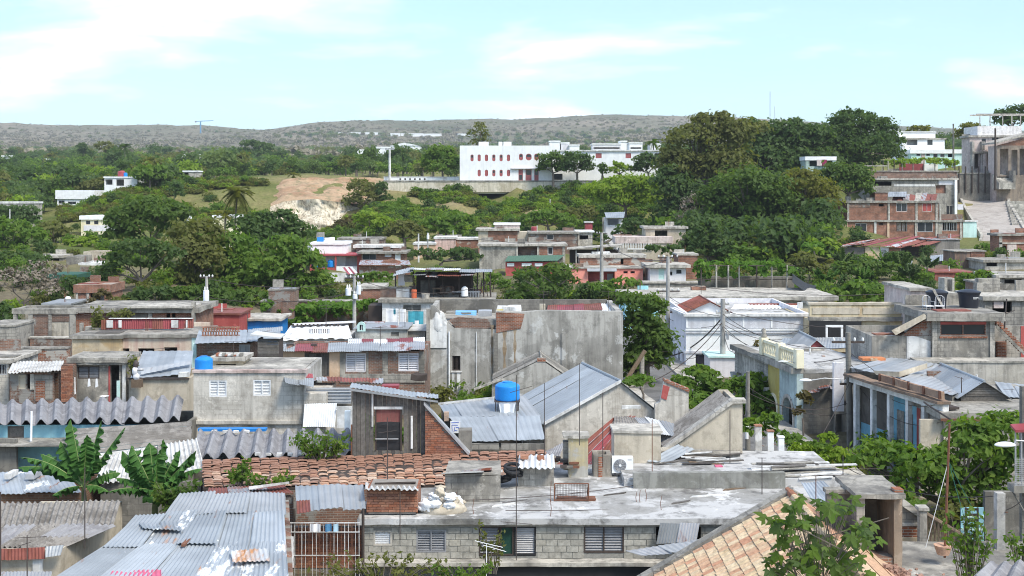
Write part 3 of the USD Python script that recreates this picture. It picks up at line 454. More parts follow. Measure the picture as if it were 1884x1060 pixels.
def pane_wall(t,name,x0,x1,z0,z1,y,bw,bh,mt,piece,parent=None,rng=None,holes=(),th=0.1,gap=0.012,cap=300,jit=0.008):
 """bricks or blocks laid one by one over the mortar bed; each is a piece of its own"""
 rng=rng or np.random.default_rng(3);rest=M();cnt=0;r=0;z=z0
 while z<z1-bh*.4:
  x=x0-(bw*.5 if r%2 else 0)-rng.uniform(0,bw*.2)
  while x<x1-.02:
   w=bw*rng.uniform(.92,1.06);a,b=max(x,x0)+gap/2,min(x+w,x1)-gap/2;za,zc=z+gap/2,min(z+bh,z1)-gap/2;x+=w
   if b-a<.05:continue
   cx,cz=(a+b)/2,(za+zc)/2
   if callable(holes):
    if holes(cx,cz):continue
   else:
    cut=False
    for(ha,hb,hc,hd)in holes:
     if zc>hc and za<hd and b>ha and a<hb:
      if a<ha-.05:b=ha
      elif b>hb+.05:a=hb
      else:cut=True
    if cut or b-a<.05:continue
   j=rng.uniform(-1,1,8)*jit;yy=y-th+rng.uniform(-.5,1)*jit
   g=[[a+j[0]*.4,yy,za+j[1]*.4],[b+j[2]*.4,yy,za+j[3]*.4],[a,y,za],[b,y,za],[a+j[4]*.4,yy,zc+j[5]*.4],[b+j[6]*.4,yy,zc+j[7]*.4],[a,y,zc],[b,y,zc]]
   if cnt<cap:t.add(piece,M().hexa(g),mt,parent);cnt+=1
   else:rest.hexa(g)
  z+=bh;r+=1
 if rest.n:t.add(piece+'_courses',rest,mt,parent,kind='stuff')
def tank(label,u0,u1,vt,vb,d,mt=BLUEP,taper=1.0,cat='water tank',lid=True,legs=0.0,group=None):
 c=P((u0+u1)/2,vb,d);r=(u1-u0)/2*d/FPX;h=(vb-vt)*d/FPX
 t=T('water_tank',label,cat,at=c,group=group);rt=r if taper>=1 else r*taper
 if taper==1.0:pr=[(0,0),(r*.96,0),(r,.04)]+[(r*(1+(.015 if i%2 else 0)),h*(.05+.72*i/6))for i in range(7)]+[(r*.98,h*.80),(r*.72,h*.92),(r*.4,h*.96)]
 else:pr=[(0,0),(r*taper,0),(r*taper*1.01,.04),(r*(taper*.5+.47),h*.55),(r*.93,h*.8),(r*.97,h*.81),(r*1.0,h*.84),(r,h*.88)]
 t.add('body',M().lathe(pr,n=28),mt,smooth=35)
 if taper==1.0:t.add('lid',M().lathe([(r*.42,h*.93),(r*.42,h),(r*.3,h*1.01),(0,h*1.01)],n=24),mt,smooth=35)
 else:t.add('lid',M().lathe([(r*1.04,h*.87),(r*1.04,h*.91),(r*.75,h*.97),(r*.3,h*1.02),(0,h*1.03)],n=28),mt,smooth=35)
 return t
def rod(name,label,cat,u,v0,v1,d,r=0.02,mt=IRON,u1=None,du=0.0,arms=(),group=None,dy=0.0):
 """thin upright: from row v1 (foot) up to v0 (tip); arms: (fraction up, half width left, right, tilt)"""
 a,b=P(u if u1 is None else u1,v1,d),P(u,v0,d);t=T(name,label,cat,at=a,group=group)
 h=b-a;mid=h*.5+np.array([du,0,0]);t.add('mast',M().tube([[0,0,-.15],mid,h],[r,r,r*.8],6),mt)
 for(f,l,q,ti)in arms:
  c=h*f;t.add('arm',M().tube([c+[-l,0,-ti],c+[q,dy,ti]],r*.6,5),mt)
 return t
def cable(label,a,b,sag=0.4,r=0.018,mt=None,cat='cable',n=14):
 a,b=np.asarray(a,float),np.asarray(b,float);k=np.linspace(0,1,n)[:,None];p=a*(1-k)+b*k;p[:,2]-=(4*k*(1-k))[:,0]*sag
 return solo('cable',label,cat,M().tube(p,r,5),mt or IRON)
 # NEAREST ROOFS (30 to 46 m)
rs=np.random.default_rng(11)
t=T('patched_zinc_house','low house at the bottom left under patched pale blue corrugated zinc with rust stains','house',300,1060,31.5)
corr(t,P(196,1000,34),P(524,1000,34),P(532,1100,30.2),P(45,1100,30.2),n=5,rows=1,mats=(ZINCW,ZINCB,ZINCW),amp=.018,wl=.125,seed=1,jit=.07)
corr(t,P(250,946,36.1),P(524,938,36.3),P(528,1004,33.8),P(190,1006,33.8),n=5,rows=1,mats=(ZINCW,ZINCB),amp=.018,wl=.125,seed=2,jit=.1)
corr(t,P(330,909,37.8),P(524,905,37.9),P(526,944,36.1),P(300,950,36),n=3,rows=1,mats=(ZINCW,ZINC),amp=.018,wl=.125,seed=3,jit=.07)
corr(t,P(255,962,35.4),P(330,958,35.5),P(335,978,34.7),P(262,975,34.9),n=1,mats=(ZINCW,),amp=.018,wl=.125,seed=9,jit=.1)
corr(t,P(205,1050,31.9),P(296,1048,31.9),P(298,1100,30.1),P(192,1100,30.1),n=1,mats=(PINK,),amp=.018,wl=.125,seed=4)
corr(t,P(424,1016,33.2)+[0,0,.05],P(492,1013,33.3)+[0,0,.05],P(497,1034,32.4)+[0,0,.05],P(428,1038,32.3)+[0,0,.05],n=2,mats=(metal('orange_rust_sheet',(.5,.5,.5),.8,rc=(.42,.2,.08),white=.9),),amp=.018,wl=.125,seed=5,name='rusty_patch',jit=.02)
for a,b in((P(60,1098,30.5),P(200,1008,34)),(P(530,1090,30.8),P(522,915,37.6))):
 m=M();g=min(G(a[0],a[1]),G(b[0],b[1]))-.5;n_=np.array([.16,0,0])
 m.hexa([np.r_[a[:2],g],np.r_[a[:2]+n_[:2],g],np.r_[b[:2],g],np.r_[b[:2]+n_[:2],g],a-[0,0,.08],a+n_-[0,0,.08],b-[0,0,.08],b+n_-[0,0,.08]]);t.add('wall',m,BRICKG,world=True)
a,b=P(330,912,37.9),P(524,910,37.9);g=G(a[0],a[1])-.5
t.add('wall',M().box((a[0],a[1],g),(b[0],b[1]+.16,a[2]-.07)),BRICKG,world=True)
for(u,v,d)in((60,1060,31.5),(90,1072,31.2)):pass
t.add('rust_plate',M().rbox(P(333,1006,33.6),P(346,1001,33.9)+[0,0.3,.08],.1,.01),RUSTI,world=True)
t=house('asbestos_roof_house','cream walled house at the left edge under a weathered grey brown corrugated roof','house',-60,112,1012,1120,35.6,D=5.6,wall=BEIGE,roof='none',wins=())
corr(t,P(-80,923,39.2),P(221,922,39.2),P(207,970,37.4),P(-95,972,37.4),n=5,rows=1,mats=(ASB,),amp=.042,wl=.177,seed=6,jit=.04,th=.02)
corr(t,P(-85,966,37.5),P(214,964,37.5),P(115,1006,35.9),P(-120,1013,35.5),n=6,rows=2,mats=(ASB,ASB,ASBP),amp=.042,wl=.177,seed=7,jit=.05,th=.02)
corr(t,P(-60,1011,35.45),P(82,1004,35.5),P(82,1026,35.4),P(-60,1031,35.4),n=2,mats=(RUST,),amp=.012,wl=.1,seed=8)
corr(t,P(84,1004,35.4),P(118,1001,35.4),P(112,1020,35.3),P(84,1024,35.3),n=1,mats=(ZINC,),amp=.012,wl=.1,seed=8)
t.add('pilaster',M().box((t.at(62,1030)[0],-.08,-1),(t.at(80,1030)[0],0.0,t.H-.1)),WHITED)
corr(t,P(-60,1054,34.6),P(96,1052,34.6),P(90,1075,33.8),P(-60,1078,33.8),n=2,mats=(ZINC,),amp=.012,wl=.1,seed=10)
t=house('low_zinc_house','low brown walled house at the left edge under a pale blue zinc roof','house',-60,148,908,960,43.8,D=3.0,wall=brick('brown_wall',(0.22,.12,.075),(.17,.095,.06),(.22,.17,.13)),roof='none')
corr(t,P(-60,870,46.6),P(122,868,46.6),P(150,906,43.6),P(-60,909,43.6),n=4,mats=(ZINCB,ZINCW),amp=.014,wl=.18,prof='box',seed=12)
for(a,b)in((8,30),(47,74)):t.add('roof_patch',M().rbox(P(a,882,45.2),P(b,868,45.8)+[0,.2,.05],.3,.02),WHITED if a<20 else GALV,world=True)
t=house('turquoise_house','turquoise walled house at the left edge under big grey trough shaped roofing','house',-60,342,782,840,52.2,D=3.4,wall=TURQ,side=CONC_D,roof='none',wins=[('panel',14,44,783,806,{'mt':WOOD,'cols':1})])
corr(t,P(-60,741,55.6),P(338,733,55.4),P(330,772,51.9),P(-60,781,51.8),n=11,mats=(ASBP,ASB,ASBP),amp=.145,wl=.67,prof='big',seed=13,name='trough_panel',jit=.06,th=.02)
t.add('wall',M().rbox(P(-60,808,51.0),P(30,900,51.0)+[0,.2,0],.4,.02),CONC_D,world=True)
t.add('ledge',M().rbox(P(-60,822,50.6),P(140,808,51.9)+[0,.6,0],.4,.03),CONC,world=True)
t.add('vent_pipe',M().tube([P(57,812,51.3),P(58,757,51.3)],.05,8),WPAINT,world=True)
t=T('board_roof','long grey brown sheet roof with level ribs between the turquoise house and the banana plants','roof',240,838,48.5)
corr(t,P(352,776,51.6),P(352,812,50.6),P(150,838,48.8),P(118,790,51.6),n=5,mats=(plaster('brown_grey_sheet',(.15,.135,.12),(.25,.23,.21),ns=.8,streak=0),),amp=.022,wl=.17,seed=14)
corr(t,P(352,812,50.4),P(352,838,49.6),P(160,858,47.9),P(150,838,48.7),n=3,mats=(ASBL,ASB),amp=.02,wl=.17,seed=15)
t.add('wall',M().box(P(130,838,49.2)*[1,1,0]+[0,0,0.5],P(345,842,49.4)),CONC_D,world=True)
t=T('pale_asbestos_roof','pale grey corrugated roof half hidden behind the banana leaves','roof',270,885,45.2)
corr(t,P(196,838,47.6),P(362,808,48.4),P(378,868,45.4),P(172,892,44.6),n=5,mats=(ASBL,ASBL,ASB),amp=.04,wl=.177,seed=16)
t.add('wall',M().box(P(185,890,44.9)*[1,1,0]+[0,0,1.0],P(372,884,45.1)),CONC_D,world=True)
def tile_roof(t,A,B,C,D,cols,rows,mt,cap=300,arch=0.05,th=0.018,jit=0.02,lap=0.12,seed=0,twist=0.0):
 """barrel tiles laid one by one in courses from the bottom (D, C) to the top (A, B)"""
 rng=np.random.default_rng(seed);A,B,C,D=(t.L(x)for x in(A,B,C,D));rest=M();cnt=0
 nn=np.cross(B-A,A-D);nn/=np.linalg.norm(nn);nn=nn if nn[2]>0 else-nn
 W=np.linalg.norm(B-A)
 for r in range(rows):
  for k in range(cols):
   s0,s1=(k+.02)/cols,(k+.98)/cols;q0,q1=r/rows,min((r+1+lap)/rows,1.01);j=rng.uniform(-1,1,4)*jit
   a=np.linspace(0,1,5);S=s0+(s1-s0)*a+j[0]/W;h=arch*np.sin(np.pi*a)**.8
   rows_=[]
   for q,lift in((q0,.022),(q1,.0)):
    p=(A*q+D*(1-q))*(1-S)[:,None]+(B*q+C*(1-q))*S[:,None]+nn*(h[:,None]+lift*1.3+j[1]*.55)+(A-D)/np.linalg.norm(A-D)*j[2]
    p=p+(B-A)/W*(j[3]*twist*(q-q0)*rows)
    rows_.append(p)
   g=np.stack(rows_,1);m=M();m.grid(g);lo=g-nn*th;m.grid(np.stack([g[:,0],lo[:,0]],1));m.grid(np.stack([g[0],lo[0]],0));m.grid(np.stack([g[-1],lo[-1]],0));m.grid(lo)
   if cnt<cap:t.add('tile',m,mt);cnt+=1
   else:rest.put(*m.done())
 if rest.n:t.add('tile_courses',rest,mt,kind='stuff')
t=T('tiled_house','long low house under an old uneven orange clay tile roof','house',690,893,43.0)
A,B,C,D=P(372,846,46.4),P(1002,829,46.8),P(1012,890,43.4),P(374,897,43.0)
m=M();m.hexa([D-[0,0,.12],C-[0,0,.12],A-[0,0,.12],B-[0,0,.12],D-[0,0,.03],C-[0,0,.03],A-[0,0,.03],B-[0,0,.03]]);t.add('roof_deck',m,WOODK,world=True)
tile_roof(t,A,B,C,D,36,16,TILE_O,arch=.022,jit=.05,lap=.12,seed=4,twist=.12)
gz=G(*A[:2])-.4
for a,b in((D,C),(A,B)):t.add('wall',M().hexa([np.r_[a[:2],gz],np.r_[b[:2],gz],np.r_[a[:2]+[0,.2],gz],np.r_[b[:2]+[0,.2],gz],a-[0,0,.13],b-[0,0,.13],a+[0,.2,-.13],b+[0,.2,-.13]]),BRICKG,world=True)
for a,b in((D,A),(C,B)):t.add('wall',M().hexa([np.r_[a[:2]+[0,.21],gz],np.r_[a[:2]+[.2,.21],gz],np.r_[b[:2],gz],np.r_[b[:2]+[.2,0],gz],a+[0,.21,-.13],a+[.2,.21,-.13],b-[0,0,.13],b+[.2,0,-.13]]),BRICKG,world=True)
def weed(name,label,cat,u,v,d,w,h,lm,n=60,size=.12,group=None,stem=True):
 """small plant: stems with leaves along them. w, h in photo pixels"""
 _seed[0]+=1;rng=np.random.default_rng(_seed[0]);s=FPX/d;t=T(name,label,cat,u,v,d,group=group);W,H=w/s,h/s;m,st=M(),M()
 for i in range(max(4,n//12)):
  tip=np.array([rng.uniform(-.5,.5)*W,rng.uniform(-.3,.3)*W*.5,H*rng.uniform(.5,1)]);b=np.array([tip[0]*.3,tip[1]*.3,-.1]);mid=(tip+b)/2+[0,0,.12*H]
  if stem:st.tube([b,mid,tip],[.018,.012,.006],4)
  k=rng.uniform(.25,1.05,16)[:,None];c=np.where(k<.5,b+(mid-b)*k*2,mid+(tip-mid)*(k*2-1))+rng.normal(size=(16,3))*size*.7
  m.put(*leaves(c,rng.normal(size=(16,3))+[0,-.3,.7],size,rng,.5))
 t.add('foliage',m,lm)
 if stem:t.add('stems',st,BARK)
 return t
weed('roof_weed','tall green weed growing from the left end of the old tile roof','weed',438,893,42.9,40,46,L_MID,120)
weed('roof_weed','low green weeds along the bottom edge of the old tile roof','weed',500,897,42.8,130,24,L_MID,150)
t=T('rusty_lean_to','narrow rusty brown lean to roof behind the patched zinc roof','roof',470,905,40.5)
corr(t,P(384,897,42.2),P(520,893,42.3),P(540,907,40.2),P(380,911,40.0),n=4,mats=(ZINCR,RUST,ZINCR),amp=.016,wl=.12,seed=21,jit=.06)
t.add('board',M().hexa([P(458,901,40.6),P(532,890,40.9),P(458,901,41.2),P(532,890,41.5),P(458,895,40.6),P(532,886,40.9),P(458,895,41.2),P(532,886,41.5)]),WHITED,world=True)
t.add('wall',M().box(P(384,912,40.3)*[1,1,0]+[0,0,.5],P(540,911,40.5)),BRICKG,world=True)
t=T('caged_terrace','brick terrace closed in by white iron bars under a small zinc lean to roof','terrace',596,1045,37.4)
corr(t,P(543,894,40.6),P(668,891,40.7),P(673,934,38.0),P(546,942,37.8),n=3,mats=(ZINC,ZINCB),amp=.014,wl=.2,prof='box',seed=22)
corr(t,P(545,921,38.6),P(570,920,38.6),P(572,942,37.5),P(546,946,37.5),n=1,mats=(RUST,),amp=.014,wl=.1,seed=23)
x0,x1=t.at(527,1045)[0],t.at(662,1045)[0];zt,zbm=t.at(527,962)[1],-.6
for z in(zt,t.at(527,979)[1],t.at(527,1022)[1]):t.add('rail',M().box((x0,-.012,z-.012),(x1,.012,z+.012)),WHITED)
for i in range(21):
 x=x0+.03+(x1-x0-.06)*i/20;t.add('bar',M().tube([[x+rs.uniform(-.01,.01),.03,zbm],[x,.03,zt]],.011,5),WHITED if i%3 else RUSTI)
yb=1.5;xa,xb=t.at(522,1000,yb)[0],t.at(668,1000,yb)[0]
t.add('back_wall',M().box((xa,yb+.1,-3),(xb,yb+.3,t.at(600,972,yb)[1])),plain('mortar_bed',(.26,.23,.2),.95))
pane_wall(t,'bricks',xa,xb,-.5,t.at(600,972,yb)[1],yb+.1,.27,.088,BRK1,'brick',th=.03,cap=290,rng=np.random.default_rng(8))
t.add('floor',M().box((x0-.1,.05,zbm-.15),(x1+.1,yb+.1,zbm)),CONC_D)
t.add('beam',M().rbox((x0-.2,-.12,zbm-.35),(x1+.1,.12,zbm-.16),.4,.02),CONC_D)
t.add('wall',M().box((x0-.2,-.1,zbm-3),(x1+.1,.1,zbm-.36)),BRICK)
for u in(541,668):t.add('post',M().tube([P(u,1040,37.7),P(u,936,37.7)],.05,6),WOODK,world=True)
for(u,w,mt,lab)in((580,20,CLOTHW,'white'),(604,12,plain('blue_cloth',(.08,.22,.38),.9),'blue'),(618,9,plain('pale_blue_cloth',(.35,.5,.6),.9),'pale blue')):
 p=P(u,978,37.2);s=37.2/FPX;X=np.linspace(-w/2*s,w/2*s,9);Z=np.linspace(0,14*s,5);a_,b_=np.meshgrid(X,Z,indexing='ij')
 solo('laundry',f'{lab} cloth hanging on the bars of the caged brick terrace','laundry',M().sheet(np.stack([p[0]+a_,p[1]+.03*np.sin(a_*30)-.02,p[2]+b_],-1),.006),mt)
p=P(532,1045,37.0);s=37/FPX
solo('laundry','long white cloth hanging on the left end of the barred terrace','laundry',M().rbox(p+[0,0,0],p+[8*s,.03,58*s],.12,.02,3),CLOTHW)
t=T('block_building','long grey concrete block building with flat roof and louvred windows in the foreground','house',668,1026,38.6)
W=t.at(1420,1026)[0];zr=t.at(700,953)[1];zb=-3.6;D=6.0
ops=[]
for(k,a,b,c,e)in(('w1',687,721,976,1004),('w2',766,821,975,1016),('w3',881,986,968,1023),('w4',1074,1148,967,1017),('w5',1207,1290,962,999)):
 (xa,z0),(xb,z1)=t.at(a,e),t.at(b,c);ops.append((xa,xb,z0,z1))
poly=sg.box(0,zb,W,zr-.16)
for o in ops:poly=poly.difference(sg.box(o[0],o[2],o[1],o[3]))
wl_=t.add('wall',M().prism(poly,0.0,.18),plain('block_mortar',(.25,.24,.215),.95,ns=8))
pane_wall(t,'blocks',0.02,W,-.02,zr-.28,0.0,.40,.20,BLK1,'block',parent=wl_,holes=ops,th=.022,gap=.022,cap=290,jit=.012,rng=np.random.default_rng(12))
t.add('lintel_band',M().rbox((-.05,-.03,zr-.27),(W,.0,zr-.17),.35,.012),CONC_L)
t.add('wall',M().box((0,.182,zb),(.18,D,zr-.16)),BLOCKF);t.add('wall',M().box((W-.18,.182,zb),(W,D,zr-.16)),BLOCKF);t.add('wall',M().box((.18,D-.18,zb),(W-.18,D,zr-.16)),BLOCKF)
RZ=zr+t.o[2]
def onroof(u,v,z=None):d=(CZ-(RZ if z is None else z))*FPX/(v-VH);return P(u,v,d)
xr=(onroof(1560,905)[0]-t.o[0])
ec=sg.Polygon([(-.15,-.22),(W-.1,-.22),(W+1.6,1.4),(W+3.0,3.2),(xr+.8,4.6),(xr+.4,7.4),(6.4,7.4),(2.8,6.4),(2.8,3.9),(-.15,3.6)])
e=trimesh.creation.extrude_polygon(ec,.19,engine='earcut');e=e.subdivide_to_size(.5);v=np.array(e.vertices);q=v/.5
v=v+(np.stack([meshkit.fbm(q*.8+9*k,2,k)for k in range(3)],-1)-.5)*[.1,.1,.05];v[:,2]+=zr-.16
t.add('roof',(v,np.array(e.faces)),SLAB)
window(t,*ops[0],'louver',.0,WPAINT,fr=CONC_L,cols=1,n=6);window(t,*ops[1],'louver',0,GPAINT,cols=2,n=8)
o=ops[2];xm1,xm2=t.at(919,1000)[0],t.at(945,1000)[0]
window(t,o[0],xm1,o[2]+.02,o[3],'louver',0,GPAINT,fr=WOODK,cols=1,n=9);window(t,xm1+.02,xm2,o[2]+.02,o[3],'panel',0,plain('bottle_green_paint',(.012,.05,.035),.5),fr=WOODK,cols=1,door=True);window(t,xm2+.02,o[1],o[2]+.02,o[3],'louver',0,plain('pale_slat',(.5,.48,.47),.6),fr=BLACK,cols=1,n=12)
window(t,*ops[3],'louver',0,plain('mid_grey_slat',(.3,.295,.3),.6),fr=WOODK,cols=2,n=9)
corr(t,P(1215,960,38.3),P(1287,963,38.3),P(1281,996,38.2),P(1208,999,38.2),n=2,mats=(ZINCR,ZINC),amp=.012,wl=.09,seed=31,name='zinc_shutter')
t.add('ledge',M().rbox((-.1,-.5,-.14),(t.at(1240,1026)[0],-.03,-.02),.4,.02),CONC_L)
t.add('black_band',M().rbox((t.at(886,1026)[0],-.34,-.56),(t.at(1255,1026)[0],-.03,-.15),.5,.012),BLACK)
t.add('lower_wall',M().rbox((-.2,-.55,zb),(W,-.36,-.58),.5,.02),GREYW)
t.add('lower_brick',M().box((t.at(940,1050)[0],-.62,-1.6),(t.at(1000,1050)[0],-.555,-.62)),BRICK)
corr(t,P(1150,1013,37.8),P(1330,985,37.2),P(1345,1008,36.4),P(1180,1022,37.4),n=3,mats=(GALV,ZINC),amp=.01,wl=.2,seed=33,name='lean_sheet')
BB=t
h=T('dark_scrap_heap','dark rusty scrap heap between the white corrugated lid and the yellow chimney','scrap',1030,870,43.6);r7=np.random.default_rng(17)
for i in range(22):
 c=np.array([r7.uniform(-.7,.7),r7.uniform(0,.7),0]);c[2]=max(.02,.5-abs(c[0])*.6)*r7.uniform(.1,1);q=r7.uniform(.08,.3,3)*[1.5,1,.5];h.add('scrap_piece',M().rbox(c,c+q,.15,.03,i),[RUSTI,BLACK,BRK1,IRON,CONC_D][i%5])
h=T('black_bundle','dark bundle of old sheeting and tyres between the two concrete roof boxes','bundle',938,892,42.3)
for i in range(6):a_=np.linspace(0,2*np.pi,17);c=[r7.uniform(-.25,.25),r7.uniform(0,.4),.1+.1*i];h.add('tyre',M().tube(np.stack([c[0]+.24*np.cos(a_),c[1]+.24*np.sin(a_),c[2]+.05*np.cos(a_+i)],-1),.07,7,False),BLACK)
for i,(u,v,w)in enumerate(((1110,915,26),(1270,918,40),(1330,905,30),(1235,930,22),(905,935,24))):
 p=onroof(u,v);solo('loose_plank','loose grey plank on the flat roof '+['before the wire bed frame','below the mossy upstand','near the pile of boards','near the roof edge over the right window','by the middle door edge'][i],'plank',M().hexa([p+[x_*w/35+y_*.1,y_*.18+x_*.35,.02+z_*.04]for z_ in(0,1)for y_ in(0,1)for x_ in(0,1)]),[WOOD,WHITED,WOODB][i%3])
def roofbox(name,label,cat,u0,u1,vt,vb,mt,D=1.4,dz=0,wall_h=None,z=None):
 d=(CZ-(RZ if z is None else z))*FPX/(vb-VH);b=house(name,label,cat,u0,u1,vt,vb,d,D=D,wall=mt,roof='slab',rh=.07,ov=.0,base=-.05,rm=mt,rough=.051);return b
b=T('brick_shaft','brick roof box with white corrugated top at the left end of the block building roof','roof box',674,944,38.75)
w_,h_=b.at(768,944)[0],b.at(700,902)[1]
b.add('core',M().box((.06,.06,-.05),(w_-.06,1.5,h_)),plain('mortar_bed',(.26,.23,.2),.95))
pane_wall(b,'b',0,w_,.02,h_,.06,.26,.085,BRK1,'brick',th=.05,cap=240,rng=np.random.default_rng(5));b.add('core',M().box((w_-.059,.06,0),(w_,1.5,h_)),BRICK);b.add('core',M().box((0,.06,0),(.059,1.5,h_)),BRICK)
corr(b,P(672,889,40.3),P(768,888,40.3),P(770,899,38.5),P(671,901,38.5),n=3,mats=(ASBL,),amp=.03,wl=.177,seed=34)
b.add('plank',M().hexa([P(690,892,39.5),P(765,889,39.5),P(690,892,39.8),P(765,889,39.8),P(690,888,39.5),P(765,886,39.5),P(690,888,39.8),P(765,886,39.8)]),WOODK,world=True)
b=roofbox('concrete_roof_box','large raw concrete box on the block building roof with loose sheets on top','roof box',819,920,872,925,CONC,D=2.0)
for i,(a0,a1,c0,c1,mt)in enumerate(((812,890,866,872,ASBL),(850,905,860,868,ZINCR),(880,925,864,872,WHITED),(815,860,871,876,RUSTI))):
 dd=40.2+i*.45;b.add('loose_sheet',M().hexa([P(a0,c1,dd),P(a1,c1-3,dd),P(a0,c1,dd+.8),P(a1,c1-3,dd+.8),P(a0,c1-2,dd),P(a1,c0,dd),P(a0,c1-2,dd+.8),P(a1,c0,dd+.8)]),mt,world=True)
b=roofbox('stair_box','grey concrete roof box with a white corrugated sheet lid','roof box',953,1019,858,896,CONC_L,D=1.3)
corr(b,P(955,838,44.3),P(1019,836,44.3),P(1021,860,42.2),P(953,862,42.2),n=2,mats=(WHITEM,),amp=.035,wl=.2,seed=35)
for(u,v,w)in((965,842,15),(995,844,13)):solo('rubble',f'orange brick lump lying on the white corrugated lid, {"left" if u < 980 else "right"} one','brick',M().rbox(P(u-w/2,v+3,43.4),P(u+w/2,v-3,43.4)+[0,.3,0],.1,.02,u),BRK1)
h=T('sack_heap','heap of torn white sacks and sand beside the brick roof box','sacks',812,944,38.9)
for i in range(34):
 c=np.array([rs.uniform(-.65,.65),rs.uniform(.0,.9),0]);c[2]=max(0.05,.72-abs(c[0])*.95)*rs.uniform(.35,1);sx=rs.uniform(.1,.2)
 e=trimesh.creation.icosphere(2,1.0);v=np.array(e.vertices)*[sx,sx*.8,sx*rs.uniform(.4,1)]*(1+1.5*(meshkit.fbm(np.array(e.vertices)*2.6+i*5,3,i)[:,None]-.5));h.add('sack',(v+c+[0,0,.06],np.array(e.faces)),CLOTHW if i%4 else BEIGE,smooth=True)
e=trimesh.creation.icosphere(3,1.0);v=np.array(e.vertices)*[.8,.6,.36]*(1+.4*(meshkit.fbm(np.array(e.vertices)*1.7,3,2)[:,None]-.5));h.add('sand',(v+[0,.5,0],np.array(e.faces)),BEIGE,smooth=True)
b=T('wire_frame','rusty wire bed frame propped upright on the flat roof','bed frame',1020,922,40.55)
X1,Z1=b.at(1083,922)[0],b.at(1020,890)[1]
for p,q in(((0,0,0),(0,0,Z1)),((X1,0,0),(X1,0,Z1)),((0,0,Z1),(X1,0,Z1)),((0,0,.03),(X1,0,.03))):b.add('rail',M().tube([p,q],.022,6),RUSTI)
m=M()
for i in range(1,22):m.tube([[X1*i/22,.01,0],[X1*i/22,.01,Z1]],.006,3,False)
for i in range(1,10):m.tube([[0,.015,Z1*i/10],[X1,.015,Z1*i/10]],.006,3,False)
b.add('wire_mesh',m,IRON)
for x in(.02,X1-.02):b.add('leg',M().tube([[x,0,Z1*.8],[x,.5,0]],.018,5),RUSTI)
solo('roof_rubble','brown earth and brick bits at the foot of the wire bed frame','rubble',M().rbox(P(1025,924,40.6),P(1096,917,40.6)+[0,.35,0],.12,.05,2),RUSTI)
c=house('plinth_box','brown grey plastered box beside the air conditioner','roof box',1092,1126,838,875,44.0,D=.9,wall=plaster('brown_grey_render',(.22,.19,.155),(.3,.265,.22)),roof='parapet',base=-.1)
c.add('brick_edge',M().box((.18,-.03,-.05),(.32,-.003,c.H-.06)),BRICK)
a=T('air_conditioner','white outdoor air conditioner unit with round fan grille on the flat roof','air conditioner',1126,873,43.95)
aw,ah=a.at(1165,873)[0],a.at(1126,842)[1]
e=trimesh.creation.box((aw,.3,ah));a.add('casing',M().rbox((0,0,.05),(aw,.32,ah),.5,.002),WPAINT)
cx,cz,r=aw*.38,ah*.55,ah*.36
m=M();th=np.linspace(0,2*np.pi,29)
for rr in np.linspace(.18,1,6):m.tube(np.stack([cx+r*rr*np.cos(th),-.03+0*th,cz+r*rr*np.sin(th)],-1),.009,4,False)
for k in range(10):m.tube([[cx,-.035,cz],[cx+r*np.cos(k*np.pi/5),-.035,cz+r*np.sin(k*np.pi/5)]],.007,4,False)
a.add('fan_grille',m,GALV)
m=M();m.put(*(lambda q:(np.array(q.vertices)@np.array([[1,0,0],[0,0,1],[0,1,0]])+[cx,-.012,cz],np.array(q.faces)))(trimesh.creation.cylinder(r,.02,sections=28)));a.add('fan_opening',m,plain('fan_shadow',(.12,.12,.13),.7))
m=M();m.put(*(lambda q:(np.array(q.vertices)@np.array([[1,0,0],[0,0,1],[0,1,0]])+[cx,-.05,cz],np.array(q.faces)))(trimesh.creation.cylinder(r*.2,.03,sections=16)));a.add('fan_hub',m,WPAINT)
for k in(.1,.8):a.add('foot',M().box((aw*k,.02,0),(aw*(k+.1),.3,.05)),BLACK)
a.add('badge',M().box((aw*.74,-.006,ah*.84),(aw*.93,-.001,ah*.89)),GALV)
b=T('roof_parapet','low mossy concrete upstand wall across the right half of the flat roof','parapet',1166,896,42.3)
b.add('upstand',M().rbox((0,0,-.05),(b.at(1445,896)[0],.25,b.at(1166,870)[1]),.4,.03,4),plaster('mossy_concrete',(.17,.165,.14),(.27,.265,.24),ns=.7))
b.add('upper_slab',M().rbox((b.at(1150,880)[0],.26,-.06),(b.at(1560,880)[0],4.8,b.at(1166,884)[1]),.5,.03,5),SLAB)
UZ=b.at(1166,884)[1]+b.o[2]
h=T('plank_heap','heap of old planks, sheets and boards piled on the flat roof','planks',1290,872,44.6)
for i in range(46):
 a0=rs.uniform(-2.0,1.6);L=rs.uniform(.9,2.0);zz=max(.03,(1-abs(a0+L/2)/2.2)*.62*rs.uniform(.05,1));yy=rs.uniform(0,1.1);tl=rs.uniform(-.1,.2)
 h.add('plank',M().hexa([[a0,yy,zz],[a0+L,yy+tl,zz+tl*.8],[a0,yy+.15,zz],[a0+L,yy+.15+tl,zz+tl*.8],[a0,yy,zz+.03],[a0+L,yy+tl,zz+.03+tl*.8],[a0,yy+.15,zz+.03],[a0+L,yy+.15+tl,zz+.03+tl*.8]]),[WOOD,WHITED,WOOD,WOODB,ASBL][i%5])
h.add('mound',M().rbox((-1.9,.2,-.1),(1.7,1.1,.25),.3,.1,7),RUBBLE)
solo('plastic_scrap','pink plastic scrap lying on the plank heap','scrap',M().rbox(P(1316,872,44.3),P(1330,858,44.3)+[0,.25,0],.1,.05,5),PINK)
h=T('board_pile','long pale boards stacked on the right end of the flat roof','planks',1450,884,42.5)
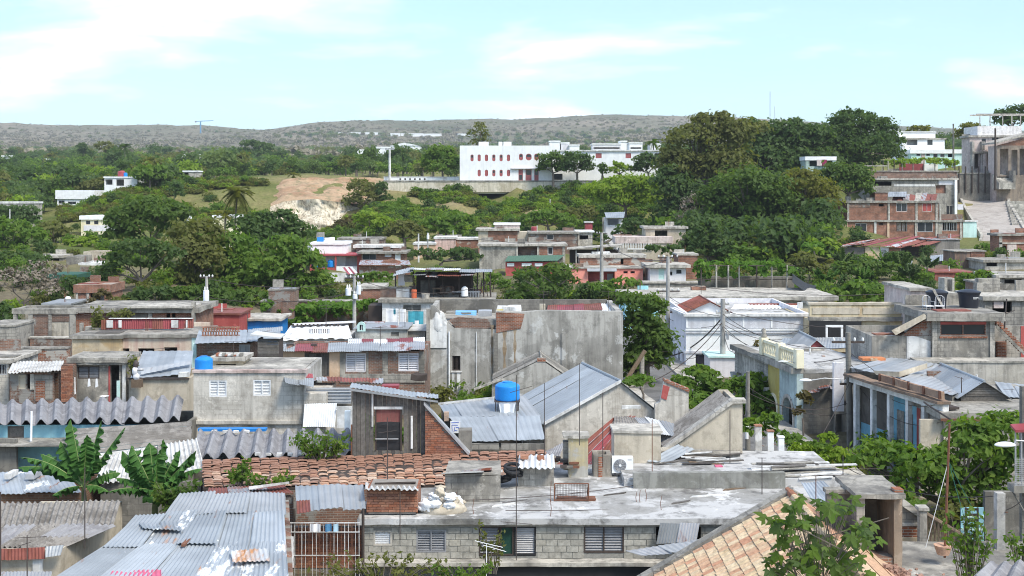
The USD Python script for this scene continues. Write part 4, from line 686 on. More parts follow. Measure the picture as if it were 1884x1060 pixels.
for i in range(26):
 a0=rs.uniform(-1.6,.8);L=rs.uniform(1.2,2.4);yy=rs.uniform(0,2.0);zz=rs.uniform(.0,.3);tl=rs.uniform(-.05,.1)
 h.add('board',M().hexa([[a0,yy,zz],[a0+L,yy,zz+tl],[a0,yy+.2,zz],[a0+L,yy+.2,zz+tl],[a0,yy,zz+.035],[a0+L,yy,zz+.035+tl],[a0,yy+.2,zz+.035],[a0+L,yy+.2,zz+.035+tl]]),[WOOD,WHITED,ASBL,CONC_L][i%4])
for i,(u,v0,v1,lab)in enumerate(((1172,905,925,'left of the pale patch'),(1178,902,926,'bent beside the pale patch'),(1187,900,924,'right of the pale patch'),(1014,885,925,'by the wire bed frame'),(1012,918,952,'over the middle door'),(1218,912,940,'near the roof edge'),(1432,925,948,'by the gable peak'),(840,905,925,'by the sack heap'),(872,918,948,'in front of the concrete box'))):
 p=onroof(u,v1);rod('rebar','rusty reinforcing bar sticking out of the flat roof '+lab,'rebar',u,v0,v1,p[1],.011,RUSTI,du=rs.uniform(-.06,.06))
for(u,v0,v1,d,lab,arms)in((950,690,1022,37.9,'tall thin antenna mast standing before the middle door of the block building',((.30,.45,.35,.05),(.18,.5,.5,-.04),(.92,.2,.5,.1))),(1066,668,812,43.4,'thin dark mast rising from the yellow chimney',()),(1002,705,835,44.5,'thin leaning mast beside the gable house roof',()),(1109,722,852,44.0,'thin dark rod in front of the gable house wall',((.99,.12,.12,.06),)),(1200,772,878,43.5,'thin rusty mast right of the beige chimney box',()),(713,768,900,40.2,'thin dark rod in front of the wood shack',((.8,.3,.3,.04),)),(736,905,985,38.0,'thin mast before the brick roof box',()),(1343,755,856,45.0,'thin dark rod in front of the triangular gable wall',()),(1402,842,920,41.5,'dark rod with a small crosspiece on the flat roof',((.99,.15,.15,0),)),(1501,875,935,37.9,'rusty rod beside the blue sheet',()),(1551,838,905,39,'thin rod with level arms at the end of the flat roof',((.45,1.0,1.6,.0),(.62,.9,1.2,.02))),(895,1000,1060,36.5,'short white mast with comb antenna below the block building',((.98,.35,.5,-.1),(.85,.1,.6,-.1))),(50,985,1075,33.5,'dark antenna mast in front of the cream wall at the left edge',((.96,.35,.55,.02),(.82,.25,.1,.05))),(156,860,1000,36.0,'dark rod in front of the grey brown roof',()),(1,905,1060,33.0,'grey pipe at the very left edge',())):
 rod('antenna_mast',lab,'antenna',u,v0,v1,d,.017,RUSTI if 'rust' in lab else(WPAINT if 'white' in lab else IRON),arms=arms)
 # BOTTOM RIGHT (24 to 48 m)
t=T('gable_tile_house','gabled house in the bottom right corner with new sand coloured clay tiles','house',1450,905,36.0)
zg=G(*t.o[:2])-t.o[2]-.5
A,D=t.o+[0,0,0],P(1185,1063,36.0);B,C=A+[-.15,-9,0],D+[-.15,-9,0]
ntile=0
def _tiles():
 a,dd,b,c=A-[0,.35,0],D-[0,.35,0],B,C
 cols,rows=34,15;W=np.linalg.norm(b-a);nn=np.cross(b-a,a-dd);nn/=np.linalg.norm(nn);nn=nn if nn[2]>0 else-nn
 rest=M();cnt=0;rng=np.random.default_rng(44);sl=(a-dd)/np.linalg.norm(a-dd)
 for r in range(rows-1,-1,-1):
  for k in range(cols):
   q0,q1=r/rows,min((r+1.15)/rows,1.0);S=(k+np.linspace(.02,.98,5))/cols;jj=rng.uniform(-1,1,3)
   h=.055*np.sin(np.pi*np.linspace(0,1,5))**.8;rws=[]
   for q,lift in((q0,.035),(q1,0)):rws.append((a*q+dd*(1-q))*(1-S)[:,None]+(b*q+c*(1-q))*S[:,None]+nn*(h[:,None]+lift+jj[0]*.006)+sl*jj[1]*.015)
   g=np.stack(rws,1);mid=g.mean((0,1));vv=VH+(CZ-mid[2])*FPX/mid[1]
   if vv>1085:continue
   lo=g-nn*.02;m=M();m.grid(g);m.grid(lo);m.grid(np.stack([g[:,0],lo[:,0]],1));m.grid(np.stack([g[0],lo[0]],0));m.grid(np.stack([g[-1],lo[-1]],0));v,f=m.done()
   if cnt<300:t.add('tile',(v,f),TILE_N,world=True);cnt+=1
   else:rest.put(v,f)
 if rest.n:t.add('tile_courses',rest,TILE_N,world=True,kind='stuff')
_tiles()
t.add('roof_deck',M().hexa([D-[0,.3,.06],C-[0,0,.06],A-[0,.3,.06],B-[0,0,.06],D-[0,.3,.0],C,A-[0,.3,0],B]),plain('mortar_deck',(.12,.1,.09),.95),world=True)
E=A+[4.2,0,-2.5];F_=B+[4.2,0,-2.5]
for r in range(6):
 for k in range(2):
  q0,q1=r/6,(r+.97)/6;a=A*(1-q0)+E*q0-[0,.3,0];b=A*(1-q1)+E*q1-[0,.3,0];s0,s1=np.array([0,-4.3*k,0]),np.array([0,-4.3*(k+.99),0])
  t.add('tile_strip',M().hexa([a+s0,a+s1,b+s0,b+s1,a+s0+[0,0,.06],a+s1+[0,0,.06],b+s0+[0,0,.04],b+s1+[0,0,.04]]),TILE_N,world=True)
for r in range(22):
 c=A+(B-A)*(r+.5)/22;t.add('ridge_tile',M().tube([c+[0,.21,.04],c-[0,.21,-.06]],.11,8),BRK1 if r<2 else TILE_N,world=True)
m=M();m.rbox((0,0,0),(1,1,1),.06,.02,8);v,f=m.done()
def bar(a,b,w,h,y):
 d=b-a;return np.array([a+d*p[0]+np.array([0,y*p[1],0])+np.array([0,0,h*p[2]])for p in v]),f
t.add('coping',bar(A+[0.05,-.32,.0],D+[-.3,-.32,-.2],0,.17,.42),CONC,world=True);t.add('coping',bar(A+[0.05,-.32,.0],E+[0,-.32,0],0,.15,.4),CONC,world=True)
t.add('gable_wall',M().prism([(D[0]-t.o[0],zg),(E[0]-t.o[0],zg),(E[0]-t.o[0],-2.52),(0,-.03),(D[0]-t.o[0],D[2]-t.o[2]-.02)],-.25,0.02),CONC)
b=T('blue_sheet_roof','small bluish corrugated sheet roof just behind the tiled gable peak','roof',1515,955,37.4)
corr(b,P(1474,889,40.6),P(1515,886,40.6),P(1575,945,37.2),P(1512,952,37.2),n=2,mats=(ZINCB,),amp=.014,wl=.13,seed=41)
for u in(1512,1572):b.add('post',M().tube([P(u,948,37.3)*[1,1,0]+[0,0,G(*P(u,948,37.3)[:2])-.3],P(u,950,37.3)],.05,6),WOODK,world=True)
t=T('roof_stair_hut','narrow concrete stair hut with open dark doorway and thin slab top, bottom right','hut',1578,1044,32.6)
w,h=t.at(1660,1044)[0],t.at(1590,914)[1]
t.add('wall',M().rbox((0,0,-3),(.2,1.7,h),.5,.02),CONC_D);t.add('wall',M().rbox((w-.22,0,-3),(w,1.7,h),.5,.02),plaster('brown_render',(.25,.19,.14),(.34,.27,.21)));t.add('wall',M().box((.2,1.5,-3),(w-.22,1.7,h)),CONC_D)
t.add('post',M().rbox((-.04,-.06,-3),(.18,-.005,h),.4,.015),CONC);t.add('roof',M().rbox((-.12,-.25,h+.005),(w+.02,1.9,h+.13),.3,.035,3),CONC)
t.add('brick_cap',M().box((w-.22,-.05,h+.132),(w+.03,.3,h+.2)),BRICK);t.add('floor',M().box((.2,.0,-.35),(w-.22,1.5,-.2)),CONC_D)
t.add('steps',M().box((.22,.05,-.198),(w-.24,.6,.25)),BRICKG)
b=T('side_wall','stained concrete wall left of the stair hut, behind the big leaved plant','wall',1522,1040,33.4);w=b.at(1580,1040)[0]
b.add('wall',M().rbox((0,0,-3),(w,.2,b.at(1522,908)[1]),.5,.02),CONC_D);b.add('top',M().rbox((-.05,-.06,b.at(1522,908)[1]+.004),(w,.26,b.at(1522,900)[1]),.3,.02),CONC)
solo('white_basin','white basin turned upside down on the slab of the stair hut','basin',M().lathe([(.0,.17),(.16,.17),(.22,.13),(.25,0),(.27,0)],P(1612,904,33.5),16),WPAINT,smooth=True)
tz=5.66
t=T('terrace_floor','grey concrete terrace with rough surface in front of the stair railing','terrace',at=(10.5,32,tz))
t.add('slab',M().rbox((-1.2,-4.5,-.25),(4.6,3.2,0),.5,.025,6),CONC);t.add('wall',M().box((-1.2,-4.5,tz*-1+.2),(4.6,-4.3,-.26)),CONC_D);t.add('wall',M().box((-1.2,3.0,tz*-1+.2),(4.6,3.2,-.26)),CONC_D)
r=T('rubble_heap','heap of pale broken rubble below the dark doorway, bottom right','rubble',1630,1062,31.3)
rr_=np.random.default_rng(6);m=M()
for i in range(170):
 c=rr_.normal(size=3)*[.42,.3,0];c[2]=max(0,.3-np.hypot(c[0],c[1])*.35)*rr_.uniform(0,1);s_=rr_.uniform(.03,.09);q=np.array(M.BF);pts=np.array([[(i_-.5)*s_*1.6,(j_-.5)*s_,(k_-.5)*s_*.8]for k_ in(0,1)for j_ in(0,1)for i_ in(0,1)])+rr_.normal(size=(8,3))*s_*.14
 an=rr_.uniform(0,6.3);R_=np.array([[math.cos(an),-math.sin(an),0],[math.sin(an),math.cos(an),0],[0,0,1]]);m.hexa(pts@R_+c+[0,0,.04])
r.add('pieces',m,RUBBLE,kind='stuff');r.add('mound',M().rbox((-.9,-.5,-.5),(.9,.6,.03),.2,.05),CONC_L)
t=T('stair_railing','wooden railing with turned balusters between two plaster posts, right of the stair hut','railing',1690,1012,35.6)
zt=t.at(1697,938)[1];x1=t.at(1788,1000)[0]
t.add('post',M().rbox((0,-.1,-.3),(.22,.12,zt),.3,.01),CONC);t.add('post_cap',M().rbox((-.05,-.15,zt+.003),(.27,.17,zt+.1),.2,.02),CONC_L);t.add('post',M().rbox((x1-.1,-1.1,-.3),(x1+.2,-.8,t.at(1788,985)[1]),.3,.02),CONC_L)
a,b=np.array([.2,0,zt-.1]),np.array([x1,-.9,t.at(1788,992)[1]]);t.add('rail',M().tube([a,b],.06,6),WOODB);t.add('rail',M().tube([[.2,0,.0],[x1,-.9,-.2]],.05,6),WOODK)
for i in range(15):
 k=(i+.5)/15;p=a*(1-k)+b*k;q=np.array([.2,0,.0])*(1-k)+np.array([x1,-.9,-.2])*k;hh=p[2]-q[2]
 t.add('baluster',M().tube([q,q+[0,0,hh*.25],q+[0,0,hh*.5],q+[0,0,hh*.75],p],[.03,.045,.022,.045,.03],6),WOODB)
t=T('low_brick_wall','low brick wall with a slanting plaster coping beside the wooden railing','wall',1659,1010,36.0);w=t.at(1690,1010)[0]
t.add('wall',M().box((0,0,-1),(w,.2,t.at(1659,968)[1])),BRICK);t.add('panel',M().box((0,-.02,-.3),(w,-.004,.36)),TAN);t.add('cap',M().rbox((-.03,-.06,t.at(1659,967)[1]),(w,.24,t.at(1659,962)[1]),.3,.01),CONC_L)
t.add('coping',M().hexa([[0,-.1,1.3],[w*1.05,-.1,.95],[0,.2,1.3],[w*1.05,.2,.95],[0,-.1,1.55],[w*1.05,-.1,1.15],[0,.2,1.55],[w*1.05,.2,1.15]]),CONC_L);t.add('screen',M().prism([(0,.72),(w,.72),(w,.95),(0,1.3)],.0,.1),CONC_D)
rod('shade_pole','rusty steel pole with guy lines standing on the terrace','pole',1747,780,1016,33.0,.035,RUSTI,u1=1738)
for i,(u,v)in enumerate(((1703,1008),(1775,955),(1792,940))):cable(['pale guy line from the terrace pole down to the left','guy line from the terrace pole down to the right','green guy line from the terrace pole, outermost on the right'][i],P(1745,848,33),P(u,v,33+i),.02,.009,CLOTHW if i==0 else plain('green_rope',(.05,.2,.15)))
solo('plant_pot','round brown pot at the foot of the terrace pole','pot',M().lathe([(0,0),(.16,0),(.23,.2),(.25,.26),(.2,.26),(0,.22)],P(1735,1020,33.0),18),TILE_O,smooth=30)
t=T('wooden_ladder','short wooden ladder leaning at the dark wall right of the railing','ladder',1776,975,38)
for x in(0,.38):t.add('rail',M().box((x,0,-.1),(x+.05,.05,t.at(1776,934)[1])),WOODB)
for i in range(4):t.add('rung',M().box((.05,0,.1+i*.17),(.38,.04,.17+i*.17)),WOODB)
t=T('dark_yard_wall','dark shaded yard wall with a faded turquoise gate behind the concrete post','wall',1765,1012,42);w=t.at(1930,1012)[0]
t.add('wall',M().rbox((.9,0,-2),(w,.2,t.at(1765,905)[1]),.5,.02),CONC_D);t.add('gate',M().box((.05,-.02,-.5),(.85,.03,1.5)),TURQ)
for i in range(4):t.add('gate_rail',M().box((.05,-.05,-.2+i*.45),(.85,-.021,-.12+i*.45)),MINT)
t=T('concrete_post','square weathered concrete post standing alone near the right edge','post',1839,1014,34.5);hh=t.at(1839,906)[1]
t.add('shaft',M().rbox((-.12,-.12,-.6),(.12,.12,hh),.25,.012,4),POLE);t.add('ring',M().tube([[.13,-.1,hh-.13],[.13,.1,hh-.13]],.035,8),IRON)
for v in(940,985):t.add('hook',M().tube([[.1,-.13,t.at(1839,v)[1]],[.18,-.16,t.at(1839,v)[1]]],.015,5),RUSTI)
t=T('corner_roof','grey curved sheet roof end in the very bottom right corner','roof',1840,1075,24.5)
corr(t,P(1818,1036,25.6),P(1960,1028,26.5),P(1960,1095,23.4),P(1790,1062,24.2),n=3,mats=(ASB,ASBP),amp=.05,wl=.35,seed=51);t.add('wall',M().box(P(1800,1150,24.6)-[0,0,4],P(1950,1075,24.8)),CONC_D,world=True)
t=T('balcony','balcony end with red awning and wire mesh side at the right edge','balcony',1866,900,36.0)
t.add('floor',M().rbox((0,0,-.12),(3,.5,.1),.5,.02),CONC);t.add('awning',M().hexa([[0,-.1,1.72],[3,-.1,1.85],[0.05,.4,1.8],[3,.4,1.95],[0,-.1,1.8],[3,-.1,1.93],[.05,.4,1.88],[3,.4,2.03]]),REDM)
for x in(.06,.24):t.add('post',M().tube([[x,.05,.1],[x,.05,1.75]],.022,6),GALV)
m=M()
for i in range(14):m.tube([[.02,0,.1+i*.06],[.6,0,.1+i*.06]],.006,3,False);m.tube([[.02+i*.045,0,.1],[.02+i*.045,0,.95]],.006,3,False)
t.add('mesh_side',m,GALV);t.add('strut',M().tube([[0,.1,-.1],[.5,.1,-1.0]],.03,6),CONC_D);t.add('wall',M().box((.45,.5,-5),(3,.7,3)),CONC_D)
def lamp(label,u,v,d,u2,v2,mt=WPAINT,r=.13,L=.62):
 """street lamp: bracket from (u2, v2) to a long pale head at (u, v)"""
 t=T('street_lamp',label,'street lamp',u2,v2,d);c=t.L(P(u,v,d));sg_=-1 if u<u2 else 1
 t.add('bracket',M().tube([[0,0,0],[c[0]*.5,0,c[2]*.5+.08],c-np.array([sg_*L*.4,0,0])],.025,6),GALV)
 e=trimesh.creation.icosphere(3,1.0);vv=np.array(e.vertices)*[L*.5,r,r*.75];vv[:,2]=np.where(vv[:,2]<0,vv[:,2]*.6,vv[:,2]);t.add('head',(vv+c,np.array(e.faces)),mt,smooth=True);return t
lamp('street lamp with long white head reaching in from the right edge',1849,819,35,1890,812)
def palmate(rng,s):
 th=np.radians([-150,-115,-95,-62,-42,-12,12,42,62,95,115,150])+rng.normal(size=12)*.05;rad=np.array([.45,.75,.42,.95,.42,1.1,1.0,.42,.95,.42,.75,.45])*s*rng.uniform(.85,1.1,12)
 rad[[2,4,7,9]]*=1.2;p=np.stack([np.sin(th)*rad,np.cos(th)*rad,-.45*rad**2/s+.12*np.abs(np.sin(th*3))*rad],-1);return np.vstack([[0,0,.02],p]),np.array([[0,i,i+1]for i in range(1,12)])
t=T('big_leaved_plant','big leaved green plant in front of the new tiled roof','plant',1505,1110,27);rng=np.random.default_rng(77);st=M()
spots=[(1425,955),(1455,940),(1480,930),(1500,950),(1540,925),(1560,940),(1520,965),(1440,985),(1470,975),(1490,990),(1550,975),(1580,970),(1570,1000),(1530,1000),(1430,1015),(1455,1025),(1480,1040),(1510,1030),(1545,1030),(1575,1030),(1420,1050),(1450,1060),(1500,1060),(1560,1060),(1590,985),(1595,1010),(1525,940),(1465,955),(1505,1005),(1535,1050),(1440,965),(1475,1010)]
for i,(u,v)in enumerate(spots):
 for k in range(5):
  c=t.L(P(u+rng.normal()*11,v+rng.normal()*10,27+rng.normal()*.55));V,Fc=palmate(rng,rng.uniform(.15,.29))
  n=np.array([rng.normal()*.45,-.55+rng.normal()*.35,.8]);n/=np.linalg.norm(n);a=np.cross(n,rng.normal(size=3));a/=np.linalg.norm(a);b=np.cross(n,a);w=V@np.stack([a,b,n])+c;t.add('leaf',(w,Fc),(L_MID,L_MANGO,L_DARK,L_MANGO)[int(rng.integers(4))])
  st.tube([np.array([c[0]*.45,c[1]*.4,c[2]*.55]),c*[.85,.85,.9],c],[.008,.005,.004],4)
for k in range(5):st.tube([[rng.normal()*.1,rng.normal()*.1,-.5],[rng.normal()*.4,rng.normal()*.3,1.0],[rng.normal()*.7,rng.normal()*.4,1.9]],[.03,.022,.012],5)
t.add('stems',st,BARK)
weed('shrub','sparse young shrub with upright twigs beside the terrace, right of the pole','shrub',1785,1085,29,95,150,L_MID,330,.085)
weed('shrub','thin green shrub by the concrete post near the right edge','shrub',1875,1040,31,50,70,L_MID,120,.08)
weed('shrub','tangled green weeds along the bottom edge below the block building','shrub',700,1085,35.5,250,60,L_OLIVE,420,.09)
weed('shrub','pale green sapling in front of the middle door of the block building','shrub',905,1050,37.0,50,85,L_OLIVE,130,.08)
weed('shrub','weeds and grass below the black band of the block building','shrub',850,1080,35.5,120,50,L_MID,220,.09)
tree('almond_tree','broad dark green leafy tree in front of the blue porch house at the right','tree',(1750,1005,46),[(1620,836,60,20),(1585,852,28,10),(1700,850,66,28),(1790,818,55,38),(1850,800,48,40),(1680,878,52,22),(1740,905,48,30),(1805,895,60,45),(1865,865,40,45),(1775,792,30,16),(1720,860,50,30),(1830,850,45,40)],L_MID,.155,1.2,tr=.16,clump=.26)
def banana(name,label,base,tips,lm=L_BANANA,wid=.3,group=None,stem=.11):
 """base (u, v, d); tips: (u, v, dd) leaf ends; the leaves arch out of the top of the stem"""
 _seed[0]+=1;rng=np.random.default_rng(_seed[0]);b=P(*base);t=T(name,label,'banana plant',at=b,group=group)
 L=[P(u,v,base[2]+dd)-b for u,v,dd in tips];top=np.mean(L,0)*[.25,.25,.5];top[2]=max(.6,top[2])
 t.add('stem',M().tube([[0,0,G(*b[:2])-b[2]-.2 if G(*b[:2])<b[2]else-.2],top*.5,top],[stem*1.2,stem,stem*.6],8),plain('banana_stem',(.12,.15,.06),.7),smooth=True)
 for e in L:
  mid=(top+e)/2+np.array([0,0,.22*np.linalg.norm(e-top)*(1 if e[2]<top[2]+1.2 else.25)]);nk=27;k=np.linspace(0,1,nk)[:,None];p=top*(1-k)**2+mid*2*k*(1-k)+e*k**2
  tg=np.gradient(p,axis=0);tg/=np.linalg.norm(tg,axis=1,keepdims=True);sd=np.cross(tg,[0,0,1.0]);sd=sd/np.maximum(np.linalg.norm(sd,axis=1,keepdims=True),.2);an=rng.uniform(-.6,.6);up=np.cross(sd,tg);sd=sd*math.cos(an)+up*math.sin(an);up=np.cross(sd,tg)
  w=(wid*1.35*np.clip(np.interp(k[:,0],[0,.12,.25,.6,.85,1],[.06,.1,.85,1,.8,.05]),0,1))[:,None]*(1+.2*rng.uniform(-1,.6,(nk,1)))
  dr_=rng.uniform(.1,.9,(nk,1));g=np.stack([p-sd*w*(1-.3*dr_)-up*w*dr_,p,p+sd*w*(1-.3*dr_)-up*w*dr_],1);t.add('leaf',M().sheet(g,.006),lm)
  t.add('midrib',M().tube(p[:-1],np.linspace(.022,.006,nk-1),4),plain('leaf_rib',(.22,.28,.1),.7))
 return t
banana('banana_plant','tall banana plant with torn arching leaves, leftmost of the two in the foreground',(158,960,42.3),[(130,772,.2),(186,774,.3),(230,786,-.2),(38,842,-.3),(34,860,.4),(112,812,.2),(96,912,-.8),(200,905,-.6),(160,800,-.5),(75,836,.3),(222,870,.3),(178,830,-.8)],wid=.25)
banana('banana_plant','bushy clump of banana plants with upright leaves, right of the tall one',(285,960,41.5),[(225,830,.2),(275,815,.3),(300,808,0),(330,828,.2),(360,830,-.2),(372,862,.1),(212,880,-.3),(235,855,-.5),(255,900,-.7),(330,880,-.6),(310,850,.5),(200,905,-.8),(350,900,-.4),(242,820,.2),(290,835,-.6),(262,850,.4),(345,850,-.6),(318,905,-.9),(228,900,.3),(280,925,-.9)],wid=.26)
weed('shrub','leafy green shrub between the banana clump and the patched zinc roof','shrub',325,945,40.3,85,60,L_MANGO,420,.12)
# MIDDLE ROOFS, LEFT AND CENTRE (44 to 90 m)
def gable(t,x0,x1,D,he,apx,ha,wall,mats,n=4,prof='sine',amp=.016,wl=.12,ov=.15,zb=-2.0,holes=(),y0=0.0,back=True,seed=60):
 """gabled house along local y: front gable with its apex at (apx, ha), eaves at he"""
 poly=sg.Polygon([(x0,zb),(x1,zb),(x1,he),(apx,ha),(x0,he)])
 for h in holes:poly=poly.difference(sg.box(h[0],h[2],h[1],h[3]))
 t.add('gable_wall',M().prism(poly,y0,y0+.2),wall)
 if back:t.add('gable_wall',M().prism([(x0,zb),(x1,zb),(x1,he),(apx,ha),(x0,he)],y0+D-.2,y0+D),wall)
 t.add('wall',M().box((x0,y0+.202,zb),(x0+.2,y0+D-.202,he-.02)),wall);t.add('wall',M().box((x1-.2,y0+.202,zb),(x1,y0+D-.202,he-.02)),wall)
 W=lambda x,y,z:t.o+t.R@np.array([x,y,z]);s0,s1=(ha-he)/max(apx-x0,.1),(ha-he)/max(x1-apx,.1)
 a,b=W(apx,y0+D+ov,ha+.06),W(apx,y0-ov,ha+.06)
 if apx-x0>.3:corr(t,b,a,W(x0-ov,y0+D+ov,he-ov*s0+.06),W(x0-ov,y0-ov,he-ov*s0+.06),n=n,mats=mats,prof=prof,amp=amp,wl=wl,seed=seed)
 if x1-apx>.3:corr(t,a,b,W(x1+ov,y0-ov,he-ov*s1+.06),W(x1+ov,y0+D+ov,he-ov*s1+.06),n=n,mats=mats,prof=prof,amp=amp,wl=wl,seed=seed+1)
 t.add('ridge_cap',M().tube([a+[0,0,.01],b+[0,0,.01]],.06,6),mats[0],world=True)
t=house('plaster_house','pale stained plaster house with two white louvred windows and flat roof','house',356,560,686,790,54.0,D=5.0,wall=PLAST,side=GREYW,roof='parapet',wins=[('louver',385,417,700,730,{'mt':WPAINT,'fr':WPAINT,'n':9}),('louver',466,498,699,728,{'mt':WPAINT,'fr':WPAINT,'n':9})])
H=t.H
t.add('coping',M().rbox((-.05,-.08,H+.003),(t.W+.1,.3,H+.12),.3,.03),plaster('pinkish_coping',(.42,.3,.26),(.52,.42,.38)));t.add('deck',M().box((.2,.31,H-.1),(t.W-.2,4.9,H+.02)),CONC_L)
t.add('base_band',M().rbox((-.02,-.12,.25),(t.W+.6,-.003,.42),.4,.015),PLAST)
t.add('wing',M().rbox((t.W-.02,-.1,-2),(t.W+.98,3,H-.92),.4,.02),PLAST);t.add('wing',M().rbox((t.W+.99,.4,-2),(t.W+2.1,3,H-1.75),.4,.02),WHITED)
o=t.o;PH=t
tank('round blue plastic water tank on the plaster house roof, leftmost of the nearer ones',359,391,655,682,54.6)
b=house('roof_shed','low tan roof room with a shelf on the plaster house, right of the blue tank','roof room',392,446,657,684,56.2,D=1.6,wall=TAN,roof='slab',rm=CONC_L,base=-.1,wins=[('hole',397,434,670,681)])
for z in(.12,.4):b.add('shelf',M().box((b.at(396,684)[0],.05,z),(b.at(435,684)[0],.5,z+.05)),CONC_L)
for i in range(9):b.add('loose_brick',M().rbox((.1+i*.14,.1,b.H+.02),(.1+i*.14+rs.uniform(.08,.14),.4,b.H+rs.uniform(.06,.16)),.2,.01,i),[BRK1,WHITED,CONC][i%3])
r=T('red_patch_roof','faded red and white corrugated sheets lying on the plaster house roof','roof',500,690,56)
corr(r,P(452,664,59.5),P(528,668,58),P(532,684,55.5),P(450,683,55.4),n=4,mats=(RUST,WHITEM,MAROON),amp=.016,wl=.12,seed=61,jit=.08);r.add('battens',M().box(P(455,690,56.2),P(528,684,56.5)),WOODK,world=True)
r=T('lean_to_scraps','bent zinc and red sheets over a dark gap right of the plaster house','roof',580,712,55)
corr(r,P(522,692,54.2),P(578,696,54.2),P(577,712,53.4),P(525,702,53.2),n=2,mats=(ZINCB,),amp=.012,wl=.1,seed=62,jit=.1);corr(r,P(528,685,55.2),P(575,688,55.2),P(576,696,54.4),P(528,692,54.4),n=2,mats=(REDM,),amp=.012,wl=.1,seed=63)
corr(r,P(575,693,57.5),P(705,696,57.5),P(705,704,56.0),P(575,700,56.0),n=5,mats=(ZINCR,RUST),amp=.02,wl=.15,seed=64);corr(r,P(562,712,54.6),P(646,712,54.6),P(646,741,54.5),P(562,741,54.5),n=1,mats=(GALV,),amp=.0,wl=1,prof='flat',seed=64)
for k in range(5):r.add('siding_rib',M().tube([P(562,715+k*6,54.5),P(646,715+k*6,54.5)],.035,5),ZINC,world=True)
r.add('frame',M().box(P(562,748,54.8)*[1,1,0]+[0,0,1],P(648,713,54.95)),CONC_D,world=True)
corr(r,P(560,744,53.7),P(620,742,53.7),P(616,786,53.3),P(557,786,53.3),n=2,mats=(WHITEM,),amp=.012,wl=.1,seed=65,name='white_sheet');r.add('grey_panel',M().rbox(P(620,788,53.4),P(648,748,53.5),.4,.02),WHITED,world=True)
r.add('board',M().rbox(P(634,800,51.0),P(645,755,51.2),.3,.01),plain('pale_blue_board',(.5,.58,.66),.6),world=True)
t=T('trough_roof_house','low house under big grey trough shaped roof sheets in front of the plaster house','house',500,842,47.0)
corr(t,P(368,795,50.2),P(645,793,50.2),P(650,836,46.9),P(352,840,46.9),n=9,mats=(ASBP,),amp=.15,wl=.62,prof='big',seed=66,name='trough_panel',jit=.02,th=.02)
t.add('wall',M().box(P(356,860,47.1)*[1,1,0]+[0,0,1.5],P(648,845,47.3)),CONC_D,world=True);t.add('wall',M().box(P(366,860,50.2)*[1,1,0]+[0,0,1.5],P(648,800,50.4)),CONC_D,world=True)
for i in range(12):t.add('white_flake',M().rbox(P(390+i*20,797 if i<4 else 839,50 if i<4 else 46.8)+[0,-.1,.03],P(399+i*20,795 if i<4 else 837,50 if i<4 else 46.8)+[0,.05,.08],.1,.02,i),WHITED,world=True)
t.add('blue_tarp',M().rbox(P(364,794,50.8),P(492,786,51.2),.4,.02,2),BLUET,world=True)
weed('shrub','light green bush growing over the trough roof beside the wood shack','shrub',592,846,46.2,108,50,L_MID,430,.11)
t=T('wood_shack','dark weathered plank shack with sloping metal roof and red shutter','shack',648,838,46.8)
W=t.at(782,838)[0];zl,zr2=t.at(650,716)[1],t.at(782,736)[1];k=17
xa,xb=t.at(691,800)[0],t.at(738,800)[0];za,zb2=t.at(700,829)[1],t.at(700,748)[1]
for i in range(k):
 x0,x1=W*i/k+.006,W*(i+1)/k-.006;top=zl+(zr2-zl)*(i+.5)/k;y=rs.uniform(-.012,.012)
 if x1>xa and x0<xb:
  t.add('plank',M().box((x0,y,zb2),(x1,y+.03,top)),WOOD)
  if za>.05:t.add('plank',M().box((x0,y,-.6),(x1,y+.03,za)),WOOD)
 else:t.add('plank',M().box((x0,y,-.6),(x1,y+.03,top)),WOOD)
p=t.add('window',M().box((xa-.03,-.03,za),(xa+.03,.06,zb2)).box((xb-.03,-.03,za),(xb+.03,.06,zb2)),WOODK)
zm=t.at(700,777)[1];n5=5
for i in range(n5):a_,b_=xa+.03+(xb-xa-.06)*i/n5,xa+.03+(xb-xa-.06)*(i+.96)/n5;t.add('red_board',M().box((a_,.04,zm),(b_,.06,zb2-.12)),plain('faded_red_wood',(.22,.08,.07),.8),p)
m=M().rbox((xa+.03,.02,za),(xb-.03,.05,zm),.12,.035,5);t.add('black_cover',m,BLACK,p);t.add('header',M().box((xa-.06,-.06,zb2-.1),(xb+.06,-.031,zb2)),WHITED,p);t.add('shelf_rail',M().box((xa,-.08,za+.45),(xb-.1,-.05,za+.49)),GALV,p)
t.add('white_stick',M().box((t.at(756,800)[0],-.06,t.at(756,825)[1]),(t.at(760,800)[0],-.03,t.at(756,765)[1])),WHITED);t.add('pale_batten',M().box((t.at(684,800)[0],-.05,t.at(684,785)[1]),(t.at(687,800)[0],-.031,t.at(684,722)[1])),WHITED)
corr(t,P(648,704,49.8),P(806,727,49.8),P(806,736,46.5),P(643,713,46.5),n=4,mats=(ZINCB,),amp=.012,wl=.16,prof='box',seed=67);t.add('fascia',M().hexa([P(643,719,46.48),P(806,741,46.48),P(643,719,46.53),P(806,741,46.53),P(643,714.5,46.48),P(806,737.5,46.48),P(643,714.5,46.53),P(806,737.5,46.53)]),ZINC,world=True)
for i in range(14):y0=.05+i*.2;t.add('side_plank',M().box((W-.035,y0,-.6),(W,y0+.19,zr2-.1)),WOOD)
t.add('side_wall',M().box((0,.04,-.6),(.04,2.9,zl-.2)),WOODK)
t.add('corner_post',M().box((-.05,-.02,-.6),(-.003,.08,1.2)),RUSTI)
b=T('brick_ramp_wall','triangular brick wall with a sloping metal coping beside the wood shack','wall',781,836,46.5)
x1,h1=b.at(856,836)[0],b.at(781,745)[1];bf=lambda cx,cz:cz>h1*(1-cx/x1)-.03
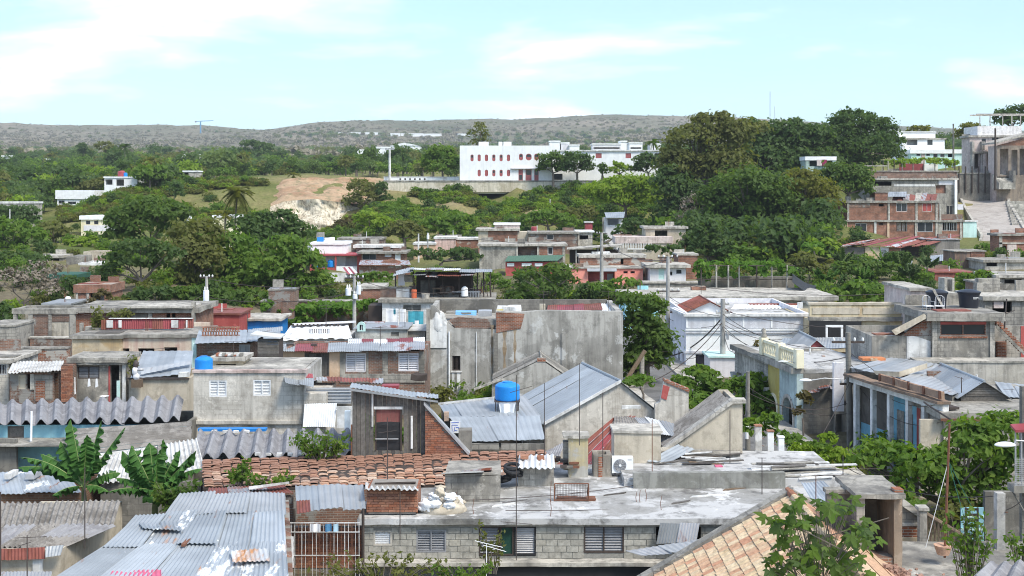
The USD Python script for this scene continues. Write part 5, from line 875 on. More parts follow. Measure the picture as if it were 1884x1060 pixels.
b.add('core',M().prism([(0.02,-.6),(x1,-.6),(x1,.02),(.02,h1-.03)],.03,.22),plain('mortar_bed',(.26,.23,.2),.95));pane_wall(b,'x',.02,x1,-.02,h1,.03,.26,.085,BRK1,'brick',holes=bf,th=.04,cap=260,rng=np.random.default_rng(9))
b.add('coping',M().hexa([[-.02,-.08,h1],[x1+.12,-.08,-.02],[-.02,.3,h1],[x1+.12,.3,-.02],[-.02,-.08,h1+.1],[x1+.18,-.08,.06],[-.02,.3,h1+.1],[x1+.18,.3,.06]]),GALV)
b.add('grey_box',M().rbox((b.at(843,815)[0],.3,-.2),(b.at(867,815)[0],.9,b.at(843,795)[1]),.3,.02),CONC_D)
t=T('centre_zinc_house','low house under two pale blue zinc roof slopes in the middle','house',900,815,49)
corr(t,P(808,745,54.2),P(965,728,54.2),P(995,766,51.4),P(822,768,51.2),n=6,mats=(ZINCB,ZINC),amp=.01,wl=.25,prof='box',seed=70,jit=.02);corr(t,P(826,767,51.1),P(993,765,51.3),P(1003,808,49.0),P(860,813,48.8),n=5,mats=(ZINCB,ZINCB),amp=.009,wl=.25,prof='box',seed=71,jit=.02)
t.add('curb',M().hexa([P(806,745,54.3),P(962,729,54.3),P(806,745,54.6),P(962,729,54.6),P(806,741,54.3),P(962,724,54.3),P(806,741,54.6),P(962,724,54.6)]),WHITED,world=True)
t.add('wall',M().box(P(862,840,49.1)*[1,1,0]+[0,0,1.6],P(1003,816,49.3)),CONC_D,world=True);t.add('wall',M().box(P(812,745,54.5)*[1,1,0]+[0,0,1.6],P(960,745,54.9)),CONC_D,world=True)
for i,(a0,a1)in enumerate(((862,918),(922,1002))):t.add('grey_tile_wall',M().rbox(P(a0,828,48.6),P(a1,816,48.7),.3,.02,i),CONC,world=True)
t.add('brown_post',M().box(P(817,775,51.2),P(826,757,51.4)),TILE_O,world=True)
m=M();pts=[(830,778),(846,776),(844,782),(832,783),(831,794),(836,788),(841,789),(845,795)]
s_=T('painted_board','white board with blue brush marks leaning on the lower zinc roof','board',838,797,49.6);s_.add('board',M().box((-.22,0,0),(.2,.03,.5)),WPAINT)
for(a_,b_)in(((-.17,.43),(.15,.46)),((-.15,.34),(.1,.33)),((-.15,.33),(-.13,.06)),((-.02,.26),(-.06,.06)),((.02,.24),(.13,.24)),((.13,.24),(.16,.05)),((-.02,.12),(.08,.1))):s_.add('brush_mark',M().tube([[a_[0],-.004,a_[1]],[b_[0],-.004,b_[1]]],.012,4),plain('blue_paint',(.03,.1,.5),.6))
tank('round blue plastic water tank on a pipe stand above the zinc roofs in the centre',911,956,702,735,52.4)
t=T('tank_stand','pipe stand with white cloth carrying the blue tank in the centre','stand',933,762,52.4)
for x in(-.5,-.4,.45,.5):
 for y in(-.3,.4):t.add('leg',M().tube([[x,y,-.1],[x,y,.62]],.02,5),IRON)
t.add('platform',M().box((-.56,-.5,.6),(.56,.55,.64)),WOODK);m=M();xs=np.linspace(-.36,.36,14);zs=np.linspace(0,.55,6);a_,b_=np.meshgrid(xs,zs,indexing='ij');m.sheet(np.stack([a_*(.75+.45*b_),-.5+.05*np.sin(a_*14),b_],-1),.008);t.add('cloth',m,CLOTHW)
t=T('gable_zinc_house','cream rendered gable house with a long pale metal roof slope, centre right','house',1140,850,52.0,yaw=14)
c=t.L(P(1140,703,52));ex=t.at(1003,780)[0];ez=t.at(1003,780)[1];rx=t.at(1222,742)[0];rz=t.at(1222,742)[1]
gable(t,ex,rx,5.3,ez,0.0,c[2],PLAST,(ZINCB,ZINCB),n=5,prof='box',amp=.01,wl=.3,zb=-1.5,seed=72)
t.add('rake_trim',M().hexa([[ex-.1,-.2,ez-.02],[0,-.2,c[2]],[ex-.1,-.1,ez-.02],[0,-.1,c[2]],[ex-.1,-.2,ez+.1],[0,-.2,c[2]+.12],[ex-.1,-.1,ez+.1],[0,-.1,c[2]+.12]]),WHITED)
b=T('ruined_end_wall','crumbling plaster wall with a red painted top corner right of the gable zinc house','wall',1212,800,51.6)
poly=[(b.at(1205,0+800)[0],-2),(b.at(1267,800)[0],-2),(b.at(1267,800)[0],b.at(1267,722)[1]),(b.at(1222,800)[0],b.at(1222,702)[1]),(b.at(1215,800)[0],b.at(1215,740)[1]),(b.at(1205,800)[0],b.at(1205,745)[1])]
b.add('wall',M().prism(poly,0,.35),PLAST);b.add('red_corner',M().prism([(b.at(1216,800)[0],b.at(1216,732)[1]),(b.at(1226,800)[0],b.at(1226,736)[1]),(b.at(1232,800)[0],b.at(1232,712)[1]),(b.at(1220,800)[0],b.at(1220,708)[1])],-.03,-.002),REDP)
b.add('brick_rake',M().hexa([[b.at(1221,800)[0],-.05,b.at(1221,702)[1]],[b.at(1268,800)[0],-.05,b.at(1268,722)[1]],[b.at(1221,800)[0],.4,b.at(1221,702)[1]],[b.at(1268,800)[0],.4,b.at(1268,722)[1]],[b.at(1221,800)[0],-.05,b.at(1221,697)[1]],[b.at(1268,800)[0],-.05,b.at(1268,716)[1]],[b.at(1221,800)[0],.4,b.at(1221,697)[1]],[b.at(1268,800)[0],.4,b.at(1268,716)[1]]]),BRICK)
t=T('rust_roof_house','low house with rust red corrugated roof between the tiled roof and the triangular wall','house',1100,860,46.3)
corr(t,P(1128,770,50.2),P(1170,764,50.6),P(1130,868,45.6),P(1005,868,45.6),n=5,mats=(RUST,MAROON,RUST),amp=.018,wl=.14,seed=73,jit=.05);corr(t,P(1130,764,50.4),P(1185,768,50.2),P(1212,790,48.2),P(1128,786,48.6),n=3,mats=(ASB,GALV),amp=.016,wl=.12,seed=74,jit=.05)
corr(t,P(1186,768,50.0),P(1268,782,49.6),P(1272,805,47.6),P(1215,800,48.0),n=3,mats=(WHITEM,ZINC),amp=.014,wl=.12,seed=75,jit=.05);corr(t,P(1000,832,47.4),P(1040,812,48.2),P(1030,838,46.6),P(990,842,46.6),n=2,mats=(ASBP,),amp=.014,wl=.12,seed=76)
t.add('wall',M().box(P(1010,868,45.8)*[1,1,0]+[0,0,2],P(1215,872,46.0)),CONC_D,world=True)
for k in range(4):t.add('white_strip',M().tube([P(1030+k*22,866,45.5),P(1128+k*10,776+k*2,49.7)],.014,4),ZINCR,world=True)
t.add('white_lump',M().rbox(P(1145,752,50.4),P(1178,745,50.6),.3,.06,3),WHITED,world=True)
c=house('yellow_chimney','small yellow and grey chimney block with broken top','chimney',1046,1082,806,852,43.9,D=.8,wall=plaster('yellow_grey_render',(.45,.36,.17),(.42,.4,.36),stain=(.25,.23,.2)),roof='parapet',base=-.6)
c.add('side_block',M().rbox((-.18,.2,-.3),(-.004,.7,c.H-.2),.2,.02),CONC);c.add('top',M().rbox((-.2,-.08,c.H+.004),(c.W+.05,.85,c.H+.1),.2,.03),CONC_L)
c=house('beige_roof_box','square beige plastered roof box with flat lid, right of the yellow chimney','roof box',1130,1216,792,836,45.0,D=1.3,wall=BEIGE,roof='slab',rm=CONC_L,rh=.1,ov=.06,base=-.8,rough=.03)
t=T('triangle_gable_house','house with a tall triangular beige gable wall and slanting coping','house',1225,836,46.6)
x1,h1,x2=t.at(1366,836)[0],t.at(1366,742)[1],t.at(1348,836)[0]
t.add('gable_wall',M().prism([(0,-2),(x1,-2),(x1,h1),(x2,h1),(0,.05)],0,.25),BEIGE);t.add('gable_wall',M().prism([(0,-2),(x1,-2),(x1,h1),(x2,h1),(0,.05)],3.0,3.2),BEIGE);t.add('wall',M().box((x1-.2,.252,-2),(x1,2.998,h1-.01)),BEIGE)
v8=lambda a,b,y0,y1,h:[[a[0],y0,a[1]],[b[0],y0,b[1]],[a[0],y1,a[1]],[b[0],y1,b[1]],[a[0],y0,a[1]+h],[b[0],y0,b[1]+h],[a[0],y1,a[1]+h],[b[0],y1,b[1]+h]]
t.add('coping',M().hexa(v8((-.3,-.1),(x2,h1+.01),-.12,.4,.16)),CONC_L);t.add('coping',M().rbox((x2+.002,-.12,h1+.01),(x1+.12,.4,h1+.16),.2,.02),CONC_L);corr(t,t.o+[x2,.3,h1+.02],t.o+[x2,3.2,h1+.02],t.o+[0,3.2,.07],t.o+[0,.3,.07],n=3,mats=(ASB,),amp=.02,wl=.17,seed=77)
corr(t,P(1248,818,46.3),P(1278,826,46.2),P(1232,850,44.9),P(1190,848,44.9),n=2,mats=(ZINCB,),amp=.01,wl=.2,prof='box',seed=78,name='blue_sheet');t.add('mossy_slope',M().hexa([P(1212,832,46.4),P(1362,845,45.8),P(1212,826,46.5),P(1362,836,46.5),P(1212,829,46.4),P(1362,838,45.8),P(1212,822,46.5),P(1362,830,46.5)]),CONC,world=True)
t.add('pink_floor',M().box(P(1366,842,47.0),P(1412,832,48.0)),PINKP,world=True)
for i,(u0,u1,v0,v1,d,lab)in enumerate(((1390,1402,785,832,49.5,'white peeling fence post by the street, leftmost of three'),(1413,1424,795,843,48.5,'white peeling fence post by the street, middle of three'),(1433,1443,806,858,47.6,'white peeling fence post by the street, rightmost of three'))):
 q=T('fence_post',lab,'post',u0,v1,d);w=q.at(u1,v1)[0];h=q.at(u0,v0)[1];q.add('shaft',M().rbox((0,0,-1.5),(w,w,h),.15,.012,i),WHITE if i else WHITED);q.add('cap',M().rbox((-.02,-.02,h+.003),(w+.02,w+.02,h+.05),.1,.01),BRK1 if i<2 else WHITE)
 for k in range(3):q.add('wire_hook',M().tube([[w,.05,h*(.25+.28*k)],[w+.1,.05,h*(.25+.28*k)-.03]],.012,4),RUSTI)
t=house('corrugated_hut','small brick and block hut under a pale corrugated roof at the left','hut',18,112,684,740,62.0,D=3.2,wall=BRICKG,roof='none',wins=[('panel',34,47,690,716,{'mt':BEIGE,'cols':1}),('hole',49,57,688,716),('hole',99,110,686,740)])
t.add('block_patch',M().box((t.at(63,700)[0],-.03,t.at(63,735)[1]),(t.at(97,700)[0],-.003,t.at(63,690)[1])),BLOCKF);t.add('grey_panel',M().box((t.at(56,700)[0],-.06,t.at(56,717)[1]),(t.at(63,700)[0],-.031,t.at(56,688)[1])),CONC_L)
t.add('brick_patch',M().box((t.at(66,700)[0],-.06,t.at(66,738)[1]),(t.at(83,700)[0],-.032,t.at(66,700)[1])),BRICK)
corr(t,P(24,665,65.4),P(118,664,65.4),P(112,683,61.6),P(14,686,61.5),n=5,mats=(ASBL,ASBL,WHITEM),amp=.026,wl=.177,seed=80)
b=T('brick_pier','red brick pier between the corrugated hut and the slab roofed hut','pier',112,740,61.8);w=b.at(134,740)[0];b.add('core',M().box((.02,.03,-1),(w-.02,.6,b.at(112,672)[1])),BRICKG);pane_wall(b,'x',0,w,0,b.at(112,674)[1],.03,.26,.085,BRK1,'brick',th=.04,cap=90)
t=house('slab_hut','grey hut with thick sagging concrete slab roof and white cloths on its wall','hut',134,228,666,742,62.6,D=2.0,wall=CONC,roof='none',wins=[('louver',143,183,674,697,{'mt':GPAINT,'fr':WOODK,'n':7}),('hole',203,219,672,742)])
t.add('roof',M().rbox((t.at(126,660)[0],-.3,t.H),(t.at(236,660)[0],2.2,t.H+.25),.3,.07,9),CONC);t.add('eave',M().rbox((t.at(128,660)[0],-.25,t.H-.12),(t.at(232,660)[0],-.02,t.H-.005),.3,.02),CONC)
t.add('white_post',M().box((t.at(226,700)[0],-.1,-.5),(t.at(232,700)[0],.0,t.H-.13)),WHITED);t.add('red_frame',M().box((t.at(200,700)[0],-.04,-.3),(t.at(203,700)[0],.0,t.at(200,674)[1])),REDP);t.add('door',M().box((t.at(216,700)[0],-.12,-.3),(t.at(222,700)[0],-.08,t.at(200,700)[1])),MINT)
for i,(u,v0,v1)in enumerate(((137,694,727),(164,697,712),(178,697,713))):
 p=P(u,v1,62.1);s=62.1/FPX;solo('hanging_cloth',f'white cloth hanging on the slab roofed hut, {["left corner", "under the window", "right of the window"][i]}','cloth',M().prism([(p[0]-2.5*s,p[2]),(p[0]+2.5*s,p[2]+2*s),(p[0]+1.2*s,p[2]+(v1-v0)*s),(p[0]-1.4*s,p[2]+(v1-v0)*s)],p[1]-.03,p[1]+.03),CLOTHW)
solo('wash_basin','white wash basin on the ground before the slab roofed hut','basin',M().lathe([(0,0),(.1,0),(.2,.1),(.24,.12),(.2,.11),(0,.03)],P(192,733,61.5),14),WPAINT)
t=house('blue_zinc_shed','beige walled shed with a patched blue zinc roof left of the plaster house','shed',237,347,697,742,60.5,D=3.6,wall=BEIGE,roof='none')
corr(t,P(264,646,65.8),P(356,645,65.8),P(350,688,61.0),P(240,696,60.3),n=3,mats=(ZINCB,),amp=.01,wl=.4,prof='box',seed=81);corr(t,P(262,678,61.3),P(352,665,62.6),P(350,672,62.0),P(258,690,60.5),n=1,mats=(ZINC,),amp=.01,wl=.3,prof='box',seed=82,jit=.06);t.add('white_piece',M().rbox(P(328,694,60.4),P(349,684,60.7),.3,.02),WHITED,world=True)
t.add('fascia',M().box((-.1,-.12,t.H-.02),(t.W+.05,-.02,t.H+.06)),IRON)
b=T('cloth_bundle','dark and pale cloth bundle at the left corner of the blue zinc shed','cloths',250,698,60.0)
for(c,r_,mt)in(((0,0,.75),(.13,.12,.22),IRON),((-.03,-.04,.42),(.15,.13,.22),LILAC),((.02,0,.16),(.17,.15,.2),LILAC),((-.12,.05,.3),(.1,.1,.32),WOODK),((.24,0,.5),(.18,.12,.08),GALV)):
 e=trimesh.creation.icosphere(2,1.0);v=np.array(e.vertices);b.add('cloth',(v*r_*(1+.5*(meshkit.fbm(v*2+c[2]*9,2,3)[:,None]-.5))+c,np.array(e.faces)),mt,smooth=True)
b.add('crate',M().box((-.2,-.15,-.4),(.3,.2,0)),WOODB)
# MIDDLE, BEHIND (62 to 115 m)
t=house('peach_row_house','long peach and grey row house with louvred windows under a patched sheet roof','house',518,782,646,694,68.0,D=4.5,wall=BRICKG,roof='none',wins=[('planks',561,605,650,692,{'mt':WOOD,'cols':2,'door':True}),('louver',636,673,650,684,{'mt':LILAC,'fr':LILAC,'n':9}),('louver',733,770,650,683,{'mt':LILAC,'fr':LILAC,'n':9})])
for a,b,mt in((520,560,PEACH),(606,625,PEACH),(626,635,CONC),(674,678,CONC),(704,714,CONC),(771,781,CONC_D)):t.add('render_panel',M().box((t.at(a,690)[0],-.03,-.2),(t.at(b,690)[0],-.002,t.H-.02)),mt)
t.add('base_band',M().box((t.at(626,690)[0],-.06,-.3),(t.W,-.031,.2)),CONC)
corr(t,P(515,633,72.2),P(782,627,72.4),P(782,644,67.6),P(512,648,67.5),n=9,mats=(ZINCR,ZINC,MAROON,ZINC,RUST),amp=.016,wl=.13,seed=101,jit=.05)
for(a,b)in((527,541),(572,583)):t.add('roof_vent',M().rbox(P(a,639,70.5),P(b,632,70.8),.3,.02),IRON,world=True)
corr(t,P(640,624,73),P(782,622,73),P(782,632,71.5),P(640,634,71.5),n=6,mats=(MAROON,WHITEM,MAROON,REDM),amp=.016,wl=.13,seed=102,jit=.06)
solo('firewood','stack of dark sticks and boards at the right end of the peach row house','wood',M().rbox(P(756,700,66.5),P(786,686,67),.25,.12,3),WOODK);solo('crate','bright red crate on the roof right of the wood shack','crate',M().rbox(P(702,716,60),P(735,706,60.6),.3,.01),REDM)
t=T('plank_tower','narrow grey plank box standing on the roofs left of the peach row house','shed',474,666,62.8);w,h=t.at(513,666)[0],t.at(474,616)[1]
for i in range(9):t.add('plank',M().box((0,rs.uniform(-.01,.01),h*i/9-.2),(w,.04,h*(i+.94)/9-.2)),WOOD)
t.add('side',M().box((w-.05,.05,-.3),(w,1.2,h-.22)),WOODK);t.add('side',M().box((0,.05,-.3),(.05,1.2,h-.22)),WOODK);t.add('roof',M().hexa(v8((-.35,h-.02),(w+.1,h-.2),-.2,1.4,.08)),WHITEM)
corr(t,P(465,605,66),P(520,601,66),P(520,608,64),P(462,612,64),n=2,mats=(ZINC,),amp=.014,wl=.12,seed=103)
t=house('blue_zinc_house','brick house under a wide pale blue zinc roof with an orange brick grille on top','house',362,462,632,665,66.5,D=4.0,wall=BRICKG,roof='none',wins=[('panel',440,460,634,662,{'mt':ZINCB,'cols':2})])
corr(t,P(366,608,71),P(516,606,71),P(516,628,65.8),P(358,632,65.8),n=5,mats=(ZINCB,),amp=.012,wl=.3,prof='box',seed=104);t.add('white_corner',M().box((-.2,-.1,-.3),(0,.2,t.H)),MINT)
g=T('brick_grille','low orange brick grille wall on the pale blue zinc roof','grille',371,619,68.5);W,H=g.at(441,619)[0],g.at(371,601)[1]
for z0,z1 in((0,.08),(H/2-.03,H/2+.03),(H-.08,H)):g.add('course',M().box((0,0,z0),(W,.12,z1)),BRICK)
for k in range(14):
 for j,(z0,z1)in enumerate(((.08,H/2-.03),(H/2+.03,H-.08))):g.add('brick',M().box((W*(k+.15+.25*j)/14.3,.01,z0),(W*(k+.55+.25*j)/14.3,.11,z1)),BRK1)
t=house('red_shed','red sheet walled shed behind the transformer pole','shed',362,440,576,606,92,D=4,wall=REDP,roof='slab',rm=RUST,rh=.15)
house('low_white_roof_house','small low house with white roof and blue side right of the red shed','house',441,512,586,604,95,D=4,wall=BLUET,roof='slab',rm=CONC_L,ov=.3)
t=T('concrete_frame_ruin','roofless concrete frame ruin with brick infill at the far left','ruin',24,665,82.0);zz=t.ground()-.4
px=lambda u:t.at(u,660)[0];pz=lambda v:t.at(24,v)[1]
for u0,u1 in((24,30),(52,60),(89,95),(128,137)):t.add('column',M().rbox((px(u0),0,zz),(px(u1),.3,pz(578)),.5,.015),CONC)
for u0 in(38,47):t.add('column',M().rbox((px(u0),.8,zz),(px(u0+5),1.1,pz(578)),.5,.015),CONC)
t.add('beam',M().rbox((px(22),-.03,pz(578)+.003),(px(140),.33,pz(568)),.5,.03),CONC);t.add('beam',M().rbox((px(26),2.6,pz(578)),(px(136),2.9,pz(569)),.5,.03),CONC)
t.add('side_beam',M().rbox((px(22),.34,pz(577)),(px(28),2.59,pz(569)),.5,.02),CONC);t.add('infill',M().box((px(60),.08,zz),(px(89),.24,pz(579))),BRICKG);t.add('infill',M().box((px(95),.1,zz),(px(128),.24,pz(579))),plaster('raw_cream',(.38,.34,.27),(.48,.43,.35)));t.add('infill_top',M().box((px(95),.06,pz(592)),(px(128),.098,pz(579))),BRICKG)
t.add('stair',M().rbox((px(30),.4,zz),(px(50),1.8,pz(640)),.5,.03),CONC_D);t.add('back_wall',M().box((px(28),2.6,zz),(px(134),2.8,pz(600))),CONC_D)
t.add('white_tank',M().box((px(48),.5,pz(640)),(px(53),.9,pz(597))),WHITE)
house('brick_parapet_house','brick terrace wall with pale capping in front of the ruin, upper one','wall',55,128,620,645,76,D=.4,wall=BRICKG,roof='slab',rm=CONC_L,rh=.1,ov=.05);house('brick_terrace_wall','long brick terrace wall with pale capping, lower one, above the corrugated hut','wall',28,124,639,668,71,D=.4,wall=BRICKP,roof='slab',rm=CONC,rh=.1,ov=.05)
house('grey_pier_house','grey concrete block of wall at the far left edge','wall',-30,27,598,668,74,D=3,wall=CONC,roof='slab',rm=CONC,ov=.05,rh=.12);house('barred_house','low grey house with barred window at the left edge beside the corrugated hut','house',-60,16,662,740,64.5,D=4,wall=CONC_L,roof='slab',rm=CONC_L,wins=[('bars',-20,13,668,690,{'mt':GALV,'fr':GALV,'n':5})])
for(u,v,lab)in((16,619,'lower left'),(150,590,'on a grey pedestal'),(125,550,'above the ruin')):solo('white_bowl',f'small white dish like lamp cap, {lab}','lamp',M().lathe([(0,.22),(.12,.2),(.24,.08),(.26,0),(.15,-.08),(0,-.1)],P(u,v,76 if v>600 else 88 if v>560 else 100),14),WPAINT,smooth=True)
t=house('tan_wall_house','tan plaster wall with stained top behind the slab roofed hut','house',133,222,617,668,73,D=3,wall=TAN,roof='slab',rm=CONC,rh=.2)
t=house('cream_row_house','cream and pink stained house with small dark openings behind the blue zinc shed','house',221,362,615,690,73.4,D=4.5,wall=plaster('cream_pink_render',(.5,.40,.31),(.58,.49,.39),stain=(.38,.2,.17),streak=.5),roof='slab',rm=CONC,rh=.2,wins=[('hole',254,284,641,652),('hole',302,326,639,650),('hole',222,238,641,655)])
t.add('side_strip',M().box((t.W-.3,-.04,t.zb),(t.W+.05,-.002,t.H-.22)),MINT)
b=T('maroon_fence','maroon corrugated fence with pale patches on the roof of the cream house','fence',186,608,75.5)
corr(b,P(186,588,75.6),P(356,586,75.6),P(356,604,75.5),P(186,606,75.5),n=9,mats=(MAROON,MAROON,RUST),amp=.02,wl=.14,seed=105,jit=.03)
for a,c in((196,208),(218,224),(315,328),(342,345)):b.add('pale_patch',M().box(P(a,603,75.4),P(c,589,75.44)),WHITED,world=True)
b.add('top_rail',M().box(P(200,587,75.5),P(356,585,75.7)),WHITED,world=True)
t=house('long_brick_row','long low brick building with a ragged concrete roof edge behind the maroon fence','house',140,360,566,612,84,D=5,wall=BRICK,roof='slab',rm=CONC,rh=.35,ov=.3,rough=.06,wins=[('hole',306,313,576,586),('hole',316,323,576,586)])
t.add('pier',M().box((t.at(274,600)[0],-.2,0),(t.at(281,600)[0],-.01,t.H-.36)),CONC);t.add('pier',M().rbox((t.at(354,600)[0],-.3,0),(t.at(360,600)[0],.1,t.H+.4),.5,.02),CONC);t.add('roof_piece',M().rbox((t.at(240,600)[0],-.6,t.H+.004),(t.at(358,600)[0],2,t.H+.16),.5,.05,3),CONC_L)
t.add('dark_bay',M().box((t.at(225,600)[0],-.03,.4),(t.at(272,600)[0],-.002,t.H-.4)),CONC_D)
weed('shrub','green and yellow weed hanging over the ruin wall beside the maroon fence','shrub',180,622,76,22,60,L_OLIVE,160,.16);weed('shrub','small green weed between the slab roofed hut and the blue zinc shed','shrub',243,690,62.5,16,40,L_OLIVE,90,.12);weed('shrub','weeds trailing under the ragged roof edge of the long brick row','shrub',222,592,83,40,22,L_OLIVE,120,.2)
solo('pedestal','short grey pedestal with white box beside it in the ruin yard','pedestal',M().rbox(P(146,612,78),P(154,594,78.3),.4,.02).rbox(P(155,616,78),P(176,599,78.8),.4,.03),CONC)
t=house('white_roof_house','low house with a white painted roof and vent louvres, left of the central pole','house',520,640,622,650,77,D=4,wall=WHITED,roof='none')
corr(t,P(535,600,83),P(640,596,83),P(648,622,76.6),P(516,626,76.6),n=4,mats=(WHITE,),amp=.03,wl=.6,prof='box',seed=106);t.add('ridge',M().hexa([P(538,599,82),P(655,594,82),P(538,599,83),P(655,594,83),P(538,595,82),P(655,590,82),P(538,595,83),P(655,590,83)]),LILAC,world=True)
for(a,b,c,e)in((538,628,596,601),(568,608,605,613)):
 for i in range(12):t.add('vent_slat',M().box(P(a+(b-a)*i/12,e,80.5 if c<600 else 78.6),P(a+(b-a)*(i+.45)/12,c,80.6 if c<600 else 78.7)),IRON,world=True)
t=house('grey_board_house','low house with pale grey board walls right of the central pole','house',654,748,604,648,77.5,D=3.5,wall=plaster('pale_grey_board',(.38,.37,.33),(.5,.49,.45),streak=.3),roof='slab',rm=ZINC,rh=.06,wins=[('panel',719,734,611,619,{'mt':CONC_D,'cols':1})]);house('grey_side_shed','grey shed with corrugated edge right of the pale board house','shed',748,782,606,648,78.5,D=3,wall=CONC,roof='slab',rm=ASBL,rh=.1)
t=T('round_top_window','small white round topped wall niche beside the central pole','niche',657,610,76.8);w=t.at(672,610)[0]
t.add('arch',M().prism(sg.Polygon([(0,0),(w,0),(w,.35)]+[(w/2+w/2*math.cos(a),.35+.26*math.sin(a))for a in np.linspace(0,math.pi,12)]).difference(sg.box(w*.3,.08,w*.7,.42)),0,.2),MINT);t.add('dark',M().box((w*.3,.1,.08),(w*.7,.15,.42)),BLACK);t.add('mullion',M().box((w*.47,.05,.08),(w*.53,.09,.42)),WPAINT)
t=T('stained_wall_building','tall old building with a huge black stained plaster side wall and ruined left corner','building',786,736,75.0);zb=t.ground()-.5
Q=lambda pts:[t.at(u,v)for u,v in pts]
A_=sg.Polygon([(t.at(786,700)[0],zb)]+Q([(786,572),(792,570),(792,562),(800,563),(812,576),(816,586),(826,596),(836,604),(912,606)])+[(t.at(912,700)[0],zb)])
hole=sg.box(*t.at(832,682),*t.at(847,655));t.add('wall',M().prism(A_.difference(hole),.0,.35),GREYW);window(t,t.at(832,682)[0],t.at(847,682)[0],t.at(832,682)[1],t.at(832,655)[1],'bars',.08,IRON,cols=1,n=5)
B_=sg.Polygon([(t.at(912,700)[0]+.003,zb)]+Q([(912.1,572),(960,574),(1000,571),(1146,573)])+[(t.at(1146,700)[0],zb)]);t.add('wall',M().prism(B_,-.12,.35),GREYW)
W=t.at(1146,700)[0];t.add('wall',M().rbox((W-.35,.352,zb),(W,8.5,t.at(1146,575)[1]),.8,.01),GREYW);t.add('wall',M().box((0,.352,zb),(.3,8.5,t.at(786,575)[1])),GREYW);t.add('wall',M().box((.3,8.2,zb),(W-.35,8.5,t.at(1146,573)[1])),CONC_D)
t.add('plaster_mass',M().rbox((t.at(791,600)[0],-.06,t.at(791,640)[1]),(t.at(822,600)[0],-.002,t.at(791,588)[1]),.4,.0),WHITED)
e=trimesh.creation.icosphere(3,1.0);v=np.array(e.vertices)*[.5,.22,.8]*(1+.8*(meshkit.fbm(np.array(e.vertices)*2.6,4,4)[:,None]-.5));t.add('crumbling_corner',(v+[t.at(808,600)[0],.1,t.at(806,596)[1]],np.array(e.faces)),WHITED,smooth=True)
t.add('brick_infill',M().prism(Q([(838,604),(912,605),(912,589),(880,586),(842,584),(826,590)]),.1,.4),BRICKG);t.add('brick_patch',M().prism(Q([(913,612),(958,604),(962,590),(965,577),(913,574)]),-.16,-.122),BRICK)
for u,mt in((1037,GREYW),(912,CONC_D)):t.add('pilaster',M().box((t.at(u-4,700)[0],-.19,zb),(t.at(u+4,700)[0],-.123,t.at(u,612)[1])),mt)
for i,(u,w_)in enumerate(((928,4),(947,3),(905,2.5))):
 k=np.linspace(0,1,12);vv_=598+k*95;hw=w_*(1-.5*k)*(1+.5*np.sin(k*17+i));pts=[t.at(u+h_,v_)for h_,v_ in zip(hw,vv_)]+[t.at(u-h_*.8,v_)for h_,v_ in zip(hw[::-1],vv_[::-1])];t.add('rust_run',M().prism(pts,-.124 if u>912 else-.004,-.1205 if u>912 else-.0005),plaster('brown_stain',(.22,.15,.085),(.32,.25,.17),streak=.8,ns=.8))
for u,w_ in((826.5,.05),(877,.02)):t.add('pipe',M().tube([[t.at(u,730)[0],-.08,t.at(u,735)[1]],[t.at(u,600)[0],-.08,t.at(u,610)[1]]],w_,8),WPAINT)
t.add('sill',M().box((t.at(830,682)[0],-.07,t.at(830,685)[1]),(t.at(850,682)[0],-.001,t.at(830,683)[1])),WHITED)
for k,(a,b)in enumerate(((832,836),(841,847))):t.add('whitewash_run',M().box((t.at(a,700)[0],-.012,t.at(a,722)[1]),(t.at(b,700)[0],-.002,t.at(a,686)[1])),WHITED)
t.add('left_post',M().rbox((t.at(785,700)[0],-.3,zb),(t.at(791,700)[0],-.004,t.at(785,568)[1]),.5,.02),CONC)
corr(t,P(1008,561,83.2),P(1120,558,83.2),P(1125,572,78.5),P(1005,574,78.5),n=7,mats=(MAROON,WHITEM,MAROON,RUST),amp=.018,wl=.14,seed=107,jit=.06);t.add('deck',M().box((.31,.36,t.at(786,600)[1]-.2),(W-.36,8.1,t.at(786,600)[1])),CONC)
t.add('beige_stub',M().box(P(993,573,78.2),P(1003,559,78.6)),BEIGE,world=True);solo('roof_junk','heap of pale scrap and boards on the big stained building behind the brick part','scrap',M().rbox(P(915,574,77),P(958,562,78),.35,.18,5),WHITED)
solo('yellow_drum','yellow plastic drum lying on the ruined top of the stained building','drum',M().tube([P(914,574,76.6),P(926,573,76.6)],.16,10),YELP)
for i,(a,b,c,e,mt)in enumerate(((820,868,572,578,CONC),(838,877,571,580,BLUET),(880,905,570,582,GALV))):solo('roof_scrap',['grey slab lying on the ruined top beside the blue tarp','folded pale blue tarp on the ruined top of the stained building','grey pipes leaning on the ruined top right of the blue tarp'][i],['slab','tarp','pipes'][i],M().rbox(P(a,e,78),P(b,c,79),.4,.05,i),mt if i!=1 else plain('pale_blue_tarp',(.2,.45,.75),.5))
t=T('small_gable_house','small grey gabled house with whitish rake in front of the stained wall','house',880,735,68.5);ap=t.at(996,662)
gable(t,t.at(905,735)[0],t.at(1060,735)[0],3.6,t.at(905,706)[1],ap[0],ap[1],GREYW,(CONC,CONC_D),n=3,prof='flat',amp=0,wl=1,ov=.0,seed=108,zb=-3);t.add('brick_tip',M().box((ap[0]-.25,-.03,ap[1]-.12),(ap[0]+.25,.18,ap[1]+.09)),BRICK)
t.add('pale_rake',M().hexa(v8((t.at(872,735)[0],t.at(872,718)[1]),(ap[0]-2.2,ap[1]-1.12),-.2,-.02,.12)),CONC_L)
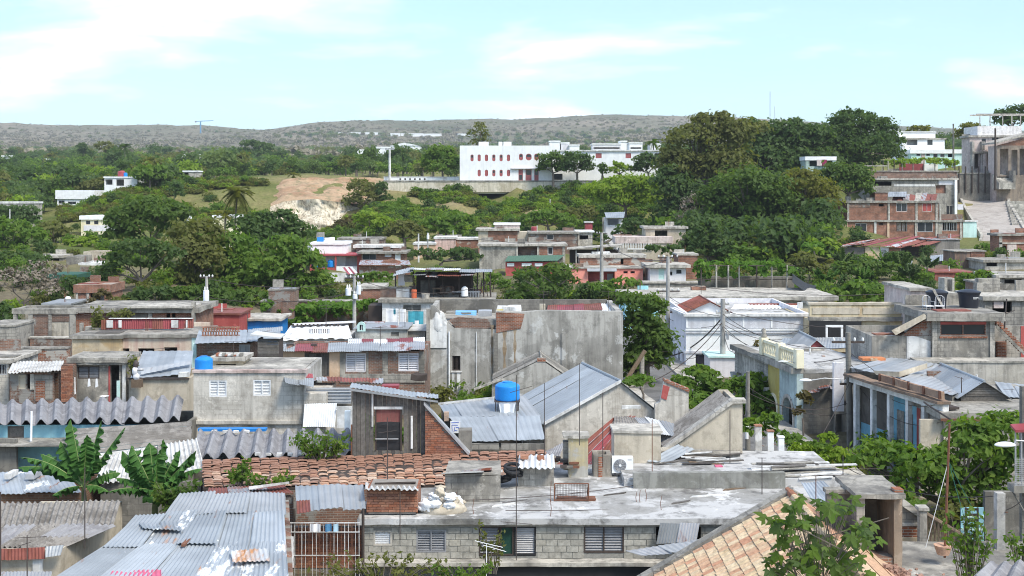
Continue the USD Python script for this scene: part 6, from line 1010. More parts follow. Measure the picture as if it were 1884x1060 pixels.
t=house('laundry_house','pale two storey house with washing in front and a dark wooden roof shelter','house',703,905,550,604,98,D=6,wall=WHITED,roof='slab',rm=CONC,rh=.28,ov=.3,rough=.04,wins=[('louver',741,775,560,574,{'mt':CONC_D,'fr':CONC_L,'cols':2,'n':4}),('hole',812,850,560,575),('hole',855,880,562,574)])
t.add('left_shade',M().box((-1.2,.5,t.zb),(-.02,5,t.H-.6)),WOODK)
b=T('roof_shelter','dark tumbledown wooden shelter with sagging sheet roof on top of the laundry house','shelter',720,549,99.5);bx=lambda u:b.at(u,549)[0];bz=lambda v:b.at(720,v)[1]
for u in(728,762,790,815,845,868,878,890,903):b.add('post',M().tube([[bx(u),.2,0],[bx(u)+rs.uniform(-.1,.1),.2,bz(500)]],.06,6),WOODK)
corr(b,P(757,493,103.5),P(905,496,103.5),P(906,501,98.5),P(752,496,98.5),n=5,mats=(ZINC,WHITEM,ZINCR),amp=.02,wl=.15,seed=109,jit=.12);corr(b,P(765,500,101),P(880,500,101),P(870,506,98.2),P(760,507,98.2),n=5,mats=(RUST,ZINC,ZINCR),amp=.02,wl=.15,seed=110,jit=.12);corr(b,P(728,498,102),P(762,492,102),P(760,500,98.4),P(722,506,98.4),n=2,mats=(ZINCR,ZINC),amp=.02,wl=.15,seed=111,jit=.1)
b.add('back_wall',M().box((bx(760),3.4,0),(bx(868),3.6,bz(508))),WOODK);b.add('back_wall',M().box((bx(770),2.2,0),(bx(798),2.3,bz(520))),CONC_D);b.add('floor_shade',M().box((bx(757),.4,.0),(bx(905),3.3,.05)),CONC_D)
b.add('brick_parapet',M().box((bx(700),.0,-.05),(bx(728),.2,bz(531))),BRICKG);b.add('brick_parapet',M().box((bx(729),.0,-.05),(bx(753),.2,bz(531))),WHITED);b.add('cap',M().rbox((bx(698),-.06,bz(531)),(bx(757),.26,bz(528)),.4,.03),CONC)
b.add('pale_panel',M().box((bx(732),.3,bz(526)),(bx(744),.36,bz(504))),LILAC);b.add('grey_box',M().rbox((bx(743),.3,bz(520)),(bx(758),.9,bz(507)),.3,.02),CONC)
for(a,c,e,f_)in((833,880,545,537),):
 for k in range(7):b.add('rail_post',M().box((bx(862+k*3),-.02,0),(bx(863+k*3),.03,bz(535))),GALV)
 b.add('rail',M().box((bx(832),-.03,bz(538)),(bx(884),.03,bz(536))),GALV)
for i in range(9):b.add('stick',M().tube([[bx(870+i*4.5),rs.uniform(0,2),rs.uniform(0,.5)],[bx(868+i*4.5+rs.uniform(-3,6)),rs.uniform(0,2),bz(510+rs.uniform(0,15))]],.035,5),WOODK)
b.add('table',M().box((bx(795),.4,bz(533)),(bx(815),1.2,bz(531))),WOODB);b.add('table_leg',M().box((bx(796),.5,0),(bx(797),.6,bz(533.5))),WOODB);b.add('table_leg',M().box((bx(813),.5,0),(bx(814),.6,bz(533.5))),WOODB)
solo('drum','orange red drum on the roof beside the wooden shelter','drum',M().lathe([(0,0),(.22,0),(.23,.7),(.2,.74),(0,.74)],P(762,549.5,98.6),16),ORNG,smooth=35);solo('planter','grey concrete tub on the edge of the laundry house roof','planter',M().lathe([(0,0),(.27,0),(.34,.42),(.36,.46),(.3,.46),(0,.4)],P(783,551,98.3),14),CONC_L);tank('round white plastic tank on the roof beside the wooden shelter',849,861,527,545,99,WHITE)
for i,(a,c,e,f_,mt,lab)in enumerate(((710,733,568,594,CLOTHW,'wide white sheet, leftmost'),(721,728,568,577,plain('teal_cloth',(.02,.22,.3),.9),'small teal towel over the white sheet'),(736,747,569,600,CLOTHW,'narrow white cloth'),(751,779,573,601,plain('blue_green_cloth',(.06,.33,.42),.9),'blue green patterned cloth'),(763,773,590,606,CLOTHW,'white towel at the lower right'))):
 d=96.6-.06*i;s=d/FPX;X=np.linspace(0,(c-a)*s,10);Z=np.linspace(0,(f_-e)*s,6);a_,b_=np.meshgrid(X,Z,indexing='ij');p=P(a,f_,d);solo('laundry',f'{lab}, on the washing line of the pale house','laundry',M().sheet(np.stack([p[0]+a_,p[1]+.04*np.sin(a_*9+i),p[2]+b_-.1*(1-b_/Z[-1])*np.sin(a_*2)],-1),.006),mt)
cable('washing line in front of the pale two storey house',P(703,567,96.5),P(788,571,96.5),.1,.012,CLOTHW)
house('roof_brick_box','square brick box on the vine covered wall, left of the central pole','roof box',494,542,532,562,101,D=2,wall=BRICKG,roof='slab',rm=CONC,ov=.05,rh=.12)
house('vine_wall','long old wall with capping, overgrown by vines, behind the white roof','wall',480,708,553,606,103,D=1.0,wall=BRICKG,roof='slab',rm=CONC_L,ov=.05,rh=.1)
house('brick_yard_house','long brick house behind the central transformer pole','house',660,705,527,556,107,D=4,wall=BRICK,roof='slab',rm=CONC_L,ov=.1,rh=.25)
tree('vine_hedge','long green vine hedge hanging over the old wall behind the white roof','hedge',(600,600,101.5),[(500,566,24,10),(530,575,30,16),(565,574,34,18),(600,574,34,18),(635,572,30,16),(665,564,26,12),(690,560,20,10),(555,592,26,10)],L_VINE,.3,1.6,limbs=False,tr=.06,dd=None)
# MIDDLE RIGHT
tree('ivy_tree','tall ivy covered tree mass between the stained wall and the white corner building','tree',(1188,712,80),[(1160,555,28,16),(1190,570,34,24),(1182,610,38,34),(1205,635,32,34),(1180,660,36,30),(1165,690,24,20),(1212,665,20,24),(1225,640,12,16)],L_MANGO,.19,1.6,tr=.3)
tree('street_tree','round bright green street tree in front of the white corner building','tree',(1290,775,70),[(1285,700,38,24),(1262,712,26,20),(1315,715,26,20),(1290,735,34,22)],L_MID,.2,1.7,tr=.16);tree('street_tree','round green street tree in front of the arcade, right of the other','tree',(1385,790,66),[(1380,712,38,24),(1410,735,28,26),(1350,720,26,18),(1385,755,34,26)],L_MID,.2,1.7,tr=.16)
tree('yard_bush','bright bush left of the ruined red topped wall','bush',(1185,735,64),[(1180,703,28,14),(1155,705,16,9)],L_MID,.18,1.6,limbs=False,tr=.06);tree('yard_bush','bush between the triangular gable and the ruined wall','bush',(1288,800,58),[(1285,745,22,22),(1300,775,26,22),(1275,780,18,14)],L_MID,.18,1.6,limbs=False,tr=.06);tree('yard_bush','low green brush behind the white fence posts','bush',(1480,868,53),[(1420,775,22,18),(1455,815,26,18),(1495,835,34,22),(1535,845,28,20),(1410,800,20,18),(1465,850,26,14),(1385,790,20,20)],L_MID,.17,1.5,limbs=False,tr=.06)
tree('yard_bush','bright weeds and saplings on the street verge between the fence posts and the almond tree','bush',(1520,880,50.5),[(1470,830,24,14),(1500,850,28,14),(1540,838,24,16),(1450,846,18,14),(1525,812,18,14),(1560,858,22,10)],L_LIME,.13,1.2,limbs=False,tr=.05)
tree('yard_bush','reddish green bush in front of the balcony house by the arcade','bush',(1478,790,60),[(1478,735,14,16),(1468,760,12,14)],L_BROWN,.16,1.2,limbs=False,tr=.05)
d0=np.array([13.2,72.5]);d1=np.array([14.75,62.0]);L=np.linalg.norm(d1-d0);yw=math.degrees(math.atan2(*(d1-d0)[::-1]))
t=T('arcade_building','old colonial arcade with balustrade seen along the street, grey, yellow and turquoise bays','building',at=(d0[0],d0[1],2.2),yaw=yw)
ax=lambda u:t.at(u,700)[0];az=lambda u,v:t.at(u,v)[1];top=4.3
xa=[ax(1352),ax(1413),ax(1434),ax(1466)]
bays=[(xa[0],xa[1],CONC_L,None),(xa[1]+.01,xa[2],YELP,1),(xa[2]+.01,xa[3],plaster('faded_turquoise',(.3,.36,.36),(.38,.46,.45),streak=.6),1)]
for i,(x0,x1,mt,ar)in enumerate(bays):
 poly=sg.box(x0,-1.5,x1,top)
 if ar:
  c,r_=(x0+x1)/2,(x1-x0)*.3;arch=sg.Polygon([(c-r_,-1.2),(c+r_,-1.2),(c+r_,1.9)]+[(c+r_*math.cos(a),1.9+r_*1.3*math.sin(a))for a in np.linspace(0,math.pi,14)]);poly=poly.difference(arch)
  ring=arch.buffer(.18).difference(arch).intersection(sg.box(x0,-1.2,x1,top));t.add('arch_trim',M().prism(ring,-.06,-.004),CREAM if i==1 else CONC_L)
 else:
  for k in range(4):poly=poly.difference(sg.box(x0+.35+k*(x1-x0-.2)/4,-1.2,x0+(k+1)*(x1-x0-.2)/4-.1,3.0))
 t.add('front_wall',M().prism(poly,0,.35),mt)
 t.add('cornice',M().rbox((x0-.02,-.3,top),(x1+.02,.4,top+.28),.4,.03,i),CONC)
for k in range(5):x=xa[0]+.2+k*(xa[1]-xa[0]-.2)/4;t.add('column',M().lathe([(.24,-1.2),(.24,-.9),(.18,-.8),(.15,2.6),(.2,2.7),(.25,2.95)],(x,-.12,0),12),WHITED,smooth=35)
t.add('back_wall',M().box((xa[0],2.2,-1.5),(xa[3],2.4,top)),CONC_D);t.add('roof',M().rbox((xa[0],.42,top),(xa[3],5,top+.2),.6,.05),SLAB);t.add('end_wall',M().box((xa[3]-.3,.36,-1.5),(xa[3],5,top)),CONC_D);t.add('end_wall',M().box((xa[0],.36,-1.5),(xa[0]+.3,5,top)),CONC_L)
b0,b1=ax(1402),xa[3]
for k in range(3):x=b0+(b1-b0)*k/2;t.add('pedestal',M().rbox((x-.22,-.1,top+.29),(x+.22,.3,top+1.25),.3,.015),CREAM)
t.add('finial',M().lathe([(.16,top+1.25),(.2,top+1.35),(.1,top+1.5),(.16,top+1.65),(0,top+1.8)],(b0,.1,0),12),CONC,smooth=True);t.add('top_rail',M().box((b0+.23,-.02,top+1.02),(b1-.23,.22,top+1.16)),CREAM);t.add('bottom_rail',M().box((b0+.23,0,top+.3),(b1-.23,.2,top+.42)),CREAM)
for k in range(18):x=b0+.4+(b1-b0-.8)*k/17;t.add('baluster',M().lathe([(.05,top+.42),(.085,top+.6),(.04,top+.8),(.06,top+1.02)],(x,.1,0),8),CREAM,smooth=True)
weed('roof_weed','dry brown weeds on the cornice of the old arcade','weed',1395,640,71,50,16,L_BROWN,90,.14)
sx=np.array([7.2,7.6,12.4,12.8]);ys=np.linspace(47,118,40);R_=np.stack([np.stack([np.interp(ys,[47,62,72.5,118],o)for o in((9.5,9.0,8.2,6.5),(13.6,13.2,12.0,10.5))],0)],0)[0]
gxy=np.stack([R_[0][:,None]+(R_[1]-R_[0])[:,None]*np.linspace(0,1,5),np.repeat(ys[:,None],5,1)],-1);zst=Gv(gxy[...,0],gxy[...,1]).reshape(gxy.shape[:2]);zst=np.maximum(zst,zst.mean(1,keepdims=True))+.12
solo('street',None,None,M().grid(np.concatenate([gxy,zst[...,None]],-1)),plaster('worn_asphalt',(.09,.088,.085),(.15,.145,.14),streak=0,ns=.3),kind='structure')
for s_,j in((0,0),(1,4)):e_=np.concatenate([gxy[:,j],zst[:,j:j+1]],-1);o_=np.array([-1.6 if s_==0 else 1.6,0,0]);solo('pavement',None,None,M().sheet(np.stack([e_+[0,0,.13],e_+o_+[0,0,.13]],1),.5),CONC_L,kind='structure')
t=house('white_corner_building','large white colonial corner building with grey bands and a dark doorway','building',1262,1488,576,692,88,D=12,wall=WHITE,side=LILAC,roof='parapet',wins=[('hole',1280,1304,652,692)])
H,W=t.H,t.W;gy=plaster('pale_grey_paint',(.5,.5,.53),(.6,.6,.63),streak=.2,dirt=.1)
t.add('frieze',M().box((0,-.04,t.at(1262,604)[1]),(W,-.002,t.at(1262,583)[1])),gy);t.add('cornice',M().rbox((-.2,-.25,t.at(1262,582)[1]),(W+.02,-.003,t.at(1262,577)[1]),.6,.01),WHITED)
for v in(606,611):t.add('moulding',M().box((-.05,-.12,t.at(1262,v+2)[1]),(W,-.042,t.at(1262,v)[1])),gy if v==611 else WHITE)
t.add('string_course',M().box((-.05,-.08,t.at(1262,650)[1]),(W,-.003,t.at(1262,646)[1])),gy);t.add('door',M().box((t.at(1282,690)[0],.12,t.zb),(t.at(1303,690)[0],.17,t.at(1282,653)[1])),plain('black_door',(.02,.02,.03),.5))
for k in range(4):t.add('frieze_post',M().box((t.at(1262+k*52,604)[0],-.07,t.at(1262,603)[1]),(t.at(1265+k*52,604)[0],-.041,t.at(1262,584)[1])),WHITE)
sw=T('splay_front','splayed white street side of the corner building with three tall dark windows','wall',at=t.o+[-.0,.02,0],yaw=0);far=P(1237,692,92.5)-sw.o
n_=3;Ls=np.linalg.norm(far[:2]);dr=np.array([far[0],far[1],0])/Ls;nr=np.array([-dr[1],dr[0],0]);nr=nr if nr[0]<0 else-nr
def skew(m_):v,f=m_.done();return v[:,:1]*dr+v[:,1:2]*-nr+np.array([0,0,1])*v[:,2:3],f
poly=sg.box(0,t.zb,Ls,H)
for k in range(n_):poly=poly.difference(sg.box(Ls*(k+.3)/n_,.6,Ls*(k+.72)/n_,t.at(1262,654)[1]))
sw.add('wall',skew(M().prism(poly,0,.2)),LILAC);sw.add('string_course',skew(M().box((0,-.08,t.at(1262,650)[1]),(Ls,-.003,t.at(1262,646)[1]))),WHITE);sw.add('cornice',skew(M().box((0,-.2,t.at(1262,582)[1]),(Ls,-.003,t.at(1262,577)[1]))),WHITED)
for k in range(n_):sw.add('shutter',skew(M().box((Ls*(k+.3)/n_,.1,.6),(Ls*(k+.72)/n_,.14,t.at(1262,654)[1]))),GPAINT)
g=T('white_gable','white gable with rust red tiled rakes above the white corner building','gable',1255,580,92);ap=g.at(1306,556);x0,x1=g.at(1252,580)[0],g.at(1352,580)[0]
gable(g,x0,x1,5,0,ap[0],ap[1],WHITE,(RUST,brick('roof_tiles_far',(.25,.09,.06),(.2,.08,.06),(.12,.06,.05),.3,.3)),n=3,amp=.03,wl=.25,ov=.3,seed=120,zb=-1.5)
g2=T('white_roof_slope','bright white sheet roof right of the white gable','roof',1340,578,93);corr(g2,P(1352,560,97),P(1468,562,97),P(1478,576,92.4),P(1338,578,92.4),n=6,mats=(WHITEM,WHITE),amp=.02,wl=.3,prof='box',seed=121);g2.add('rust_ridge',M().box(P(1378,563,97),P(1474,558,97.3)),RUST,world=True);g2.add('end_post',M().box(P(1469,577,95),P(1475,556,95.4)),WHITED,world=True);g2.add('support',M().box(P(1342,590,92.8),P(1474,579,93.0)),WHITED,world=True)
house('mint_lean_to','pale grey lean to with mint capping between the white building and the arcade','shed',1306,1352,655,694,84,D=2.5,wall=LILAC,roof='slab',rm=MINT,rh=.12)
t=house('ochre_facade','ochre and cream old facade with a moulded parapet and black panel','building',1490,1682,588,660,86,D=8,wall=OCHRE,roof='none')
t.add('parapet',M().rbox((0,.05,t.H+.003),(t.W,.4,t.at(1490,560)[1]),.7,.02),OCHRE);t.add('cornice',M().rbox((-.1,-.3,t.at(1490,590)[1]),(t.W+.1,.02,t.at(1490,583)[1]),.5,.05),CONC);t.add('cap',M().rbox((-.1,-.02,t.at(1490,561)[1]),(t.W+.1,.5,t.at(1490,557)[1]),.5,.03),BEIGE)
for a,b in((1495,1582),(1588,1668)):t.add('moulding',M().box((t.at(a,600)[0],-.0,t.at(a,578)[1]),(t.at(b,600)[0],.047,t.at(a,566)[1])),BEIGE)
pn=T('wall_mural','black painted mural with a white square frame on the ochre facade','mural',1489,628,85.7);w,h=pn.at(1585,628)[0],pn.at(1489,590)[1];pn.add('board',M().box((0,0,0),(w,.05,h)),BLACK);a,b,c,e=pn.at(1519,628)[0],pn.at(1551,628)[0],pn.at(1519,624)[1],pn.at(1519,598)[1];pn.add('white_frame',M().prism(sg.box(a,c,b,e).difference(sg.box(a+.16,c+.14,b-.16,e-.16)),-.03,-.003),WPAINT)
house('pink_stub_house','pale pinkish stucco block behind the black water tanks','building',1676,1712,530,600,84,D=6,wall=PINKP,roof='slab',rm=CONC_L,rh=.2)
t=T('grey_zinc_lot','low grey zinc roofs between the arcade and the ochre facade','roof',1530,645,78);corr(t,P(1440,622,84),P(1602,620,84),P(1602,640,77),P(1432,645,77),n=6,mats=(ZINC,ZINCB),amp=.014,wl=.2,prof='box',seed=122);t.add('wall',M().box(P(1440,690,77.3),P(1602,648,77.5)),BRICKG,world=True)
t=T('red_gable_roof','dark red gable end with grey sheets in front of the grey zinc roofs','roof',1500,668,71);ap=t.at(1502,627);gable(t,t.at(1462,668)[0],t.at(1545,668)[0],4,.1,ap[0],ap[1],MAROON,(ZINC,ZINCB),n=3,ov=.15,seed=123,zb=-3)
r_=T('roof_rubble','broken stones and boards on the flat roof in front of the dark red gable','rubble',1520,672,67);rg2=np.random.default_rng(4);m=M()
for i in range(60):c=rg2.normal(size=3)*[1.3,.6,0]+[0,0,abs(rg2.normal())*.15];m.rbox(c,c+rg2.uniform(.1,.4,3)*[1.5,1,.5],.3,.03,i)
r_.add('pieces',m,RUBBLE,kind='stuff');r_.add('slab',M().rbox((-1.9,-.8,-.2),(2.2,1.4,0),.5,.03),CONC_L)
t=house('balcony_house','shabby grey house with red doors and a balcony above the street, left of the pole','house',1462,1560,676,830,64.5,D=5,wall=CONC_L,roof='slab',rm=CONC_L,rh=.12,ov=.35,wins=[('planks',1478,1492,680,720,{'mt':WOODB,'cols':1}),('planks',1462,1474,760,800,{'mt':REDP,'cols':1,'door':True}),('planks',1480,1488,755,800,{'mt':REDP,'cols':1,'door':True}),('hole',1520,1540,765,800)])
t.add('balcony',M().rbox((t.at(1478,760)[0],-1.3,t.at(1478,764)[1]),(t.at(1540,760)[0],-.01,t.at(1478,758)[1]),.5,.02),CONC);corr(t,P(1488,705,64),P(1545,695,64),P(1548,712,61.5),P(1486,722,61.5),n=3,mats=(RUST,MAROON,ZINCR),amp=.018,wl=.14,seed=124,jit=.1)
for u in(1490,1503,1518,1530):t.add('balcony_post',M().tube([P(u,758,63.2),P(u,715,63.2)],.05,6),WOODK,world=True)
t.add('balcony_panel',M().box(P(1500,757,63.3),P(1545,736,63.4)),WOODB,world=True)
sg_=T('sign_board','tall blank pale lilac board hanging beside the street pole','sign',1534,757,60.8);sg_.add('board',M().box((0,0,0),(sg_.at(1553,757)[0],.25,sg_.at(1534,668)[1])),LILAC);sg_.add('bracket',M().box((sg_.at(1553,757)[0]+.002,.1,.3),(sg_.at(1560,757)[0],.2,.5)),IRON)
t=house('grey_street_house','grey wall and doorway beside the foot of the street pole','house',1536,1572,700,850,62,D=4,wall=CONC,roof='none',wins=[('hole',1538,1550,762,800)])
t=T('blue_porch_house','long street house with blue walls behind a columned porch and rusty roof edge','house',at=(16.5,58.2,3.6),yaw=-77.2)
cx_=lambda u:t.at(u,760)[0];cz_=lambda u,v:t.at(u,v)[1];Lp=cx_(1736);bt=3.05
for u in(1572,1603,1634,1668,1697,1734):t.add('column',M().rbox((cx_(u)-.11,0,-1.8),(cx_(u)+.11,.22,bt),.5,.008),WHITED)
t.add('beam',M().rbox((-.1,-.04,bt+.003),(Lp,.26,bt+.3),.5,.015),WHITED);t.add('rusty_eave',M().rbox((-.1,-.35,bt+.31),(Lp+.1,.3,bt+.42),.4,.05,4),plaster('rusty_brown_edge',(.13,.085,.06),(.24,.16,.11)));t.add('rusty_board',M().rbox((Lp*.35,-.1,bt+.51),(Lp,.05,bt+.82),.4,.03,5),plaster('rusty_board',(.25,.13,.08),(.34,.22,.15)))
for k in range(5):t.add('frame',M().box((Lp*(.36+.155*k),-.16,bt+.5),(Lp*(.375+.155*k),-.102,bt+.86)),RUSTI)
wy=0.55;segs=[(-.2,2.6,plaster('dark_brown_boards',(.08,.07,.06),(.13,.115,.1),streak=.2),1),(-.2,2.6,SKYB,0),(2.6,4.9,SKYB,2),(4.9,5.9,REDP,2),(5.9,6.9,CONC_D,2),(6.9,Lp,CONC_L,2)]
for x0,x1,mt,h in segs:t.add('back_wall',M().box((x0,wy,1.1 if h==1 else-1.8),(x1-.004,wy+.2,bt if h else 1.098)),mt)
for x0,x1,mt in((3.3,3.9,CONC),(4.1,4.6,IRON),(6.1,6.6,REDP)):t.add('door',M().box((x0,wy-.04,-.2),(x1,wy-.003,2.3)),mt)
for k in range(8):t.add('door_slat',M().box((4.12,wy-.07,.2+k*.25),(4.58,wy-.041,.3+k*.25)),WPAINT)
t.add('floor',M().rbox((-.2,-.2,-2.1),(Lp,wy,-1.8),.6,.02),CONC);t.add('end_wall',M().box((-.2,.25,-1.8),(-.02,6,bt)),CONC);t.add('ceiling',M().box((-.1,.27,bt+.05),(Lp,wy+.2,bt+.15)),WOODK)
corr(t,P(1640,658,63),P(1722,668,61),P(1662,697,56.8),P(1563,676,58.6),n=5,mats=(ZINCB,ZINC),amp=.01,wl=.3,prof='box',seed=126);corr(t,P(1722,668,60.9),P(1777,692,59),P(1770,700,58.4),P(1700,690,58.5),n=2,mats=(ZINC,),amp=.01,wl=.3,prof='box',seed=127)
t.add('cream_fascia',M().hexa([P(1612,690,57),P(1655,694,56.6),P(1612,690,57.3),P(1655,694,56.9),P(1606,682,57),P(1654,684,56.6),P(1606,682,57.3),P(1654,684,56.9)]),BEIGE,world=True);t.add('cream_fascia',M().hexa([P(1655,694,56.6),P(1706,678,57.6),P(1655,694,56.9),P(1706,678,57.9),P(1654,684,56.6),P(1706,668,57.6),P(1654,684,56.9),P(1706,668,57.9)]),BEIGE,world=True)
corr(t,P(1712,676,60),P(1810,705,57),P(1752,727,52.6),P(1655,698,55.5),n=5,mats=(ZINCB,ZINC),amp=.01,wl=.3,prof='box',seed=128);t.add('infill',M().hexa([P(1660,760,55.6)*[1,1,0]+[0,0,4],P(1752,760,53)*[1,1,0]+[0,0,4],P(1712,760,59)*[1,1,0]+[0,0,4],P(1810,760,57)*[1,1,0]+[0,0,4],P(1660,702,55.6),P(1752,730,53),P(1712,680,59.5),P(1810,708,57)]),CONC_D,world=True)
for i,(a,b,mt)in enumerate(((1587,1601,ORNG),(1602,1607,PEACH),(1608,1622,ORNG))):t.add('orange_tile',M().rbox(P(a,664,61.5),P(b,656,62.2),.3,.02,i),TILE_N if i==1 else plain('orange_clay',(.55,.2,.08),.8),world=True)
t=house('block_street_house','grey block house with a thin awninged window and gabled metal roof near the right edge','house',1736,1990,758,900,50.4,D=7,wall=BLOCKF,roof='slab',rm=CONC,rh=.3,ov=.2,wins=[('pane',1772,1810,770,812,{'fr':WHITED,'cols':2})])
t.add('beige_wall',M().box((t.at(1695,800)[0],.1,t.zb),(t.at(1736,800)[0]-.003,.3,t.H-.35)),BEIGE);t.add('beige_wall',M().box((0,-.03,t.zb),(t.at(1768,800)[0],-.002,t.H-.33)),BEIGE);t.add('awning',M().hexa([[t.at(1770,758)[0],-.5,t.H-.75],[t.at(1812,758)[0],-.5,t.H-.75],[t.at(1770,758)[0],-.01,t.H-.6],[t.at(1812,758)[0],-.01,t.H-.6],[t.at(1772,758)[0],-.42,t.H-.6],[t.at(1812,758)[0],-.42,t.H-.6],[t.at(1770,758)[0],-.01,t.H-.4],[t.at(1812,758)[0],-.01,t.H-.4]]),MINT)
t.add('frame_side',M().box((t.at(1810,800)[0],-.06,t.at(1810,815)[1]),(t.at(1813,800)[0],-.002,t.H-.62)),WHITED);t.add('rusty_edge',M().rbox((-.2,-.26,t.H-.36),(t.W,-.205,t.H-.24),.5,.02),RUSTI)
g=T('gable_attic','metal gabled attic roof with grey boarded end on the block street house','roof',1770,732,53);ap=g.at(1808,703);gable(g,g.at(1768,732)[0],g.at(1852,732)[0],5,.05,ap[0],ap[1],WOOD,(ZINCB,ZINC),n=4,prof='box',amp=.01,wl=.3,ov=.2,seed=129,zb=-1)
for k in range(7):g.add('board',M().box((g.at(1776+k*5,732)[0],-.03,.08+k*.1),(g.at(1845-k*6,732)[0],-.003,.16+k*.1)),WOOD)
corr(g,P(1830,702,58),P(1930,712,58),P(1930,733,53.5),P(1850,730,53.5),n=3,mats=(ZINCB,),amp=.01,wl=.3,prof='box',seed=130)
rod('tv_antenna','small dark antenna on the metal roof near the right edge','antenna',1769,694,728,53.2,.02,IRON,arms=((.97,.3,.1,-.06),));rod('tv_antenna','small pale antenna behind the gabled attic at the right edge','antenna',1862,715,732,55,.015,IRON,arms=((.9,.4,.1,0),))
t=house('concrete_house','half finished grey concrete and brick house with a long window strip, upper right','house',1716,1828,575,668,64.0,D=4.6,wall=CONC,roof='slab',rm=CONC,rh=.42,ov=.45,rough=.04,wins=[('pane',1730,1814,594,617,{'fr':BRICK,'cols':2})])
t.add('red_valance',M().box((t.at(1730,600)[0],-.05,t.at(1730,597)[1]),(t.at(1814,600)[0],-.02,t.at(1730,592)[1])),REDP);t.add('brick_sill',M().rbox((t.at(1728,600)[0],-.08,t.at(1730,622)[1]),(t.at(1816,600)[0],-.003,t.at(1730,618)[1]),.3,.02),BRICK)
for u in(1718,1824):t.add('column',M().rbox((t.at(u,600)[0]-.1,-.07,0),(t.at(u+5,600)[0],-.003,t.H-.43),.5,.01),CONC_L)
b=house('concrete_wing','lower grey and whitewashed wing left of the half finished concrete house','house',1604,1715,618,672,64.2,D=5,wall=CONC,roof='parapet',wins=())
b.add('white_patch',M().prism([b.at(*q)for q in((1668,660),(1712,660),(1712,628),(1695,622),(1680,618),(1668,619))],-.03,-.003),WHITED);b.add('brick_slope',M().prism([b.at(*q)for q in((1660,618),(1715,630),(1715,588),(1700,590))],.05,.3),BRICKP)
b.add('sheet',M().hexa([P(1648,617,63.6),P(1708,584,63.6),P(1648,617,65.5),P(1708,584,65.5),P(1640,608,63.6),P(1700,577,63.6),P(1640,608,65.5),P(1700,577,65.5)]),BEIGE,world=True);b.add('rubble',M().rbox(P(1612,617,64.6),P(1662,611,65.5),.3,.1,3),BRK1,world=True)
f=house('lower_plinth','long rough plastered lower wall under the half finished concrete house','wall',1690,1960,664,770,62.5,D=1.2,wall=plaster('rough_beige_grey',(.36,.33,.28),(.46,.43,.38)),roof='slab',rm=CONC_L,rh=.1,ov=.05)
s2=house('stair_yard','recessed yard with brick infill beside the half finished house at the right edge','house',1830,1990,600,668,66.5,D=4,wall=CONC,roof='none',wins=[('hole',1834,1852,625,650)]);s2.add('brick_stack',M().box((s2.at(1832,650)[0],-.3,0),(s2.at(1848,650)[0],-.02,s2.at(1832,628)[1])),BRICK);s2.add('red_door',M().box((s2.at(1878,650)[0],-.03,0),(s2.at(1900,650)[0],-.003,s2.at(1878,600)[1])),REDP);s2.add('ledge',M().rbox((s2.at(1840,650)[0],-1.6,-.2),(s2.at(1990,650)[0],-.02,0),.5,.03),CONC_L)
st=T('outside_stair','rough brick outside stair running down to the right beside the half finished house','stair',1838,650,65.2);a,b_=P(1836,592,65.2)-st.o,P(1888,648,65.2)-st.o
for k in range(13):c=a+(b_-a)*(k+.5)/13;st.add('step',M().rbox(c-[.12,0,.09],c+[.12,.7,.09],.3,.02,k),BRICK)
st.add('string',M().hexa([a+[-.1,-.05,-.35],b_+[0,-.05,-.3],a+[-.1,.0,-.35],b_+[0,.0,-.3],a+[-.1,-.05,-.12],b_+[0,-.05,-.1],a+[-.1,.0,-.12],b_+[0,.0,-.1]]),CONC,world=False)
k_=house('upper_grey_room','grey roof room with a square dark opening behind the right black tank','room',1812,1960,545,640,69.5,D=4,wall=CONC,roof='slab',rm=CONC_L,rh=.25,ov=.2,wins=[('hole',1826,1862,555,575)]);k_.add('pale_board',M().box((k_.at(1828,570)[0],-.03,k_.at(1828,567)[1]),(k_.at(1846,570)[0],-.003,k_.at(1828,555)[1])),PINKP)
house('grey_stub_room','grey stub wall between the two black tanks','wall',1744,1764,540,580,68.5,D=2,wall=CONC,roof='slab',rm=CONC_L,rh=.15,ov=.05)
tk=tank('black tapered plastic water tank on the concrete house roof, left of two, behind the chairs',1704,1743,533,578,66.5,BLKP,taper=.78);tk=tank('black tapered plastic water tank with small white lettering, right of two',1762,1803,533,571,66.8,BLKP,taper=.78)
m=M();
for i in range(7):m.box((.02+i*.055,0,.0),(.058+i*.055,.004,.045))
for i in range(5):m.box((.02+i*.05,0,-.05),(.055+i*.05,.004,-.03))
m.box((.44,0,-.08),(.475,.004,.1));v,f=m.done();rr0=.49;ang=v[:,0]/rr0;h_=v[:,2]+.72;rad=.615*(.78*.5+.47)+.01;v=np.stack([np.sin(ang)*(rad+.004-v[:,1]),-np.cos(ang)*(rad+.02-v[:,1]),h_],-1);tk.add('lettering',(v,f),WPAINT)
def chair(label,u,v,d,yaw):
 c=T('garden_chair',label,'chair',u,v,d,yaw)
 for x in(-.22,.22):
  c.add('leg',M().tube([[x,-.2,0],[x,-.2,.42]],.02,6),GALV);c.add('leg',M().tube([[x,.2,0],[x,.24,.9]],.02,6),GALV);c.add('armrest',M().tube([[x*1.15,-.2,.42],[x*1.15,-.2,.66],[x*1.15,.22,.66]],.018,6),GALV)
 c.add('seat',M().rbox((-.24,-.22,.4),(.24,.22,.44),.2,.005),WPAINT);a_=np.linspace(0,math.pi,12);c.add('back_hoop',M().tube(np.stack([.24*np.cos(a_),.24+0*a_,.72+.26*np.sin(a_)],-1),.02,6),GALV)
 for k in range(4):x=-.15+k*.1;c.add('back_slat',M().tube([[x,.23,.44],[x,.24,.9]],.012,5),GALV)
